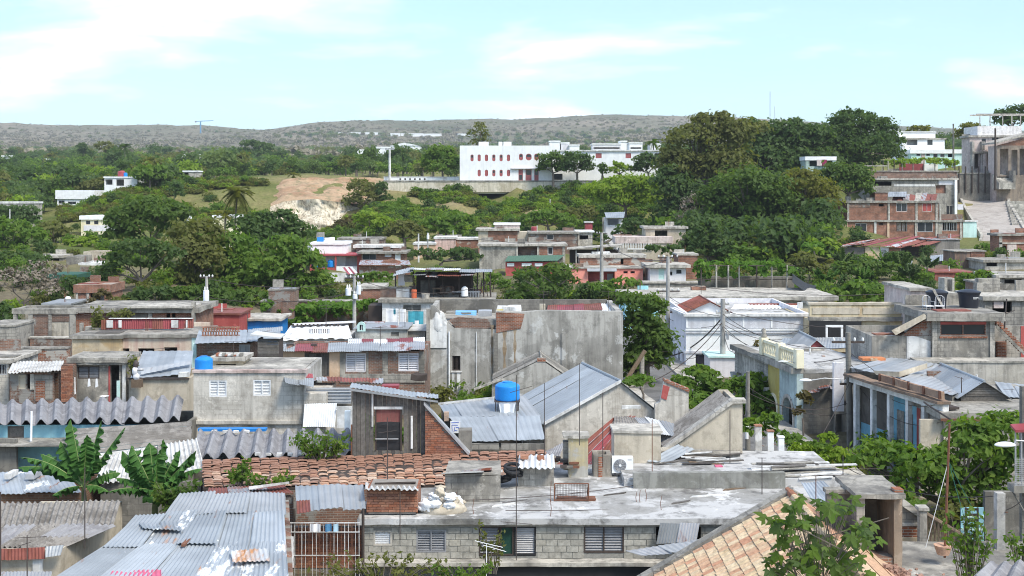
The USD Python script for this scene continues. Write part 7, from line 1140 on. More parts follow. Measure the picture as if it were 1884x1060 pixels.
chair('white metal garden chair on the concrete roof, the left one facing the viewer',1708,577,65.5,10);chair('white metal garden chair on the concrete roof, right one below the slanting board',1729,577,65.6,-20)
pb=solo('slanting_board','pale board leaning across the left black tank','board',M().hexa([P(1738,574,65.6),P(1742,574,65.6),P(1738,574,65.8),P(1742,574,65.8),P(1715,533,66.0),P(1720,532,66.0),P(1715,533,66.2),P(1720,532,66.2)]),CONC_L)
rod('roof_pole','grey pole with bracket at the right end of the concrete roof','pole',1852,550,600,65,.04,IRON,u1=1848,arms=((.5,.1,.5,.12),))
lamp('white street lamp head on an arm left of the street pole',1482,700,58,1552,698,r=.12,L=.6);lamp('small white lamp tube at the end of the arcade cornice',1441,665,62,1462,668,r=.05,L=.55)
# THE SLOPE BEHIND (105 to 260 m)
t=house('flat_roof_row','long low grey flat roofed building with white latticed windows below the vine pergola','building',1214,1534,545,580,106,D=9,wall=plaster('olive_grey',(.25,.23,.18),(.34,.32,.26)),roof='slab',rm=CONC_L,rh=.35,ov=.35,rough=.06,wins=[('lattice',1235,1275,551,561,{'mt':WPAINT,'fr':WPAINT,'cols':4,'n':3}),('lattice',1369,1383,550,559,{'mt':WPAINT,'fr':WPAINT,'cols':1,'n':4}),('lattice',1408,1420,549,558,{'mt':WPAINT,'fr':WPAINT,'cols':1,'n':4}),('lattice',1474,1506,548,557,{'mt':WPAINT,'fr':WPAINT,'cols':4,'n':3})])
house('turquoise_end_house','small bright turquoise house end left of the flat roofed row','house',1150,1212,543,575,104,D=6,wall=plaster('bright_turquoise',(.25,.55,.62),(.35,.62,.68),streak=.2),roof='slab',rm=CONC_L,rh=.3,ov=.3)
solo('terracotta_trough','brick planter trough on the flat roof at the foot of the vine pergola','planter',M().rbox(P(1273,534,112),P(1296,526,113),.5,.03),BRICK)
pg=T('vine_pergola','posts and rails of the long vine pergola on the flat roofed row','pergola',1280,533,116)
for u in(1290,1318,1340,1360,1392,1420,1448):pg.add('post',M().tube([P(u,545,116),P(u,488,116)],.08,6),CONC_L if u%3 else WOODK,world=True)
for v in(514,489):pg.add('rail',M().tube([P(1280,v,116),P(1462,v,116)],.05,5),WOODK,world=True)
pg.add('back_wall',M().box(P(1285,545,119),P(1460,508,119.3)),CONC_D,world=True)
tree('pergola_vine','thick bright green vine canopy over the pergola on the flat roofed row','vine',(1370,545,117),[(1292,495,18,14),(1320,492,22,11),(1355,490,24,10),(1390,490,24,10),(1425,492,24,11),(1450,498,16,10),(1296,512,14,14),(1340,505,20,9),(1400,503,26,8)],L_VINE,.32,1.4,limbs=False,tr=.08)
solo('shade_net','sagging black shade net right of the vine pergola','net',M().sheet(np.stack([np.stack([P(1458+44*a,503+22*a+10*b+5*math.sin(a*3),114+4*(1-b))for b in np.linspace(0,1.6,6)])for a in np.linspace(0,1,9)]),.02),BLACK)
tree('terrace_tree','layered green tree spreading behind the stained wall, left of the coral house','tree',(1015,572,121),[(975,508,30,9),(1025,497,34,11),(1000,530,44,9),(1055,545,44,10),(955,545,28,9),(1095,556,44,9),(1035,515,28,14),(1120,545,30,8),(990,556,34,9)],L_MANGO,.3,1.6,tr=.2,clump=.3)
tree('terrace_tree','smaller flat crowned tree in front of the coral house','tree',(1130,560,118),[(1110,528,34,7),(1150,520,30,7),(1130,538,24,9),(1165,528,18,6)],L_MID,.28,1.4,tr=.12,clump=.3)
t=house('coral_house','coral red house with brick upper storey below the wooded hill','house',1043,1183,492,526,140,D=6,wall=CORAL,roof='slab',rm=CONC_L,rh=.15,wins=[('hole',1082,1131,496,524),('hole',1147,1155,499,503),('hole',1160,1168,499,503)])
t.add('recess',M().box((t.at(1081,520)[0],.9,t.zb),(t.at(1132,520)[0],1.1,t.H-.2)),REDP);t.add('door',M().box((t.at(1118,520)[0],.8,t.zb),(t.at(1129,520)[0],.88,t.H-.8)),GPAINT);t.add('awning',M().hexa([[t.at(1080,500)[0],-.6,t.H-.45],[t.at(1134,500)[0],-.6,t.H-.45],[t.at(1080,500)[0],-.01,t.H-.1],[t.at(1134,500)[0],-.01,t.H-.1],[t.at(1080,500)[0],-.6,t.H-.37],[t.at(1134,500)[0],-.6,t.H-.37],[t.at(1080,500)[0],-.01,t.H-.02],[t.at(1134,500)[0],-.01,t.H-.02]]),ZINC)
house('coral_upper_storey','brick storey with white capping set back on top of the coral house','storey',1067,1187,469,494,144,D=4,wall=BRICKP,roof='slab',rm=CONC_L,rh=.35,wins=[('hole',1142,1147,476,486)])
solo('pale_tarp','white tarpaulin heaped on the brick storey of the coral house','tarp',M().rbox(P(1090,470,146),P(1122,463,147.5),.5,.25,5),WHITED)
house('white_grey_house','pale grey house with slab roof right of the coral house','house',1196,1262,487,524,138,D=5,wall=LILAC,roof='slab',rm=CONC_L,rh=.35,ov=.5,wins=[('panel',1212,1222,495,514,{'mt':MINT,'cols':1,'door':True}),('pane',1244,1254,496,504,{'cols':1}),('hole',1233,1237,500,507)])
house('brick_roof_box','square brick box behind the pale grey house at the foot of the wooded hill','roof box',1248,1283,467,492,143,D=4,wall=BRICK,roof='slab',rm=CONC_L,rh=.2);house('stone_yard_wall','low rough yard wall between the pale grey house and the flat roofed row','wall',1185,1300,518,535,128,D=1,wall=CONC,roof='slab',rm=CONC_L,rh=.2)
t=T('green_roof_house','house with green sheet roof and maroon and white front, centre of the brick houses','house',985,500,148);corr(t,P(935,471,155),P(1040,469,155),P(1026,480,147.6),P(928,481,147.6),n=6,mats=(plain('green_sheet',(.06,.13,.07),.6),),amp=.02,wl=.3,seed=140);t.add('wall',M().box(P(930,520,148),P(1028,482,148.2)),REDP,world=True);t.add('wall',M().box(P(930,520,154),P(1036,474,154.2)),CONC,world=True)
for a,b in((933,946),(960,978),(984,998)):t.add('white_panel',M().box(P(a,490,147.9),P(b,484,147.95)),WHITE,world=True)
t=house('frame_house','two bay concrete and brick house with slab roof behind the green roof','house',883,1040,449,500,165,D=7,wall=CONC,roof='slab',rm=CONC_L,rh=.3,ov=.3,wins=[('hole',952,989,453,476),('pane',1008,1017,455,468,{'fr':LILAC,'cols':1})]);t.add('brick_bay',M().box((t.at(991,480)[0],-.04,t.at(991,474)[1]),(t.at(1036,480)[0],-.002,t.H-.31)),BRICK)if False else None
for a,b in((992,1007),(1018,1036)):t.add('brick_bay',M().box((t.at(a,480)[0],-.04,t.at(a,474)[1]),(t.at(b,480)[0],-.002,t.H-.31)),BRICK)
t.add('inner_wall',M().box((t.at(951,480)[0],1.0,0),(t.at(990,480)[0],1.15,t.H-.4)),BRICKG)
for u in(884,951,990,1037):t.add('column',M().box((t.at(u,480)[0]-.15,-.12,0),(t.at(u,480)[0]+.15,-.045,t.H-.31)),CONC_L)
t=house('upper_brick_house','brick house with beige bay behind the frame house, below the green bank','house',880,952,421,456,180,D=7,wall=BRICK,roof='slab',rm=CONC_L,rh=.3,ov=.4);t.add('render_frame',M().box((0,-.04,0),(t.W*.25,-.002,t.H-.31)),BEIGE);t.add('beige_block',M().box((t.W+.01,.2,-2),(t.W+2.2,5,t.H-.5)),BEIGE);house('roof_hut','white and pink roof hut on the upper brick house','hut',910,956,411,424,183,D=4,wall=PINKP,roof='slab',rm=WHITE,rh=.25)
house('long_brick_house','long low brick house with grey slab roof right of the beige bay','house',975,1062,427,452,178,D=6,wall=BRICKG,roof='slab',rm=CONC,rh=.25,ov=.3,wins=[('pane',1006,1018,432,441,{'fr':WHITED,'cols':1})]);house('pale_side_house','pale two level house end right of the long brick house','house',1063,1090,425,455,181,D=5,wall=CONC_L,roof='slab',rm=WHITE,rh=.2,ov=.3,wins=[('hole',1066,1082,433,440)])
solo('red_barrel','red roof barrel above the brick houses, left one','barrel',M().lathe([(0,0),(.45,0),(.5,.9),(.4,1.0),(0,1.0)],P(983,429,184),14),REDM,smooth=35);house('red_hut','small bright red roof hut above the brick houses, right one','hut',1077,1090,408,426,190,D=2,wall=REDM,roof='slab',rm=WHITED,rh=.2)
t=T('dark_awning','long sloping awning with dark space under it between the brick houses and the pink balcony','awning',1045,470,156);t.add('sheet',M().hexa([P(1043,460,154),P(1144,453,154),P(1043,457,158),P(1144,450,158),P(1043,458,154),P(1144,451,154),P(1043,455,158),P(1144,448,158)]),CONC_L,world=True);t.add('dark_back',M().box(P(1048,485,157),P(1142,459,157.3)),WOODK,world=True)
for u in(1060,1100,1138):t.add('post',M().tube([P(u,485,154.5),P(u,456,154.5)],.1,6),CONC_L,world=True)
t=house('pink_balcony_house','pinkish house with white balustrade balcony at the edge of the wood','house',1134,1236,436,470,168,D=5,wall=BEIGE,roof='slab',rm=PINKP,rh=.9,ov=.15)
for k in range(22):t.add('baluster',M().box((t.W*(k+.3)/34,-.22,t.H-1.6),(t.W*(k+.6)/34,-.16,t.H-.9)),WHITE)
t.add('rail',M().box((0,-.24,t.H-1.75),(t.W*.66,-.14,t.H-1.61)),WHITE);b=house('beige_tower_room','beige roof room with thick slab and dark opening beside the pink balcony','room',1188,1262,417,450,171,D=5,wall=BEIGE,roof='slab',rm=CONC_L,rh=.3,ov=.3,wins=[('hole',1205,1228,424,446)])
t=house('blue_white_hut','small white hut with pale blue sheet roof on stilts among the trees','hut',1114,1146,400,428,196,D=3,wall=LILAC,roof='none',wins=[('hole',1118,1138,403,414)]);corr(t,P(1112,391,199.5),P(1150,390,199.5),P(1148,401,195),P(1115,401,195),n=2,mats=(ZINCB,),amp=.02,wl=.3,seed=141);t.add('post',M().box((-.5,-.1,-2),(-.2,.2,t.H)),CONC)
for i,(a,b,c,e,m_)in enumerate(((761,800,447,462,PEACH),(800,838,436,456,plaster('faded_pink',(.5,.33,.28),(.58,.42,.37))),(836,884,438,456,BRICKP))):house('pink_cottage',['small faded pink cottage by the trees behind the wooden shelter, leftmost of three','pink cottage with pale parapet, middle of three behind the wooden shelter','brick cottage beside the upper brick house, rightmost of three'][i],'cottage',a,b,c,e,186+2*i,D=5,wall=m_,roof='slab',rm=WHITED,rh=.3)
t=house('white_red_house','white and red house with blue tanks on its terrace, left centre','house',570,664,468,505,172,D=7,wall=REDP,roof='slab',rm=REDM,rh=.2,ov=.15,wins=[('hole',619,657,471,493),('hole',572,616,471,493)])
t.add('terrace_back',M().box((.2,2.5,t.at(600,493)[1]),(t.W-.2,2.7,t.H-.25)),LILAC);t.add('parapet_wall',M().box((t.at(619,490)[0],-.05,t.at(600,493)[1]-.6),(t.at(657,490)[0],-.003,t.at(600,490)[1])),WHITE)
u=house('white_upper_house','blank white upper storey with dark window strip above the red terrace','storey',572,636,446,470,174,D=6,wall=WHITE,roof='slab',rm=WHITE,rh=.35,wins=[('pane',580,613,448.5,452,{'cols':3}),('pane',616,632,448.5,452,{'cols':2,'mt':WPAINT})]);u.add('left_stair',M().box((-.9,.5,-1),(-.01,4,u.H-.6)),WHITE)
for i,(a,b,c,e,m_,lab)in enumerate(((583,596,436,444,BLUET,'blue tarp'),(597,616,437,444,WHITE,'white boxes'),(582,597,427,437,CONC,'grey cistern'))):solo('roof_items',f'{lab} on top of the blank white upper storey','roof item',M().rbox(P(a,e+.5,176+i),P(b,c,177+i),.5,.08,i),m_)
tank('round blue water tank on the red terrace, left one',573,591,476,491,172.6);tank('round blue water tank on the red terrace, right one',603,615,478,491,172.6)
t=house('brick_neighbour','brown brick house with two slab roofs right of the white and red house','house',664,742,463,490,171,D=6,wall=BRICK,roof='slab',rm=CONC,rh=.3,ov=.5,wins=[('pane',667,692,467,478,{'cols':2}),('panel',708,720,467,473,{'mt':LILAC,'cols':1})]);t.add('white_bay',M().box((t.at(727,480)[0],-.05,0),(t.at(737,480)[0],-.003,t.H-.31)),WHITE)
house('brown_upper_house','dark brown brick storey above the brick neighbour','storey',622,703,438,462,182,D=5,wall=BRICKG,roof='slab',rm=CONC,rh=.25);house('white_slab_house','low storey under a long white slab between the two brown brick houses','storey',655,734,451,468,177,D=4,wall=CONC_D,roof='slab',rm=WHITED,rh=.4,ov=.4,wins=[('hole',690,728,457,463)])
t=T('grey_zinc_row','grey zinc roof and brick wall in front of the brick neighbour','house',705,512,158);corr(t,P(663,479,165),P(752,479,165),P(756,487,157),P(660,488,157),n=5,mats=(ZINC,ZINCR),amp=.02,wl=.25,seed=142);t.add('wall',M().box(P(661,530,157.6),P(755,489,157.9)),BRICKP,world=True);t.add('brick_gable',M().prism([t.L(P(q,w,160))[[0,2]]for q,w in((700,487),(741,487),(735,480),(720,476),(706,480))],2.0,2.4),BRICK)
t=T('red_striped_roof','red and white striped sheet lean to below the red terrace','roof',640,510,150);corr(t,P(630,492,154),P(648,491,154),P(658,503,150),P(640,505,150),n=4,mats=(REDM,WHITEM),amp=.02,wl=.2,seed=143);t.add('wall',M().box(P(606,530,151),P(656,502,151.3)),WHITED,world=True)
tree('garden_hedge','green hedge behind the central pole in front of the grey zinc roof','hedge',(692,535,140),[(668,514,16,10),(690,512,18,11),(712,513,16,11)],L_MID,.3,1.5,limbs=False,tr=.06)
def pole(label,u,v0,v1,d,r=.14,arms=(),boxes=(),mt=POLE,u1=None):
 a,b=P(u if u1 is None else u1,v1,d),P(u,v0,d);t=T('utility_pole',label,'pole',at=a);h=b-a;t.add('pole',M().tube([[0,0,-1],h],[r*1.15,r*.8],9),mt,smooth=40)
 for f,L,z in arms:
  t.add('crossarm',M().box(h*f+[-L,-.06,-.05],h*f+[L,.06,.05]),mt if z else WOODK)
  for k in(-.9,-.4,.4,.9):t.add('insulator',M().lathe([(.05,0),(.07,.08),(.04,.16),(0,.18)],h*f+[L*k,0,.05],8),WHITED)
 for(ua,ub,va,vb,m_)in boxes:
  q0,q1=t.L(P(ua,vb,d)),t.L(P(ub,va,d));c=(q0+q1)/2;rr=(q1[0]-q0[0])/2;hh=q1[2]-q0[2];c[1]-=.3;c[2]=q0[2]
  t.add('transformer',M().lathe([(0,0),(rr*.95,0),(rr,hh*.05),(rr,hh*.92),(rr*.8,hh),(0,hh)],c,14),m_,smooth=35);t.add('bushing',M().lathe([(.05,0),(.07,.12),(.03,.25),(0,.26)],c+[rr*.4,0,hh],8),WHITED);t.add('bushing',M().lathe([(.05,0),(.07,.12),(.03,.25),(0,.26)],c+[-rr*.4,0,hh],8),WHITED)
 return t
TRF=plaster('pale_transformer',(.62,.64,.68),(.72,.74,.78),streak=.2,dirt=.1)
pole('concrete pole with three pale transformers in the centre left',652,508,640,88,arms=((.97,.7,0),(.80,.6,1)),boxes=((637,647,529,543,TRF),(657,665,524,541,TRF),(650,659,541,549,TRF)))
pole('concrete pole with one tall pale transformer behind the brick grille',380,508,640,90,arms=((.98,.5,0),),boxes=((375.5,386.5,533,557,TRF),))
pole('tall grey utility pole in front of the white corner building',1330,550,695,85,r=.2,arms=((.82,.5,1),(.93,.45,1)),boxes=((1335,1340,613,624,GALV),))
pole('grey utility pole left of the white corner building',1229,472,700,93,r=.17,arms=((.99,.8,0),(.72,.9,0),(.55,.8,0)))
pole('weathered utility pole beside the hanging board and blue porch',1560,612,860,59,r=.16,arms=((.93,.8,0),(.62,.45,0)),u1=1566,mt=CONC_D)
pole('pale utility pole in front of the coral house',1107,428,530,135,r=.2,arms=((.98,.6,0),));pole('dark street pole with small white lamp box behind the triangular gable',1376,684,832,57,r=.12,mt=CONC_D,boxes=((1368.5,1375,789,805,WPAINT),))
pole('thin pole behind the white school trees on the right ridge',1754,228,300,226,r=.16,mt=CONC_D);pole('wooden pole in front of the pink house on the right ridge',1831,236,340,214,r=.18,mt=WOODK)
t=T('broken_post','broken old post leaning against a concrete stub in front of the ivy tree','post',1166,720,76);t.add('leaning_post',M().tube([P(1152,700,76),P(1187,645,76)],.14,7),WOODB,world=True);t.add('stub',M().tube([P(1181,735,76.3),P(1181,652,76.3)],.15,7),CONC,world=True)
X=lambda u,v,d:P(u,v,d)
for i,(a,b,s_,r_,lab)in enumerate(((X(1330,583,85),X(1234,655,90),.5,.05,'thick cable bundle from the tall pole down to the left street pole'),(X(1330,592,85),X(1130,715,75),1.2,.03,'cable from the tall pole down across the ivy tree'),(X(1330,578,85),X(1565,640,59),.8,.02,'cable from the tall pole to the weathered pole, upper'),(X(1330,600,85),X(1565,655,59),1.2,.02,'cable from the tall pole to the weathered pole, lower'),(X(1330,572,85),X(1700,600,84),.6,.02,'cable along the ochre facade from the tall pole'),(X(1229,520,93),X(1880,505,120),1.5,.025,'long cable from the left street pole across the vine pergola'),(X(1229,545,93),X(1330,582,85),.3,.02,'short cable between the two grey street poles, upper'),(X(1229,585,93),X(1330,595,85),.5,.02,'short cable between the two grey street poles, lower'),(X(1565,650,59),X(1900,820,48),.5,.015,'cable from the weathered pole down over the blue porch'),(X(1565,740,59),X(1372,720,57),.6,.015,'cable from the weathered pole to the dark street pole'),(X(1565,700,59),X(1480,850,52),.2,.015,'cable from the weathered pole down to the green brush'),(X(652,536,88),X(480,548,95),.5,.02,'cable from the central pole to the left over the hedge'),(X(380,547,90),X(640,540,88),.5,.02,'cable between the two transformer poles'),(X(815,921,39.6),X(1168,893,42.4),.12,.014,'dark cable sagging over the flat roof, rear one'),(X(930,939,38.9),X(1560,917,41),.12,.014,'dark cable sagging along the flat roof, front one'),(X(1560,862,45),X(1840,912,34.6),.4,.014,'cable from the almond tree to the concrete post'),(X(1845,940,34.6),X(1895,905,33),.1,.012,'cable from the concrete post up to the right edge'),(X(1700,740,50),X(1800,800,46),.05,.04,'pale pipe like cable slanting over the beige street wall'))):cable(lab,a,b,s_,r_)
rw2=np.random.default_rng(21)
for i,(a,b,r_,lab)in enumerate(((X(1330,588,85),X(1490,600,86),.02,'cable from the tall pole along the white front, first'),(X(1330,596,85),X(1488,612,86),.02,'cable from the tall pole along the white front, second'),(X(1330,606,85),X(1488,640,80),.02,'cable from the tall pole to the grey zinc roofs'),(X(1330,610,85),X(1262,660,87),.02,'looping cable from the tall pole to the white corner'),(X(1330,600,85),X(1352,640,72),.02,'cable from the tall pole to the arcade corner'),(X(1565,690,59),X(1735,775,50),.014,'cable crossing in front of the blue porch, lower'),(X(1565,670,59),X(1720,745,51),.014,'cable crossing in front of the blue porch, upper'),(X(1376,712,57),X(1565,760,59),.014,'cable from the dark street pole past the arcade'),(X(1376,700,57),X(1366,745,47),.012,'service cable from the dark street pole to the triangular gable'),(X(1107,440,135),X(1229,478,93),.03,'cable from the pale pole to the left street pole'),(X(1107,436,135),X(880,440,170),.03,'cable from the pale pole towards the frame house'),(X(1229,478,93),X(1107,470,135),.025,'second cable from the left street pole to the pale pole'),(X(652,512,88),X(905,520,100),.02,'cable from the central pole to the wooden shelter'),(X(652,516,88),X(380,512,90),.02,'upper cable between the two transformer poles'),(X(380,540,90),X(140,575,82),.02,'cable from the left transformer pole to the ruin'))):cable(lab,a,b,.5+rw2.uniform(0,.5),r_)
for i,(u,v0,v1,d,lab)in enumerate(((537,512,533,101,'on the square brick box'),(300,640,668,66,'behind the blue zinc shed'),(455,575,607,70,'over the blue zinc roof'),(600,560,598,80,'on the white roof'),(745,575,604,78,'over the pale board house'),(1000,535,572,78,'on the big stained building'),(1120,535,574,79,'at the right end of the big stained building'),(700,600,640,70,'behind the peach row house'),(430,628,662,57,'beside the roof room of the plaster house'),(1290,510,545,108,'on the flat roofed row'),(990,440,470,160,'by the green roof'),(1650,330,356,197,'on the brick house of the slope'))):rod('roof_aerial','thin television aerial '+lab,'aerial',u,v0,v1,d,.02 if d>60 else.014,IRON,arms=((.95,.5,.4,.03),(.8,.35,.3,0))if i%2 else((.97,.45,.45,0),),group='television aerials on the roofs')
# right slope
t=house('brick_terrace_house','two storey brick house with concrete columns on the right slope, lower storey','house',1549,1771,405,444,188,D=8,wall=BRICK,roof='slab',rm=CONC,rh=.3,ov=.25,wins=[('pane',1574,1594,411,426,{'fr':WHITED}),('hole',1617,1625,410,414),('bars',1649,1669,409,426,{'mt':WHITED,'fr':WOODK,'n':4}),('pane',1688,1716,408,427,{'fr':LILAC}),('bars',1734,1761,409,425,{'mt':WHITED,'fr':WHITED,'cols':4,'n':1})])
for u,mt in((1551,CONC),(1557,PEACH),(1610,WHITED),(1634,PEACH),(1685,CONC_L),(1723,CONC_L),(1768,CONC_L)):t.add('column',M().box((t.at(u-2,440)[0],-.12,t.zb),(t.at(u+2,440)[0],-.002,t.H-.31)),mt)
t.add('grey_bay',M().box((t.at(1726,440)[0],-.05,t.zb),(t.at(1733,440)[0],-.003,t.H-.31)),CONC);
t=house('brick_upper_storey','two storey brick house with concrete columns on the right slope, upper storey','storey',1558,1727,370,406,188.6,D=7,wall=BRICK,roof='slab',rm=CONC,rh=.3,ov=.25,wins=[('pane',1649,1669,374,389,{'fr':LILAC}),('hole',1617,1626,375,380),('panel',1697,1714,374,389,{'mt':REDP,'fr':WHITED})])
for u in(1560,1635,1686,1723):t.add('column',M().box((t.at(u-2,400)[0],-.12,0),(t.at(u+2,400)[0],-.002,t.H-.31)),CONC_L)
t.add('grey_render',M().box((t.at(1562,400)[0],-.05,t.at(1562,382)[1]),(t.at(1600,400)[0],-.003,t.H-.31)),BRICKG);t.add('terrace_rail',M().box((t.W+.05,-.1,.05),(t.at(1771,400)[0],.0,1.0)),BRICKG)
t.add('terrace_post',M().box((t.at(1728,400)[0],-.15,0),(t.at(1731,400)[0],.1,2.6)),CONC_L)
for i,(a,b,mt)in enumerate(((1742,1746,BLACK),(1748,1752,BLACK),(1762,1772,LILAC))):solo('laundry',f'{["black garment, left one", "black garment, right one", "pale lilac sheet"][i]}, drying on the terrace of the brick house on the slope','laundry',M().rbox(P(a,394 if i<2 else 386,189.5),P(b,379 if i<2 else 376,189.6),.5,.04,i),mt)
house('roof_brick_room','small brick room on top of the brick house on the right slope','room',1610,1633,353,372,195,D=3,wall=BRICK,roof='slab',rm=CONC,rh=.15);r=T('rusty_roof_patchwork','patchwork of rusty and blue sheets on top of the brick house on the right slope','roof',1675,370,196);corr(r,P(1634,353,200),P(1668,353,200),P(1668,362,196),P(1634,362,196),n=3,mats=(ZINCB,),amp=.02,wl=.25,seed=150);corr(r,P(1645,356,199),P(1725,357,199),P(1722,370,195.5),P(1640,370,195.5),n=8,mats=(RUST,ZINCR,CONC_L,RUST),amp=.02,wl=.25,seed=151,jit=.3);r.add('beam',M().box(P(1634,376,196.2),P(1722,371,196.4)),CONC,world=True)
t=house('grey_slope_house','grey and brick storey under a long thin slab with one white post, right slope','house',1604,1758,328,372,205,D=8,wall=CONC,roof='slab',rm=CONC_L,rh=.3,ov=.4,wins=[('hole',1722,1740,341,356),('hole',1606,1640,334,342)]);t.add('white_post',M().box((t.W-.3,-.5,t.zb),(t.W+.1,-.2,t.H-.31)),WHITE);t.add('brick_door',M().box((t.at(1722,350)[0],.3,0),(t.at(1740,350)[0],.4,t.at(1722,341)[1])),BRICK);t.add('pale_band',M().box((t.at(1645,350)[0],-.06,t.at(1645,343)[1]),(t.at(1720,350)[0],-.003,t.at(1645,339)[1])),WHITED)
t.add('white_panel',M().box((t.at(1727,345)[0],-.05,t.at(1727,340)[1]),(t.at(1756,345)[0],-.003,t.H-.31)),LILAC)
t=house('terrace_wall_house','low terrace wall with railings under the upper vine pergola','terrace',1600,1762,314,336,212,D=6,wall=BRICKG,roof='slab',rm=CONC,rh=.2);pb2=T('upper_pergola','posts of the vine pergola on the right slope terrace','pergola',1628,314,213.5)
for u in(1605,1625,1634,1645,1660,1680,1700,1720,1740,1757):pb2.add('post',M().tube([P(u,316,213),P(u,296,213)],.1,5),WOODK if u%2 else CONC,world=True)
pb2.add('back_wall',M().box(P(1655,316,217),P(1700,301,217.2)),MAROON,world=True);pb2.add('rail',M().box(P(1590,306,212.9),P(1632,304.5,213)),CONC_L,world=True);pb2.add('white_bay',M().box(P(1700,314,216.7),P(1725,302,216.9)),WHITE,world=True)
tree('upper_vine','bright vine canopy over the terrace on the right slope','vine',(1695,318,214.5),[(1640,300,18,6),(1670,298,22,6),(1700,298,22,7),(1730,299,22,8),(1752,304,12,9),(1655,304,16,5)],L_LIME,.35,1.5,limbs=False,tr=.08)
t=house('mint_house','white and mint three level house on the right skyline','house',1676,1774,275,312,262,D=9,wall=MINT,roof='slab',rm=WHITE,rh=.9,ov=.3,wins=[('pane',1686,1693,279,287,{'cols':1}),('pane',1704,1711,279,287,{'cols':1}),('pane',1717,1725,279,290,{'cols':1}),('pane',1730,1738,279,289,{'cols':1}),('hole',1744,1752,279,289)]);t.add('pink_bay',M().box((t.at(1695,300)[0],-.05,0),(t.at(1702,300)[0],-.003,t.H-.95)),PINKP)
t=house('mint_middle_storey','white middle storey with dark balcony openings on the mint house','storey',1660,1738,254,277,264,D=7,wall=WHITE,roof='slab',rm=CONC_L,rh=.3,ov=.3,wins=[('hole',1668,1688,257,267),('pane',1706,1716,257,267,{'cols':1})]);house('mint_top_storey','plain white top storey of the mint house','storey',1652,1721,242,256,266,D=5,wall=WHITE,roof='slab',rm=WHITE,rh=.2)
t=house('pink_ridge_house','pale pink house with white parapet at the top of the steep road, right edge','house',1784,1960,249,330,226,D=4,wall=PINKP,side=PINKP,roof='slab',rm=CONC_L,rh=.4,ov=.3,wins=[('pane',1825,1837,251,258,{'cols':2}),('hole',1790,1800,281,310),('hole',1812,1822,283,312),('pane',1806,1814,255,263,{'cols':1})]);t.add('parapet',M().box((t.at(1799,250)[0],.1,t.H+.003),(t.at(1880,250)[0],7,t.at(1799,232)[1])),plaster('pale_pink_white',(.66,.62,.6),(.75,.72,.7),streak=.2));t.add('shaft',M().box((t.at(1803,300)[0],-1.0,t.zb),(t.at(1808,300)[0],-.01,t.H-1.2)),CONC);t.add('shaft',M().box((t.at(1785,300)[0],-1.0,t.zb),(t.at(1789,300)[0],-.01,t.H-1.2)),CONC_L);t.add('balcony',M().box((t.at(1786,300)[0],-1.1,t.at(1786,283)[1]),(t.at(1826,300)[0],-.01,t.at(1786,279)[1])),CONC);t.add('rounded_column',M().tube([[t.at(1810,300)[0],-.5,t.zb],[t.at(1808,300)[0],-.5,t.H-2.8]],[.9,.6],10),PINKP)
zt_=t.at(1799,232)[1]
for u in(1803,1822,1845,1862,1878):t.add('roof_post',M().box((t.at(u,250)[0],.2,zt_),(t.at(u,250)[0]+.15,.35,zt_+2.1)),CONC_L)
t.add('roof_beam',M().box((t.at(1797,250)[0],.15,zt_+2.1),(t.at(1960,250)[0],.4,zt_+2.35)),CONC_L);t.add('roof_beam',M().box((t.at(1797,250)[0],3.1,zt_+2.1),(t.at(1960,250)[0],3.4,zt_+2.35)),CONC_L)
t=house('brick_gable_house','brick house with shallow gable roof at the right edge of the ridge','house',1834,1960,268,336,218,D=4,wall=plaster('dark_tan',(.17,.135,.11),(.26,.21,.17)),side=PINKP,roof='none',wins=[('hole',1840,1855,274,322),('hole',1861,1872,276,322),('hole',1876,1900,274,322)]);t.add('gable',M().prism([t.at(*q)for q in((1834,268),(1990,268),(1900,250))],0,.3),BRICK);t.add('roof',M().hexa(v8(t.at(1830,265),t.at(1900,246),-.6,6,.3)),CONC_L);t.add('roof',M().hexa(v8(t.at(1900,246),t.at(1990,265),-.6,6,.3)),CONC_L)
t=house('retaining_wall','dark stone retaining wall with iron posts above the steep road','wall',1763,1840,318,352,221,D=3,wall=CONC_D,roof='slab',rm=CONC,rh=.2)
for k in range(7):t.add('iron_post',M().box((t.W*k/6.4,-.25,-.3),(t.W*k/6.4+.18,-.05,t.H+1.2)),WOODK)
st=T('ridge_steps','short flight of concrete steps at the top of the steep road','steps',1838,338,216);
for k in range(8):st.add('step',M().box((0,k*.4,-1),(2.6,k*.4+.4,.2+k*.22)),CONC_L)
st.add('side',M().box((2.61,0,-1),(3.0,3.2,2.4)),CONC)
def road(name,Lp_,Rp_,mt,lift=.1,n=26):
 k=np.linspace(0,1,n);l=np.array([np.interp(k,np.linspace(0,1,len(Lp_)),[P(*q)[i]for q in Lp_])for i in range(3)]).T;r=np.array([np.interp(k,np.linspace(0,1,len(Rp_)),[P(*q)[i]for q in Rp_])for i in range(3)]).T
 w=np.linspace(0,1,7)[None,:,None];g=l[:,None]*(1-w)+r[:,None]*w;g[...,2]+=lift;return g
g=road('steep_road',[(1806,450,184),(1809,437,188),(1785,398,206),(1766,366,226),(1762,354,236)],[(1890,436,186),(1882,425,190),(1853,375,214),(1856,358,232),(1896,348,240)],None,.25)
g[...,2]=np.maximum(g[...,2],Gv(g[...,0],g[...,1]).reshape(g.shape[:2])+.3);solo('steep_road',None,None,M().sheet(g,2.0),plaster('pale_road',(.30,.265,.235),(.38,.34,.305),streak=0,ns=.25,dirt=.3),kind='structure')
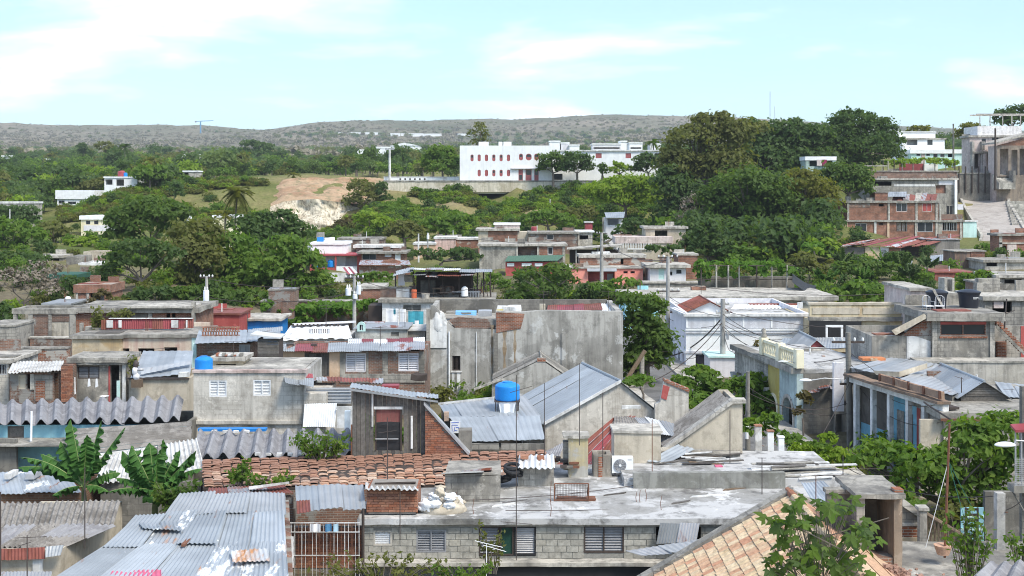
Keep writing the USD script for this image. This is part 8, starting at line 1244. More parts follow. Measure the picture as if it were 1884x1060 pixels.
solo('road_kerb',None,None,M().sheet(np.stack([g[:,-1]+[0,0,.28],g[:,-1]+[.5,0,.28]],1),2.0),CONC_L,kind='structure');solo('road_kerb',None,None,M().sheet(np.stack([g[:,0]+[-.4,0,.22],g[:,0]+[0,0,.22]],1),2.0),CONC_L,kind='structure')
st=T('hillside_steps','long pale steps climbing beside the steep road at the right edge','steps',1868,420,190)
for k in range(9):a=P(1862-1.2*k,412-5*k,194+2.2*k);st.add('step',M().rbox(a-[0,0,.6],a+[3.2,.7,.18],.8,.03,k),CONC_L,world=True)
rb=np.random.default_rng(9);m=M()
for i in range(90):c=P(rb.uniform(1764,1830),rb.uniform(349,354),224+rb.uniform(-1,1));m.rbox(c,c+rb.uniform(.15,.6,3)*[1.4,1,.7],.5,.05,i)
solo('litter','strip of litter and white rubbish at the foot of the retaining wall','rubbish',m,each('litter_mix',[(.6,.6,.6),(.4,.38,.35),(.2,.18,.16),(.5,.45,.4)]),kind='stuff')
t=house('corner_brick_house','brick and pink house at the right edge below the steep road','house',1838,1960,430,500,160,D=3,wall=BRICK,roof='slab',rm=CONC,rh=.3,ov=.3,wins=[('hole',1841,1852,452,474)]);t.add('pink_panel',M().box((t.at(1853,470)[0],-.05,t.zb),(t.at(1870,470)[0],-.003,t.at(1853,450)[1])),PINKP);t.add('floor_band',M().box((0,-.1,t.at(1838,449)[1]),(t.W,-.055,t.at(1838,446)[1])),CONC_L);t.add('column',M().box((0,-.1,t.zb),(.4,-.002,t.H-.31)),CONC_L)
house('mint_tank_house','small mint painted block beside the foot of the steep road','house',1772,1797,406,440,189,D=3,wall=MINT,roof='slab',rm=WHITED,rh=.2)
t=T('rust_roof_shacks','shacks under a long ragged rust red sheet roof on the right slope','shack',1600,478,160);corr(t,P(1590,441,170),P(1768,432,170),P(1706,452,160),P(1524,456,160),n=12,mats=(RUST,MAROON,RUST,ZINCR),amp=.03,wl=.25,seed=160,jit=.25)
for a,b,mt in((1526,1590,WOOD),(1590,1618,TAN),(1619,1634,LILAC),(1635,1658,BRICKP)):t.add('wall',M().box(P(a,500,160.6),P(b,455,160.9)),mt,world=True)
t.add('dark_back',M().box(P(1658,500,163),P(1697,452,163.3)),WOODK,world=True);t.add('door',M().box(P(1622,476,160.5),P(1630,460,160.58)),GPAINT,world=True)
for u in(1659,1696):t.add('post',M().tube([P(u,485,160.6),P(u,452,160.6)],.1,5),WOODK,world=True)
house('grey_plank_shack','grey plank walled shack right of the rust roofed shacks','shack',1706,1766,440,476,164,D=5,wall=plaster('grey_boards',(.14,.13,.12),(.24,.22,.2),streak=.7),roof='slab',rm=ZINCR,rh=.1);t=T('blue_sheet_shed','open shed with bluish zinc roof below the grey plank shack','shed',1735,500,152);corr(t,P(1712,470,157),P(1757,467,157),P(1757,478,151.6),P(1710,482,151.6),n=3,mats=(ZINCB,),amp=.02,wl=.25,seed=161);t.add('wall',M().box(P(1712,520,152),P(1756,482,152.3)),CONC,world=True)
t=T('long_zinc_shed','low shed with long dull zinc roof behind the banana clumps on the right','shed',1640,500,148);corr(t,P(1600,478,154),P(1680,478,154),P(1676,489,148),P(1594,487,148),n=5,mats=(ZINC,ZINCB),amp=.02,wl=.25,seed=162);t.add('wall',M().box(P(1600,530,148.4),P(1676,489,148.7)),CONC_D,world=True)
t=house('board_shed','shed of brown upright boards on the right below the steep road','shed',1757,1785,462,504,146,D=4,wall=plaster('brown_boards',(.14,.085,.06),(.22,.14,.1),streak=.8),roof='slab',rm=CONC,rh=.12);house('brick_shed','brick shed with concrete edge right of the brown board shed','shed',1786,1812,461,496,147,D=4,wall=BRICK,roof='slab',rm=CONC,rh=.15);house('long_grey_house','long low grey house with balustrade right of the brick shed','house',1812,1960,478,510,141,D=5,wall=CONC_L,roof='slab',rm=CONC,rh=.3,ov=.3,wins=[('hole',1815,1835,481,490)]);house('pinkish_low_house','low house with white painted side in front of the brown board shed','house',1720,1790,500,525,132,D=5,wall=RUST,roof='slab',rm=RUST,rh=.15)
house('ledge_house','small grey house with blue side at the right edge above the black tanks','house',1836,1960,506,545,110,D=5,wall=CONC,roof='slab',rm=CONC_L,rh=.25,ov=.3,wins=[('hole',1848,1880,514,522)]);house('column_ruin','pale pillars of a small ruin between the black water tanks','ruin',1738,1756,512,545,100,D=1.5,wall=CONC_L,roof='none',wins=[('hole',1743,1752,514,540)]);house('brown_low_house','low brown house with grey roof edge at the right, above the upper grey room','house',1808,1840,520,550,104,D=4,wall=BRICKG,roof='slab',rm=CONC,rh=.15)
for i,(u,v,d,lm)in enumerate(((1520,535,124,L_VINE),(1548,500,140,L_MANGO),(1590,535,122,L_VINE),(1672,520,128,L_DARK),(1705,510,132,L_DARK),(1655,508,135,L_MANGO),(1625,500,140,L_VINE))):
 rg3=np.random.default_rng(i);banana('banana_clump',['banana clump right of the shade net','banana clump behind the shade net','pale banana clump in the bushes above the ochre facade','dark banana clump left of the brown board shed, nearer','dark banana clump left of the brown board shed, farther','banana clump in front of the long dull zinc roof','banana clump left of the long dull zinc roof'][i],(u,v,d),[(u+rg3.uniform(-26,26),v-rg3.uniform(18,48),rg3.uniform(-1,1))for _ in range(12)],lm,wid=.3)
for args in(('slope_bush','wide green bush above the ochre facade','bush',(1600,560,112),[(1545,545,26,14),(1580,535,30,18),(1620,540,30,16),(1655,545,28,14),(1690,545,22,14),(1600,550,40,10)],L_MID,.3,1.5),('slope_bush','green bush in the middle of the right slope under the rust roofs','bush',(1590,520,130),[(1560,500,26,16),(1600,495,28,16),(1640,500,24,14),(1580,492,26,12),(1545,492,20,10)],L_MANGO,.3,1.5),('slope_bush','olive bush right of the black shade net','bush',(1490,515,138),[(1480,480,26,16),(1500,495,22,14),(1470,500,18,14)],L_OLIVE,.3,1.4),('slope_bush','small round bush at the foot of the steep road','bush',(1818,470,168),[(1815,458,18,11),(1832,456,12,9)],L_MID,.3,1.5),('slope_bush','bushes behind the black tanks at the right','bush',(1800,545,112),[(1775,515,22,12),(1810,512,24,14),(1830,520,16,12),(1790,530,26,10)],L_MID,.3,1.5),('slope_bush','dark creeper heap on the yard wall right of the pink balcony','bush',(1230,480,150),[(1205,460,22,10),(1235,462,20,12)],L_DARK,.3,1.4),('slope_bush','creeper on a post in front of the rust roofed shacks','bush',(1500,478,150),[(1500,454,20,8),(1485,456,12,6)],L_VINE,.3,1.4)):tree(*args,limbs=False,tr=.1)
tree('hill_tree','tall brownish green tree at the left of the wooded hill, behind the mango','tree',(1290,440,205),[(1312,228,40,16),(1272,258,42,24),(1330,262,52,30),(1245,305,34,32),(1295,312,50,34),(1365,238,40,18),(1340,305,44,30),(1290,222,12,12),(1330,214,16,8),(1255,340,30,24)],L_OLIVE,.42,1.5,tr=.5)
tree('hill_tree','dark lower tree at the left edge of the wooded hill','tree',(1240,455,200),[(1235,345,28,34),(1265,370,36,36),(1235,400,30,30),(1290,385,30,30)],L_DARK,.42,1.5,tr=.35);tree('hill_tree','dense tree in the back middle of the wooded hill','tree',(1420,360,228),[(1400,258,46,28),(1440,242,44,18),(1475,256,38,24),(1420,295,64,32),(1370,290,36,28),(1470,300,44,28),(1510,300,36,26),(1385,228,16,9),(1462,226,14,8),(1500,246,30,16)],L_DARK,.45,1.5,tr=.4)
tree('hill_tree','feathery dark tree with upswept tips on the skyline of the wooded hill','tree',(1585,335,232),[(1572,228,40,20),(1545,255,34,26),(1605,245,36,24),(1630,262,22,22),(1590,275,50,26),(1545,290,40,22),(1640,285,22,16),(1512,262,28,26),(1558,208,8,10),(1580,210,8,8),(1625,224,10,8),(1645,238,10,6),(1600,218,10,10),(1535,225,10,8),(1655,262,12,8),(1565,300,50,16)],L_DARK,.34,1.3,tr=.4,up=.1)
tree('mango_tree','big round dark mango tree at the front of the wooded hill','tree',(1375,478,184),[(1375,342,54,28),(1325,372,34,32),(1415,365,42,36),(1365,395,54,40),(1430,405,36,34),(1312,418,28,30),(1345,440,40,26),(1400,440,36,26)],L_MANGO,.36,1.7,tr=.45);tree('hill_tree','yellowish green tree right of the mango tree','tree',(1485,455,186),[(1480,338,38,22),(1505,365,36,30),(1458,385,32,36),(1485,405,34,30),(1470,430,28,20)],L_YEL,.36,1.5,tr=.35);tree('hill_tree','green tree with pale forked trunks left of the brick house on the slope','tree',(1560,372,196),[(1540,322,28,20),(1575,328,26,22),(1555,345,40,18),(1588,348,14,16)],L_MANGO,.36,1.6,tr=.3);tree('hill_tree','dark small tree at the foot of the wooded hill beside the brick roof box','tree',(1300,490,160),[(1300,430,22,24),(1320,455,28,20),(1290,460,22,18),(1345,468,26,14)],L_DARK,.34,1.5,tr=.25)
tree('bare_tree','greyish bare branched tree between the mango and the left hill trees','tree',(1280,460,186),[(1278,385,24,30),(1262,410,16,24),(1295,410,14,24)],L_DRY,.22,.35,tr=.25);tree('hill_tree','dark tree mass at the shady foot of the mango tree','tree',(1420,480,170),[(1400,462,40,14),(1440,458,34,14),(1470,462,26,12)],L_DARK,.34,1.5,tr=.2)
tree('lime_tree','bright lime green spreading tree below the white school, left of the wooded hill','tree',(1150,410,222),[(1105,352,36,14),(1150,342,42,16),(1190,345,26,18),(1130,368,40,14),(1185,368,26,16)],L_LIME,.4,1.6,tr=.35);tree('ridge_tree','tree behind the roof beams of the pink house at the top right','tree',(1860,262,245),[(1850,215,24,12),(1878,205,22,14),(1845,225,16,10),(1870,222,26,12)],L_DARK,.42,1.5,tr=.3);tree('ridge_tree','yellow green tree left of the pink house on the right skyline','tree',(1788,290,245),[(1785,235,22,9),(1775,248,20,12),(1798,245,18,11)],L_YEL,.4,1.5,tr=.25);tree('ridge_tree','small tree behind the mint house on the skyline','tree',(1695,275,300),[(1692,238,22,7)],L_YEL,.45,1.5,tr=.25)
t=house('tree_hut','white roofed open hut with drying clothes among the hill trees','hut',1482,1538,288,330,216,D=4,wall=plaster('faded_mint',(.3,.4,.36),(.4,.5,.45)),roof='slab',rm=WHITE,rh=.7,ov=.1,wins=[('hole',1489,1531,290,306)])
for i,(a,b,mt)in enumerate(((1503,1512,PINKP),(1513,1521,plain('maroon_cloth',(.25,.03,.08),.9)))):solo('laundry',['pink cloth drying in the white roofed tree hut','maroon cloth drying in the white roofed tree hut'][i],'laundry',M().rbox(P(a,305,215.6),P(b,294,215.75),.5,.03,i),mt)
# white school on the plateau
t=house('white_school','large white two storey building with rows of rounded red windows on the plateau','building',846,1016,268,334,259,D=16,wall=WHITE,side=WHITE,roof='parapet',wins=[])
holes=[]
def rw(a,b,c,e,dr=False):
 (x0,z0),(x1,z1)=t.at(a,e),t.at(b,c);r_=(x1-x0)*.45;s=sg.box(x0,z0+(0 if dr else r_),x1,z1-(0 if dr else r_));return s if dr else s.union(sg.box(x0+r_,z0,x1-r_,z1)).union(sg.Point(x0+r_,z0+r_).buffer(r_)).union(sg.Point(x1-r_,z0+r_).buffer(r_)).union(sg.Point(x0+r_,z1-r_).buffer(r_)).union(sg.Point(x1-r_,z1-r_).buffer(r_))
WN=[(u-2.8,u+2.8,284.5,296.7,0)for u in(868.5,881.7,895,908.5,922,935.5)]+[(u-2.8,u+2.8,312.5,324.5,0)for u in(881.7,895,908.5,922,935.5)]+[(955,962,283,295,0),(967.5,978,283,295,0),(983,991,283,295,0),(954,962,312,332,1),(967,978,312,332,1),(983,991,312,332,1)]
RF=plain('dull_red_frame',(.35,.1,.1),.6,var=.3);stage.RemovePrim(t.path+'/wall');poly=sg.box(0,t.zb,t.W,t.H)
shapes=[rw(*w[:4],bool(w[4]))for w in WN]
for s in shapes:poly=poly.difference(s.buffer(.01))
t.add('front_wall',M().prism(poly,0,.18),WHITE)
for s,w in zip(shapes,WN):
 p=t.add('door' if w[4]else 'window',M().prism(s.difference(s.buffer(-.13)),.03,.14),RF);a=s.buffer(-.131).bounds;mid=(a[1]+a[3])/2
 t.add('pane',M().prism(s.buffer(-.131).intersection(sg.box(a[0],a[1],a[2],mid)),.08,.1),RF if(int(w[0])%3)else GLASS,p);t.add('pane',M().prism(s.buffer(-.131).intersection(sg.box(a[0],mid+.02,a[2],a[3])),.08,.1),GLASS if(int(w[0])%2)else RF,p)
t.add('floor_band',M().box((t.at(940,310)[0],-.5,t.at(940,311)[1]),(t.W,-.003,t.at(940,309)[1])),LILAC)
for a,b in((880,898),(917,924),(926,941)):t.add('roof_box',M().box((t.at(a,268)[0],3,t.H-.35),(t.at(b,268)[0],7,t.at(a,260)[1])),WHITE)
x=house('school_annex','long white annex with thin roof line right of the white school','building',1017,1224,276,334,261,D=12,wall=WHITE,roof='slab',rm=WHITED,rh=.3,ov=.3,wins=[('hole',1040,1080,283,289),('panel',1096,1107,282,291,{'mt':RF,'cols':1}),('panel',1151,1161,282,291,{'mt':RF,'cols':1}),('hole',1178,1188,282,290),('hole',1205,1220,282,290),('hole',1008,1035,320,331)])
for i,(a,b,c,e,d)in enumerate(((1090,1142,264,280,300),(1142,1153,259,280,300),(1011,1030,259,280,310),(1032,1047,262,280,310),(1048,1066,266,280,305),(1158,1182,262,280,315),(1196,1216,264,280,320))):house('white_roof_block','white roof block behind the school annex, '+['widest','tall narrow one','left end','second from left','third from left','right of the tall one','right end'][i],'building',a,b,c,e,d,D=6,wall=WHITE if i%3 else LILAC,roof='slab',rm=WHITE,rh=.3,wins=[('hole',a+2,b-2,e-9,e-6)]if b-a>20 else())
w=house('school_wall','low white boundary wall running left from the white school','wall',706,845,325,340,263,D=.6,wall=WHITE,roof='slab',rm=WHITED,rh=.15,ov=.05,wins=[('hole',815,822,327,332)])
for k in range(6):w.add('grille',M().box((w.at(735+k*9,330)[0],-.04,w.at(735,331)[1]),(w.at(738+k*9,330)[0],-.003,w.at(735,328)[1])),IRON)
k_=house('plateau_wall','long old stone retaining wall along the edge of the plateau','wall',706,1092,332,340,257.5,D=1.2,base=-1.6,wall=plaster('pale_stone_wall',(.40,.34,.25),(.6,.54,.44),stain=(.2,.19,.12),ns=.3,streak=.5),roof='slab',rm=CONC,rh=.3,ov=.1)
pole('tall pale floodlight mast at the left end of the white boundary wall',717,274,334,262,r=.28,mt=WHITED);fl=T('floodlight','floodlight frame on top of the pale mast','floodlight',717,276,262)
for k in range(4):fl.add('lamp',M().box((-1.0+k*.52,-.15,0),(-.6+k*.52,.15,.45)),GALV)
for args in(('school_tree','big round tree left of the white school','tree',(815,334,266),[(810,284,28,18),(793,300,18,16),(832,300,16,16),(812,306,32,16)],L_MID,.42,1.7),('school_tree','round tree in front of the school annex, leftmost of two joined crowns','tree',(1018,334,256),[(1015,298,26,17),(1003,310,16,12),(1030,310,16,12)],L_MANGO,.36,1.7),('school_tree','round tree in front of the school annex, right one of two joined crowns','tree',(1062,334,256),[(1060,298,30,18),(1078,310,16,12),(1045,311,16,12)],L_DARK,.36,1.7),('school_tree','small slim tree in front of the school annex','tree',(1108,334,256),[(1107,309,10,8),(1110,316,10,7)],L_MANGO,.36,1.6),('school_tree','light green small tree in front of the school annex','tree',(1140,334,256),[(1138,306,16,8),(1152,312,14,8),(1128,314,10,8)],L_LIME,.36,1.6),('school_tree','round dark tree at the right end of the school annex','tree',(1193,334,256),[(1190,300,24,18),(1208,304,14,16),(1180,311,16,12)],L_DARK,.36,1.7),('feathery_tree','pale thin feathery tree behind the left end of the white school','tree',(880,285,300),[(884,240,14,16),(870,248,12,10),(892,256,12,12),(878,262,16,8)],L_OLIVE,.4,.55)):tree(*args,tr=.25)
def palm(label,u,vtop,u1,v1,d,n=16,L=2.6,lm=L_MANGO,r=.16):
 b,c=P(u1,v1,d),P(u,vtop,d);t=T('palm_tree',label,'palm',at=b);h=c-b;t.add('trunk',M().tube([[0,0,-.6],h*.35+[-(h[0])*.25,0,0],h*.7-[h[0]*.15,0,0],h],[r*1.3,r,r*.85,r*.75],8),BARK,smooth=True);rng=np.random.default_rng(int(u))
 m=M()
 for k in range(n):
  a=2.4*k;el=rng.uniform(-1.2,1.4)if k>3 else rng.uniform(.4,1.2);l=L*rng.uniform(.8,1.1);s=np.linspace(0,1,9)[:,None];dr=np.array([math.cos(a)*math.cos(el*.6),math.sin(a)*math.cos(el*.6),math.sin(el)]);p=h+dr*l*s-np.array([0,0,1.0])*l*.72*s**2.0
  rib=M().tube(p,np.linspace(.035,.01,9),4);fr=M();fr.put(*rib.done());side=np.cross(dr,[0,0,1.0]);side/=max(np.linalg.norm(side),.1)
  for q in np.linspace(.1,1,26):
   pq=np.array([np.interp(q,s[:,0],p[:,i])for i in range(3)]);ll=.62*L/2.6*(1-.55*abs(q-.45)*2*.8)
   for sg2 in(-1,1):e=pq+side*sg2*ll+dr*.25-[0,0,ll*rng.uniform(.25,.7)];w=dr*.075*L/2.6;fr.put([pq-w,pq+w,e+w*.3,e-w*.3],[[0,1,2,3]])
  t.add('frond',fr,lm)
 return t
palm('tall coconut palm rising above the left trees',437,352,430,480,152,40,2.1,L_OLIVE,.12);palm('young palm behind the school annex roof',1202,262,1203,295,300,16,2.6);palm('royal palm on the far left above the valley wood',229,270,231,310,420,16,3.2,L_DARK);palm('yellowish young coconut palm left of the tall palm',415,395,414,430,190,14,2.6,L_YEL);palm('small palm in the wood left of the school mast',668,296,668,322,400,14,3.2,L_YEL);palm('palm at the far left, right of the royal palm',540,322,540,345,290,14,2.2,L_YEL)
# cliff and bare bank left of the school
k=np.linspace(0,1,60);q=np.linspace(0,1,24);g=np.zeros((60,24,3))
for i,a in enumerate(k):
 u=500+165*a;vt_,vb_=np.interp(a,[0,.15,.5,.75,1],[380,370,366,372,385]),np.interp(a,[0,.2,.5,1],[400,424,428,424])
 for j,b in enumerate(q):g[i,j]=P(u,vt_+(vb_-vt_)*b,250-6*b**1.5)
nz=meshkit.fbm(g/4.0,4,8)-.5;g[...,1]-=nz*6;g[...,0]+=(meshkit.fbm(g/3.0+50,3,4)-.5)*2
solo('cliff',None,None,M().grid(g),plaster('pale_limestone',(.42,.35,.25),(.62,.55,.43),stain=(.13,.1,.07),ns=.16,streak=.9,dirt=.5,fine=1.5,bump=.8),kind='structure',smooth=60)
k=np.linspace(0,1,70);q=np.linspace(0,1,26);g=np.zeros((70,26,3))
for i,a in enumerate(k):
 u=498+222*a;vt_,vb_=np.interp(a,[0,.15,1],[345,331,332]),np.interp(a,[0,.1,.5,.8,1],[384,378,372,385,376])
 for j,b in enumerate(q):g[i,j]=P(u,vt_+(vb_-vt_)*b,276-24*b)
g[...,2]+=(meshkit.fbm(g/3.5,4,6)-.5)*2.2+.3
solo('bare_bank',None,None,M().grid(g),plaster('reddish_earth',(.30,.17,.10),(.40,.27,.17),stain=(.12,.13,.06),ns=.12,streak=.3,dirt=.8,fine=1.2,bump=.8),kind='structure',smooth=60)
tree('bank_tree','thin olive tree growing on the bare bank right of the pale cliff','tree',(665,400,250),[(660,345,28,16),(675,365,30,18),(650,375,24,16),(690,350,18,14)],L_OLIVE,.4,.9,tr=.25);tree('bank_tree','dark green tree in the cleft below the end of the white boundary wall','tree',(700,385,249),[(702,352,12,18),(712,372,14,16)],L_DARK,.4,1.5,tr=.2)
for args in(('bank_tree','yellow green round tree at the foot of the bank, centre','tree',(690,440,215),[(680,405,30,14),(705,412,22,14),(685,420,30,12)],L_LIME,.4,1.5),('bank_tree','grey brown brush at the foot of the pale cliff','tree',(610,430,225),[(640,414,26,12),(662,406,24,14),(615,424,18,8)],L_BROWN,.4,1.2),('bank_tree','olive tree behind the dark brown brick storey','tree',(745,450,195),[(740,420,28,16),(760,430,24,16),(725,432,18,14)],L_OLIVE,.4,1.5),('bank_tree','green tree behind the three pink cottages','tree',(820,440,205),[(800,412,30,14),(840,408,32,16),(825,425,40,12)],L_MID,.4,1.5),('bank_tree','dark trees in front of the three pink cottages','tree',(810,490,165),[(780,468,24,10),(815,472,34,12),(850,466,26,12),(870,475,18,10)],L_DARK,.36,1.5),('bank_tree','green tree above the long brick house','tree',(1010,430,200),[(1000,400,30,14),(1035,408,28,14),(975,405,22,12)],L_MID,.4,1.5),('bank_tree','dark green tree in front of the blue and white hut','tree',(1110,455,182),[(1105,438,20,10),(1150,428,26,12),(1170,415,24,16)],L_DARK,.38,1.5),('bank_tree','mid green tree left of the red hut above the brick houses','tree',(1055,425,205),[(1050,398,24,14),(1080,392,22,14)],L_OLIVE,.4,1.5)):tree(*args,tr=.25)
# big trees at the left
for args in(('big_tree','large layered dark green tree on the left below the grassy shoulder','tree',(280,470,165),[(270,380,44,18),(312,395,38,20),(235,405,40,22),(285,415,58,24),(222,432,28,18),(325,425,28,20)],L_MANGO,.36,1.6),('forked_tree','flat crowned dark tree with pale spreading forked limbs at the left','tree',(265,566,122),[(212,478,30,12),(258,455,44,15),(305,468,30,15),(198,500,20,9),(285,490,28,11),(240,488,30,10)],L_DARK,.26,1.3),('big_tree','olive brown tree right of the forked tree','tree',(358,560,130),[(360,432,44,26),(340,470,36,32),(378,480,34,32),(350,515,40,28)],L_OLIVE,.32,1.5),('big_tree','mid green tree behind the tall palm trunk','tree',(430,560,134),[(425,455,40,26),(440,490,44,34),(410,520,40,26),(455,525,40,24)],L_MID,.32,1.5),('big_tree','dark dense tree right of the tall palm, rear one','tree',(500,520,150),[(470,420,40,24),(515,412,36,22),(545,430,28,22),(495,450,50,26)],L_DARK,.34,1.6),('big_tree','green tree left of the white and red house','tree',(540,560,132),[(530,465,36,28),(560,490,34,26),(505,500,40,30),(550,525,40,22),(590,520,22,18)],L_MID,.32,1.6),('big_tree','low leafy tree behind the transformer pole with one transformer','tree',(390,570,118),[(330,545,34,16),(375,545,40,18),(425,550,40,16),(470,550,34,16)],L_MANGO,.3,1.6),('big_tree','lower dark bushes left of the square brick box','tree',(310,572,114),[(285,545,34,18),(245,552,26,12)],L_DARK,.3,1.5)):tree(*args,tr=.2,bark=BARK)
tree('bare_brush','grey bare twiggy brush at the far left edge, larger one','brush',(40,585,112),[(20,520,34,30),(60,525,34,30),(90,540,24,22)],L_DRY,.2,.4,tr=.12);tree('bare_brush','grey bare twiggy brush beside the brick pavilion','brush',(95,575,118),[(100,510,22,26),(75,500,26,20)],L_DRY,.2,.35,tr=.1)
tree('edge_tree','dull green trees just below the long pale roof at the far left edge','tree',(20,430,232),[(-5,388,26,10),(20,391,26,11),(48,390,24,11),(5,402,40,14),(40,405,34,14)],L_DARK,.4,1.5,tr=.2)
for args in(('edge_tree','bright green tree at the far left edge below the long pale roof','tree',(30,480,185),[(25,425,36,20),(60,436,28,16),(15,452,34,18),(-5,415,24,16)],L_MID,.4,1.6),('edge_tree','yellow green tree left of the cream and lilac house','tree',(100,470,200),[(95,420,24,14),(118,432,18,14),(85,440,20,12)],L_OLIVE,.4,1.5),('edge_tree','lime green tree in front of the cream and lilac house','tree',(160,480,190),[(145,450,26,13),(175,448,26,12),(125,465,18,10)],L_LIME,.4,1.6),('edge_tree','dark green tree behind the grey bare brush','tree',(40,520,150),[(30,475,36,14),(70,480,26,12),(0,500,20,20)],L_DARK,.36,1.5),('edge_tree','green foliage at the left edge behind the grey wall block','tree',(10,600,100),[(5,575,22,16),(20,590,14,12)],L_DARK,.3,1.5),('edge_tree','small orange flowering bush beside the brick pavilion','tree',(190,566,108),[(190,545,14,12),(175,556,14,8)],L_BROWN,.26,1.4)):tree(*args,tr=.2)
t=house('brick_pavilion','brick pavilion with thick brick parapet slab and pale pillars at the left','house',139,200,524,580,110,D=4,wall=BRICK,roof='slab',rm=BRICK,rh=.75,ov=.15,wins=[('hole',166,192,539,563)])
for u in(140,160):t.add('pillar',M().box((t.at(u,550)[0],-.1,t.zb),(t.at(u+4,550)[0],-.002,t.H-.76)),CONC_L)
t.add('zinc_back',M().box((t.at(166,550)[0],1,0),(t.at(195,550)[0],1.1,t.H-.8)),ZINC)
house('white_blue_house','small white and pale blue house with balustrade at the left','house',148,184,484,525,150,D=5,wall=LILAC,roof='slab',rm=WHITED,rh=.3,ov=.2,wins=[('pane',165,172,490,499,{'cols':1})]);house('cream_block','cream roof block above the white and pale blue house','building',153,187,463,484,158,D=4,wall=BEIGE,roof='none');house('grey_pillar_house','grey stepped block with brick base left of the white and pale blue house','house',125,146,472,515,152,D=4,wall=BRICKG,roof='slab',rm=CONC,rh=1.4);house('flat_canopy','thin pale canopy slab on posts behind the grey brush','canopy',59,112,470,500,160,D=4,wall=CONC,roof='slab',rm=CONC_L,rh=.35,wins=[('hole',62,84,476,498),('hole',87,109,476,498)]);house('green_awning_house','low house with dark green awning beside the grey stepped block','house',94,140,505,545,128,D=4,wall=BRICKG,roof='slab',rm=plain('green_canvas',(.03,.1,.07),.8),rh=.5,ov=.3);house('blue_low_roof','pale bluish low roof between the bare brush and the brick pavilion','roof',80,128,558,572,104,D=4,wall=CONC,roof='slab',rm=ZINC,rh=.15)
t=house('cream_lilac_house','two storey cream and lilac house with small dark windows on the left slope','house',149,212,397,450,216,D=8,wall=CREAM,roof='slab',rm=WHITE,rh=.7,ov=.25,wins=[('pane',158,166,406,413,{'cols':1}),('pane',173,181,406,413,{'cols':1}),('pane',189,197,406,413,{'cols':1}),('pane',158,166,427,434,{'cols':1}),('pane',173,181,427,434,{'cols':1})])
t.add('lilac_band',M().box((t.at(154,420)[0],-.06,t.at(154,425)[1]),(t.W,-.003,t.at(154,414.5)[1])),LILAC);house('cream_garden_wall','cream garden wall left of the cream and lilac house','wall',124,149,437,450,214,D=1,wall=CREAM,roof='slab',rm=WHITE,rh=.2);house('yellow_cottage','small pale yellow cottage under the young coconut palm','cottage',392,434,396,425,205,D=5,wall=CREAM,roof='slab',rm=WHITE,rh=.4);house('white_specks_house','tiny white house in the trees left of the tall palm','house',335,345,383,404,215,D=3,wall=WHITE,roof='slab',rm=WHITE,rh=.3)
house('white_flat_house','white house with broad white flat roof in the left valley','house',105,172,350,385,272,D=9,wall=WHITE,roof='slab',rm=WHITE,rh=2.0,ov=.3,wins=[('pane',108,119,369,375,{'cols':2}),('pane',125,140,371,376,{'cols':2})])
t=house('red_tank_house','white house with columns and a red roof tank on the left shoulder','house',192,252,325,352,262,D=6,wall=WHITE,roof='slab',rm=WHITE,rh=.3,wins=[('hole',192,207,330,340),('hole',214,228,330,342)]);tank('red roof tank on the white house on the left shoulder',217,232,314,325,264,REDM);solo('roof_tank','small blue tank beside the red roof tank','water tank',M().lathe([(0,0),(.4,0),(.42,.7),(.3,.85),(0,.85)],P(231,325,263.5),12),BLUEP);house('grey_white_hut','small grey and white hut on the crest of the left shoulder','hut',337,364,314,332,275,D=4,wall=CONC_L,roof='slab',rm=WHITE,rh=.3,wins=[('hole',339,347,318,326)])
house('long_pale_roof','long low pale roof at the far left edge of the valley','building',-30,60,371,390,245,D=5,wall=CONC_L,roof='slab',rm=WHITED,rh=.4);pole('thin pale pole at the far left in the valley',18,385,425,225,r=.14,mt=WHITED);pole('small pale pole in front of the pink cottages, left one',770,430,470,175,r=.12,mt=WHITED);pole('pole with white box between the cottages',787,428,465,178,r=.12,boxes=((785.5,790,432,440,WPAINT),));pole('thin pale pole in the scrub right of the school steps',1012,366,392,240,r=.12,mt=WHITED)
for i,(a,b,c,e,d)in enumerate(((3,36,286,296,640),(70,100,292,300,560),(364,412,284,294,620),(438,452,282,300,600),(330,340,284,292,700),(690,722,270,282,640),(655,668,275,284,700),(1340,1356,262,275,520))):house('valley_house','white house far off in the valley wood, '+['at the left edge','second from the left edge','long one right of the royal palm','tall one by the dark tree clump','tiny one left of the long one','just left of the mast','tiny one left of the mast','behind the hill trees'][i],'house',a,b,c,e,d,D=8,wall=WHITE,roof='slab',rm=WHITE,rh=.8,base=-8)
t=house('white_warehouse','white warehouse with a shallow pitched roof above the school mast','warehouse',718,770,268,282,900,D=30,wall=WHITE,roof='none',base=-6);apx_=t.W/2;t.add('roof',M().prism([(-.5,t.H),(t.W+.5,t.H),(apx_,t.H+2.2)],-.5,30),WHITE)
def hill_hit(u,v):
 d=np.arange(1000,2700,4.0);x=d*(u-CX)/FPX;z=CZ-d*(v-VH)/FPX;k=np.argmax(np.maximum(hill_z(x,d),np.where(d<1250,Gv(x,d),-99))>z);return d[k]if k else 1800.0
for i,q in enumerate(((623,694,243.5,246.5,'long thin white building on the far hillside'),(718,735,245,250,'white building on the far hillside, left end of the row'),(737,778,245.5,249,'white building on the far hillside, long one in the row'),(779,812,246,250.5,'white building on the far hillside, right end of the row'),(842,864,246,249.5,'small white building on the far hillside behind the feathery tree'))):
 house('hill_building',q[4],'building',q[0],q[1],q[2],q[3],hill_hit((q[0]+q[1])/2,q[3])-12,D=14,wall=WHITE,roof='slab',rm=WHITE,rh=1.2,base=-4)
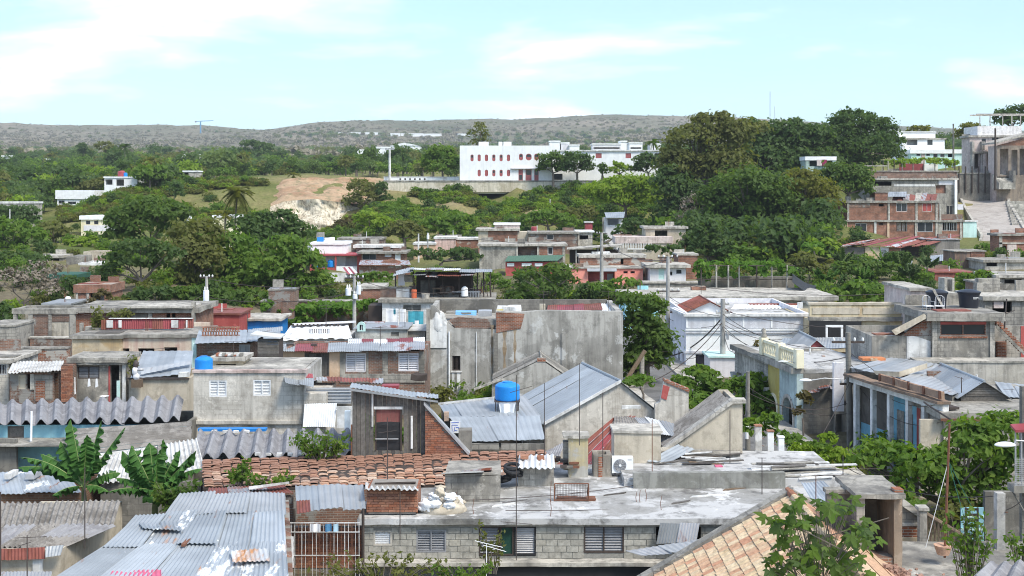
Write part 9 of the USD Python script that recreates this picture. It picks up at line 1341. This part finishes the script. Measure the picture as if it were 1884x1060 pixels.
for i,(u,v0,v1,d,lab)in enumerate(((1417,168,226,1400,'thin lattice mast on the skyline above the hill trees, taller one'),(1425,196,226,1400,'thin lattice mast on the skyline above the hill trees, shorter one'),(881,210,224,2500,'thin antenna on the far ridge behind the school'))):
 t=T('antenna_tower',lab,'mast',u,v1,d);h=t.at(u,v0)[1]
 for sx_ in(-1,1):t.add('leg',M().tube([[sx_*.9,0,-6],[sx_*.25,0,h]],0.13,4),GALV)
 for k in range(10):z=h*k/10;w_=.9-.65*k/10;t.add('brace',M().tube([[-w_,0,z],[w_,0,z+h/12]],.07,4),GALV)
t=T('tower_crane','blue tower crane on the far left ridge','crane',369,231,2350);h=t.at(369,224)[1];blu=plain('crane_blue',(.08,.25,.45),.6);t.add('tower',M().box((-1,-1,-20),(1,1,h)),blu);t.add('jib',M().hexa([[-9,-.7,h],[25,-.7,h+1.5],[-9,.7,h],[25,.7,h+1.5],[-9,-.7,h+1.3],[25,-.7,h+2.6],[-9,.7,h+1.3],[25,.7,h+2.6]]),blu);t.add('counterweight',M().box((-11,-1,h-1.5),(-8,1,h+1.5)),GPAINT)
tree('valley_clump','dark tree clump standing high in the far wood at the left','tree',(470,300,560),[(462,268,22,9),(485,272,20,10),(450,282,18,10),(478,286,30,10)],L_DARK,.8,1.4,tr=.4);tree('valley_clump','tall slender dark tree in the far wood behind the left shoulder','tree',(155,305,560),[(152,275,12,12),(160,285,14,10)],L_DARK,.8,1.4,tr=.4);tree('valley_clump','yellow green tall tree in the far wood left of the royal palm','tree',(195,308,540),[(190,272,18,12),(208,278,14,10)],L_OLIVE,.8,1.3,tr=.4);tree('valley_clump','flowering brown tree in the valley below the white house with red tank','tree',(152,350,330),[(155,328,22,8),(140,338,18,8)],L_BROWN,.5,1.4,tr=.3);tree('valley_clump','orange brown tree at the far left of the valley','tree',(32,345,340),[(30,326,16,6),(18,334,14,7)],L_BROWN,.5,1.4,tr=.3)
# undergrowth between the far houses, and the air
def free(x,y,u):
 k=meshkit.fbm(np.stack([x,y,0*x],-1)/8.0,3,55)>0.40
 for fx,fy,hw,hd in FOOT:k&=~((np.abs(x-fx)<hw)&(y-fy<hd)&(y-fy>-hd-(.05+.06*(fy>120))*fy))
 return k&~((u>1755)&(y>178))&~((y<118)&(x>4)&(x<14))&~((u>490)&(u<730)&(y>236))
x,y=pick(1500,112,232,-60,1900,free)
scatter('undergrowth','bushes and weeds filling the ground between the houses behind','bushes',BUSH,np.stack([x,y,Gv(x,y)-.25],-1),.3+.45*rg.uniform(0,1,len(x)),rg,idx=rg.choice(5,len(x),p=[.2,.3,.1,.28,.12]))
x,y=pick(420,44,112,-60,1900,free)
scatter('undergrowth','weeds in the yards between the nearer houses','bushes',BUSH,np.stack([x,y,Gv(x,y)-.2],-1),.3+.3*rg.uniform(0,1,len(x)),rg,idx=rg.choice(5,len(x),p=[.2,.3,.1,.3,.1]))
x,y=pick(220,158,245,1215,1510,free)
scatter('hill_undergrowth','dark undergrowth below the trees of the wooded hill','bushes',BUSH,np.stack([x,y,Gv(x,y)-.25],-1),.9+.8*rg.uniform(0,1,len(x)),rg,idx=rg.choice(5,len(x),p=[.2,.2,.02,.5,.08]))
air=usdkit.material(stage,'/World/Looks/air',{'v':('principled_volume',{'color':(0.86,0.90,0.94),'density':0.00011,'anisotropy':0.2})},[],volume='v.volume')
solo('haze',None,None,M().box((-5200,-1500,-30),(5200,5000,400)),air,kind='stuff')
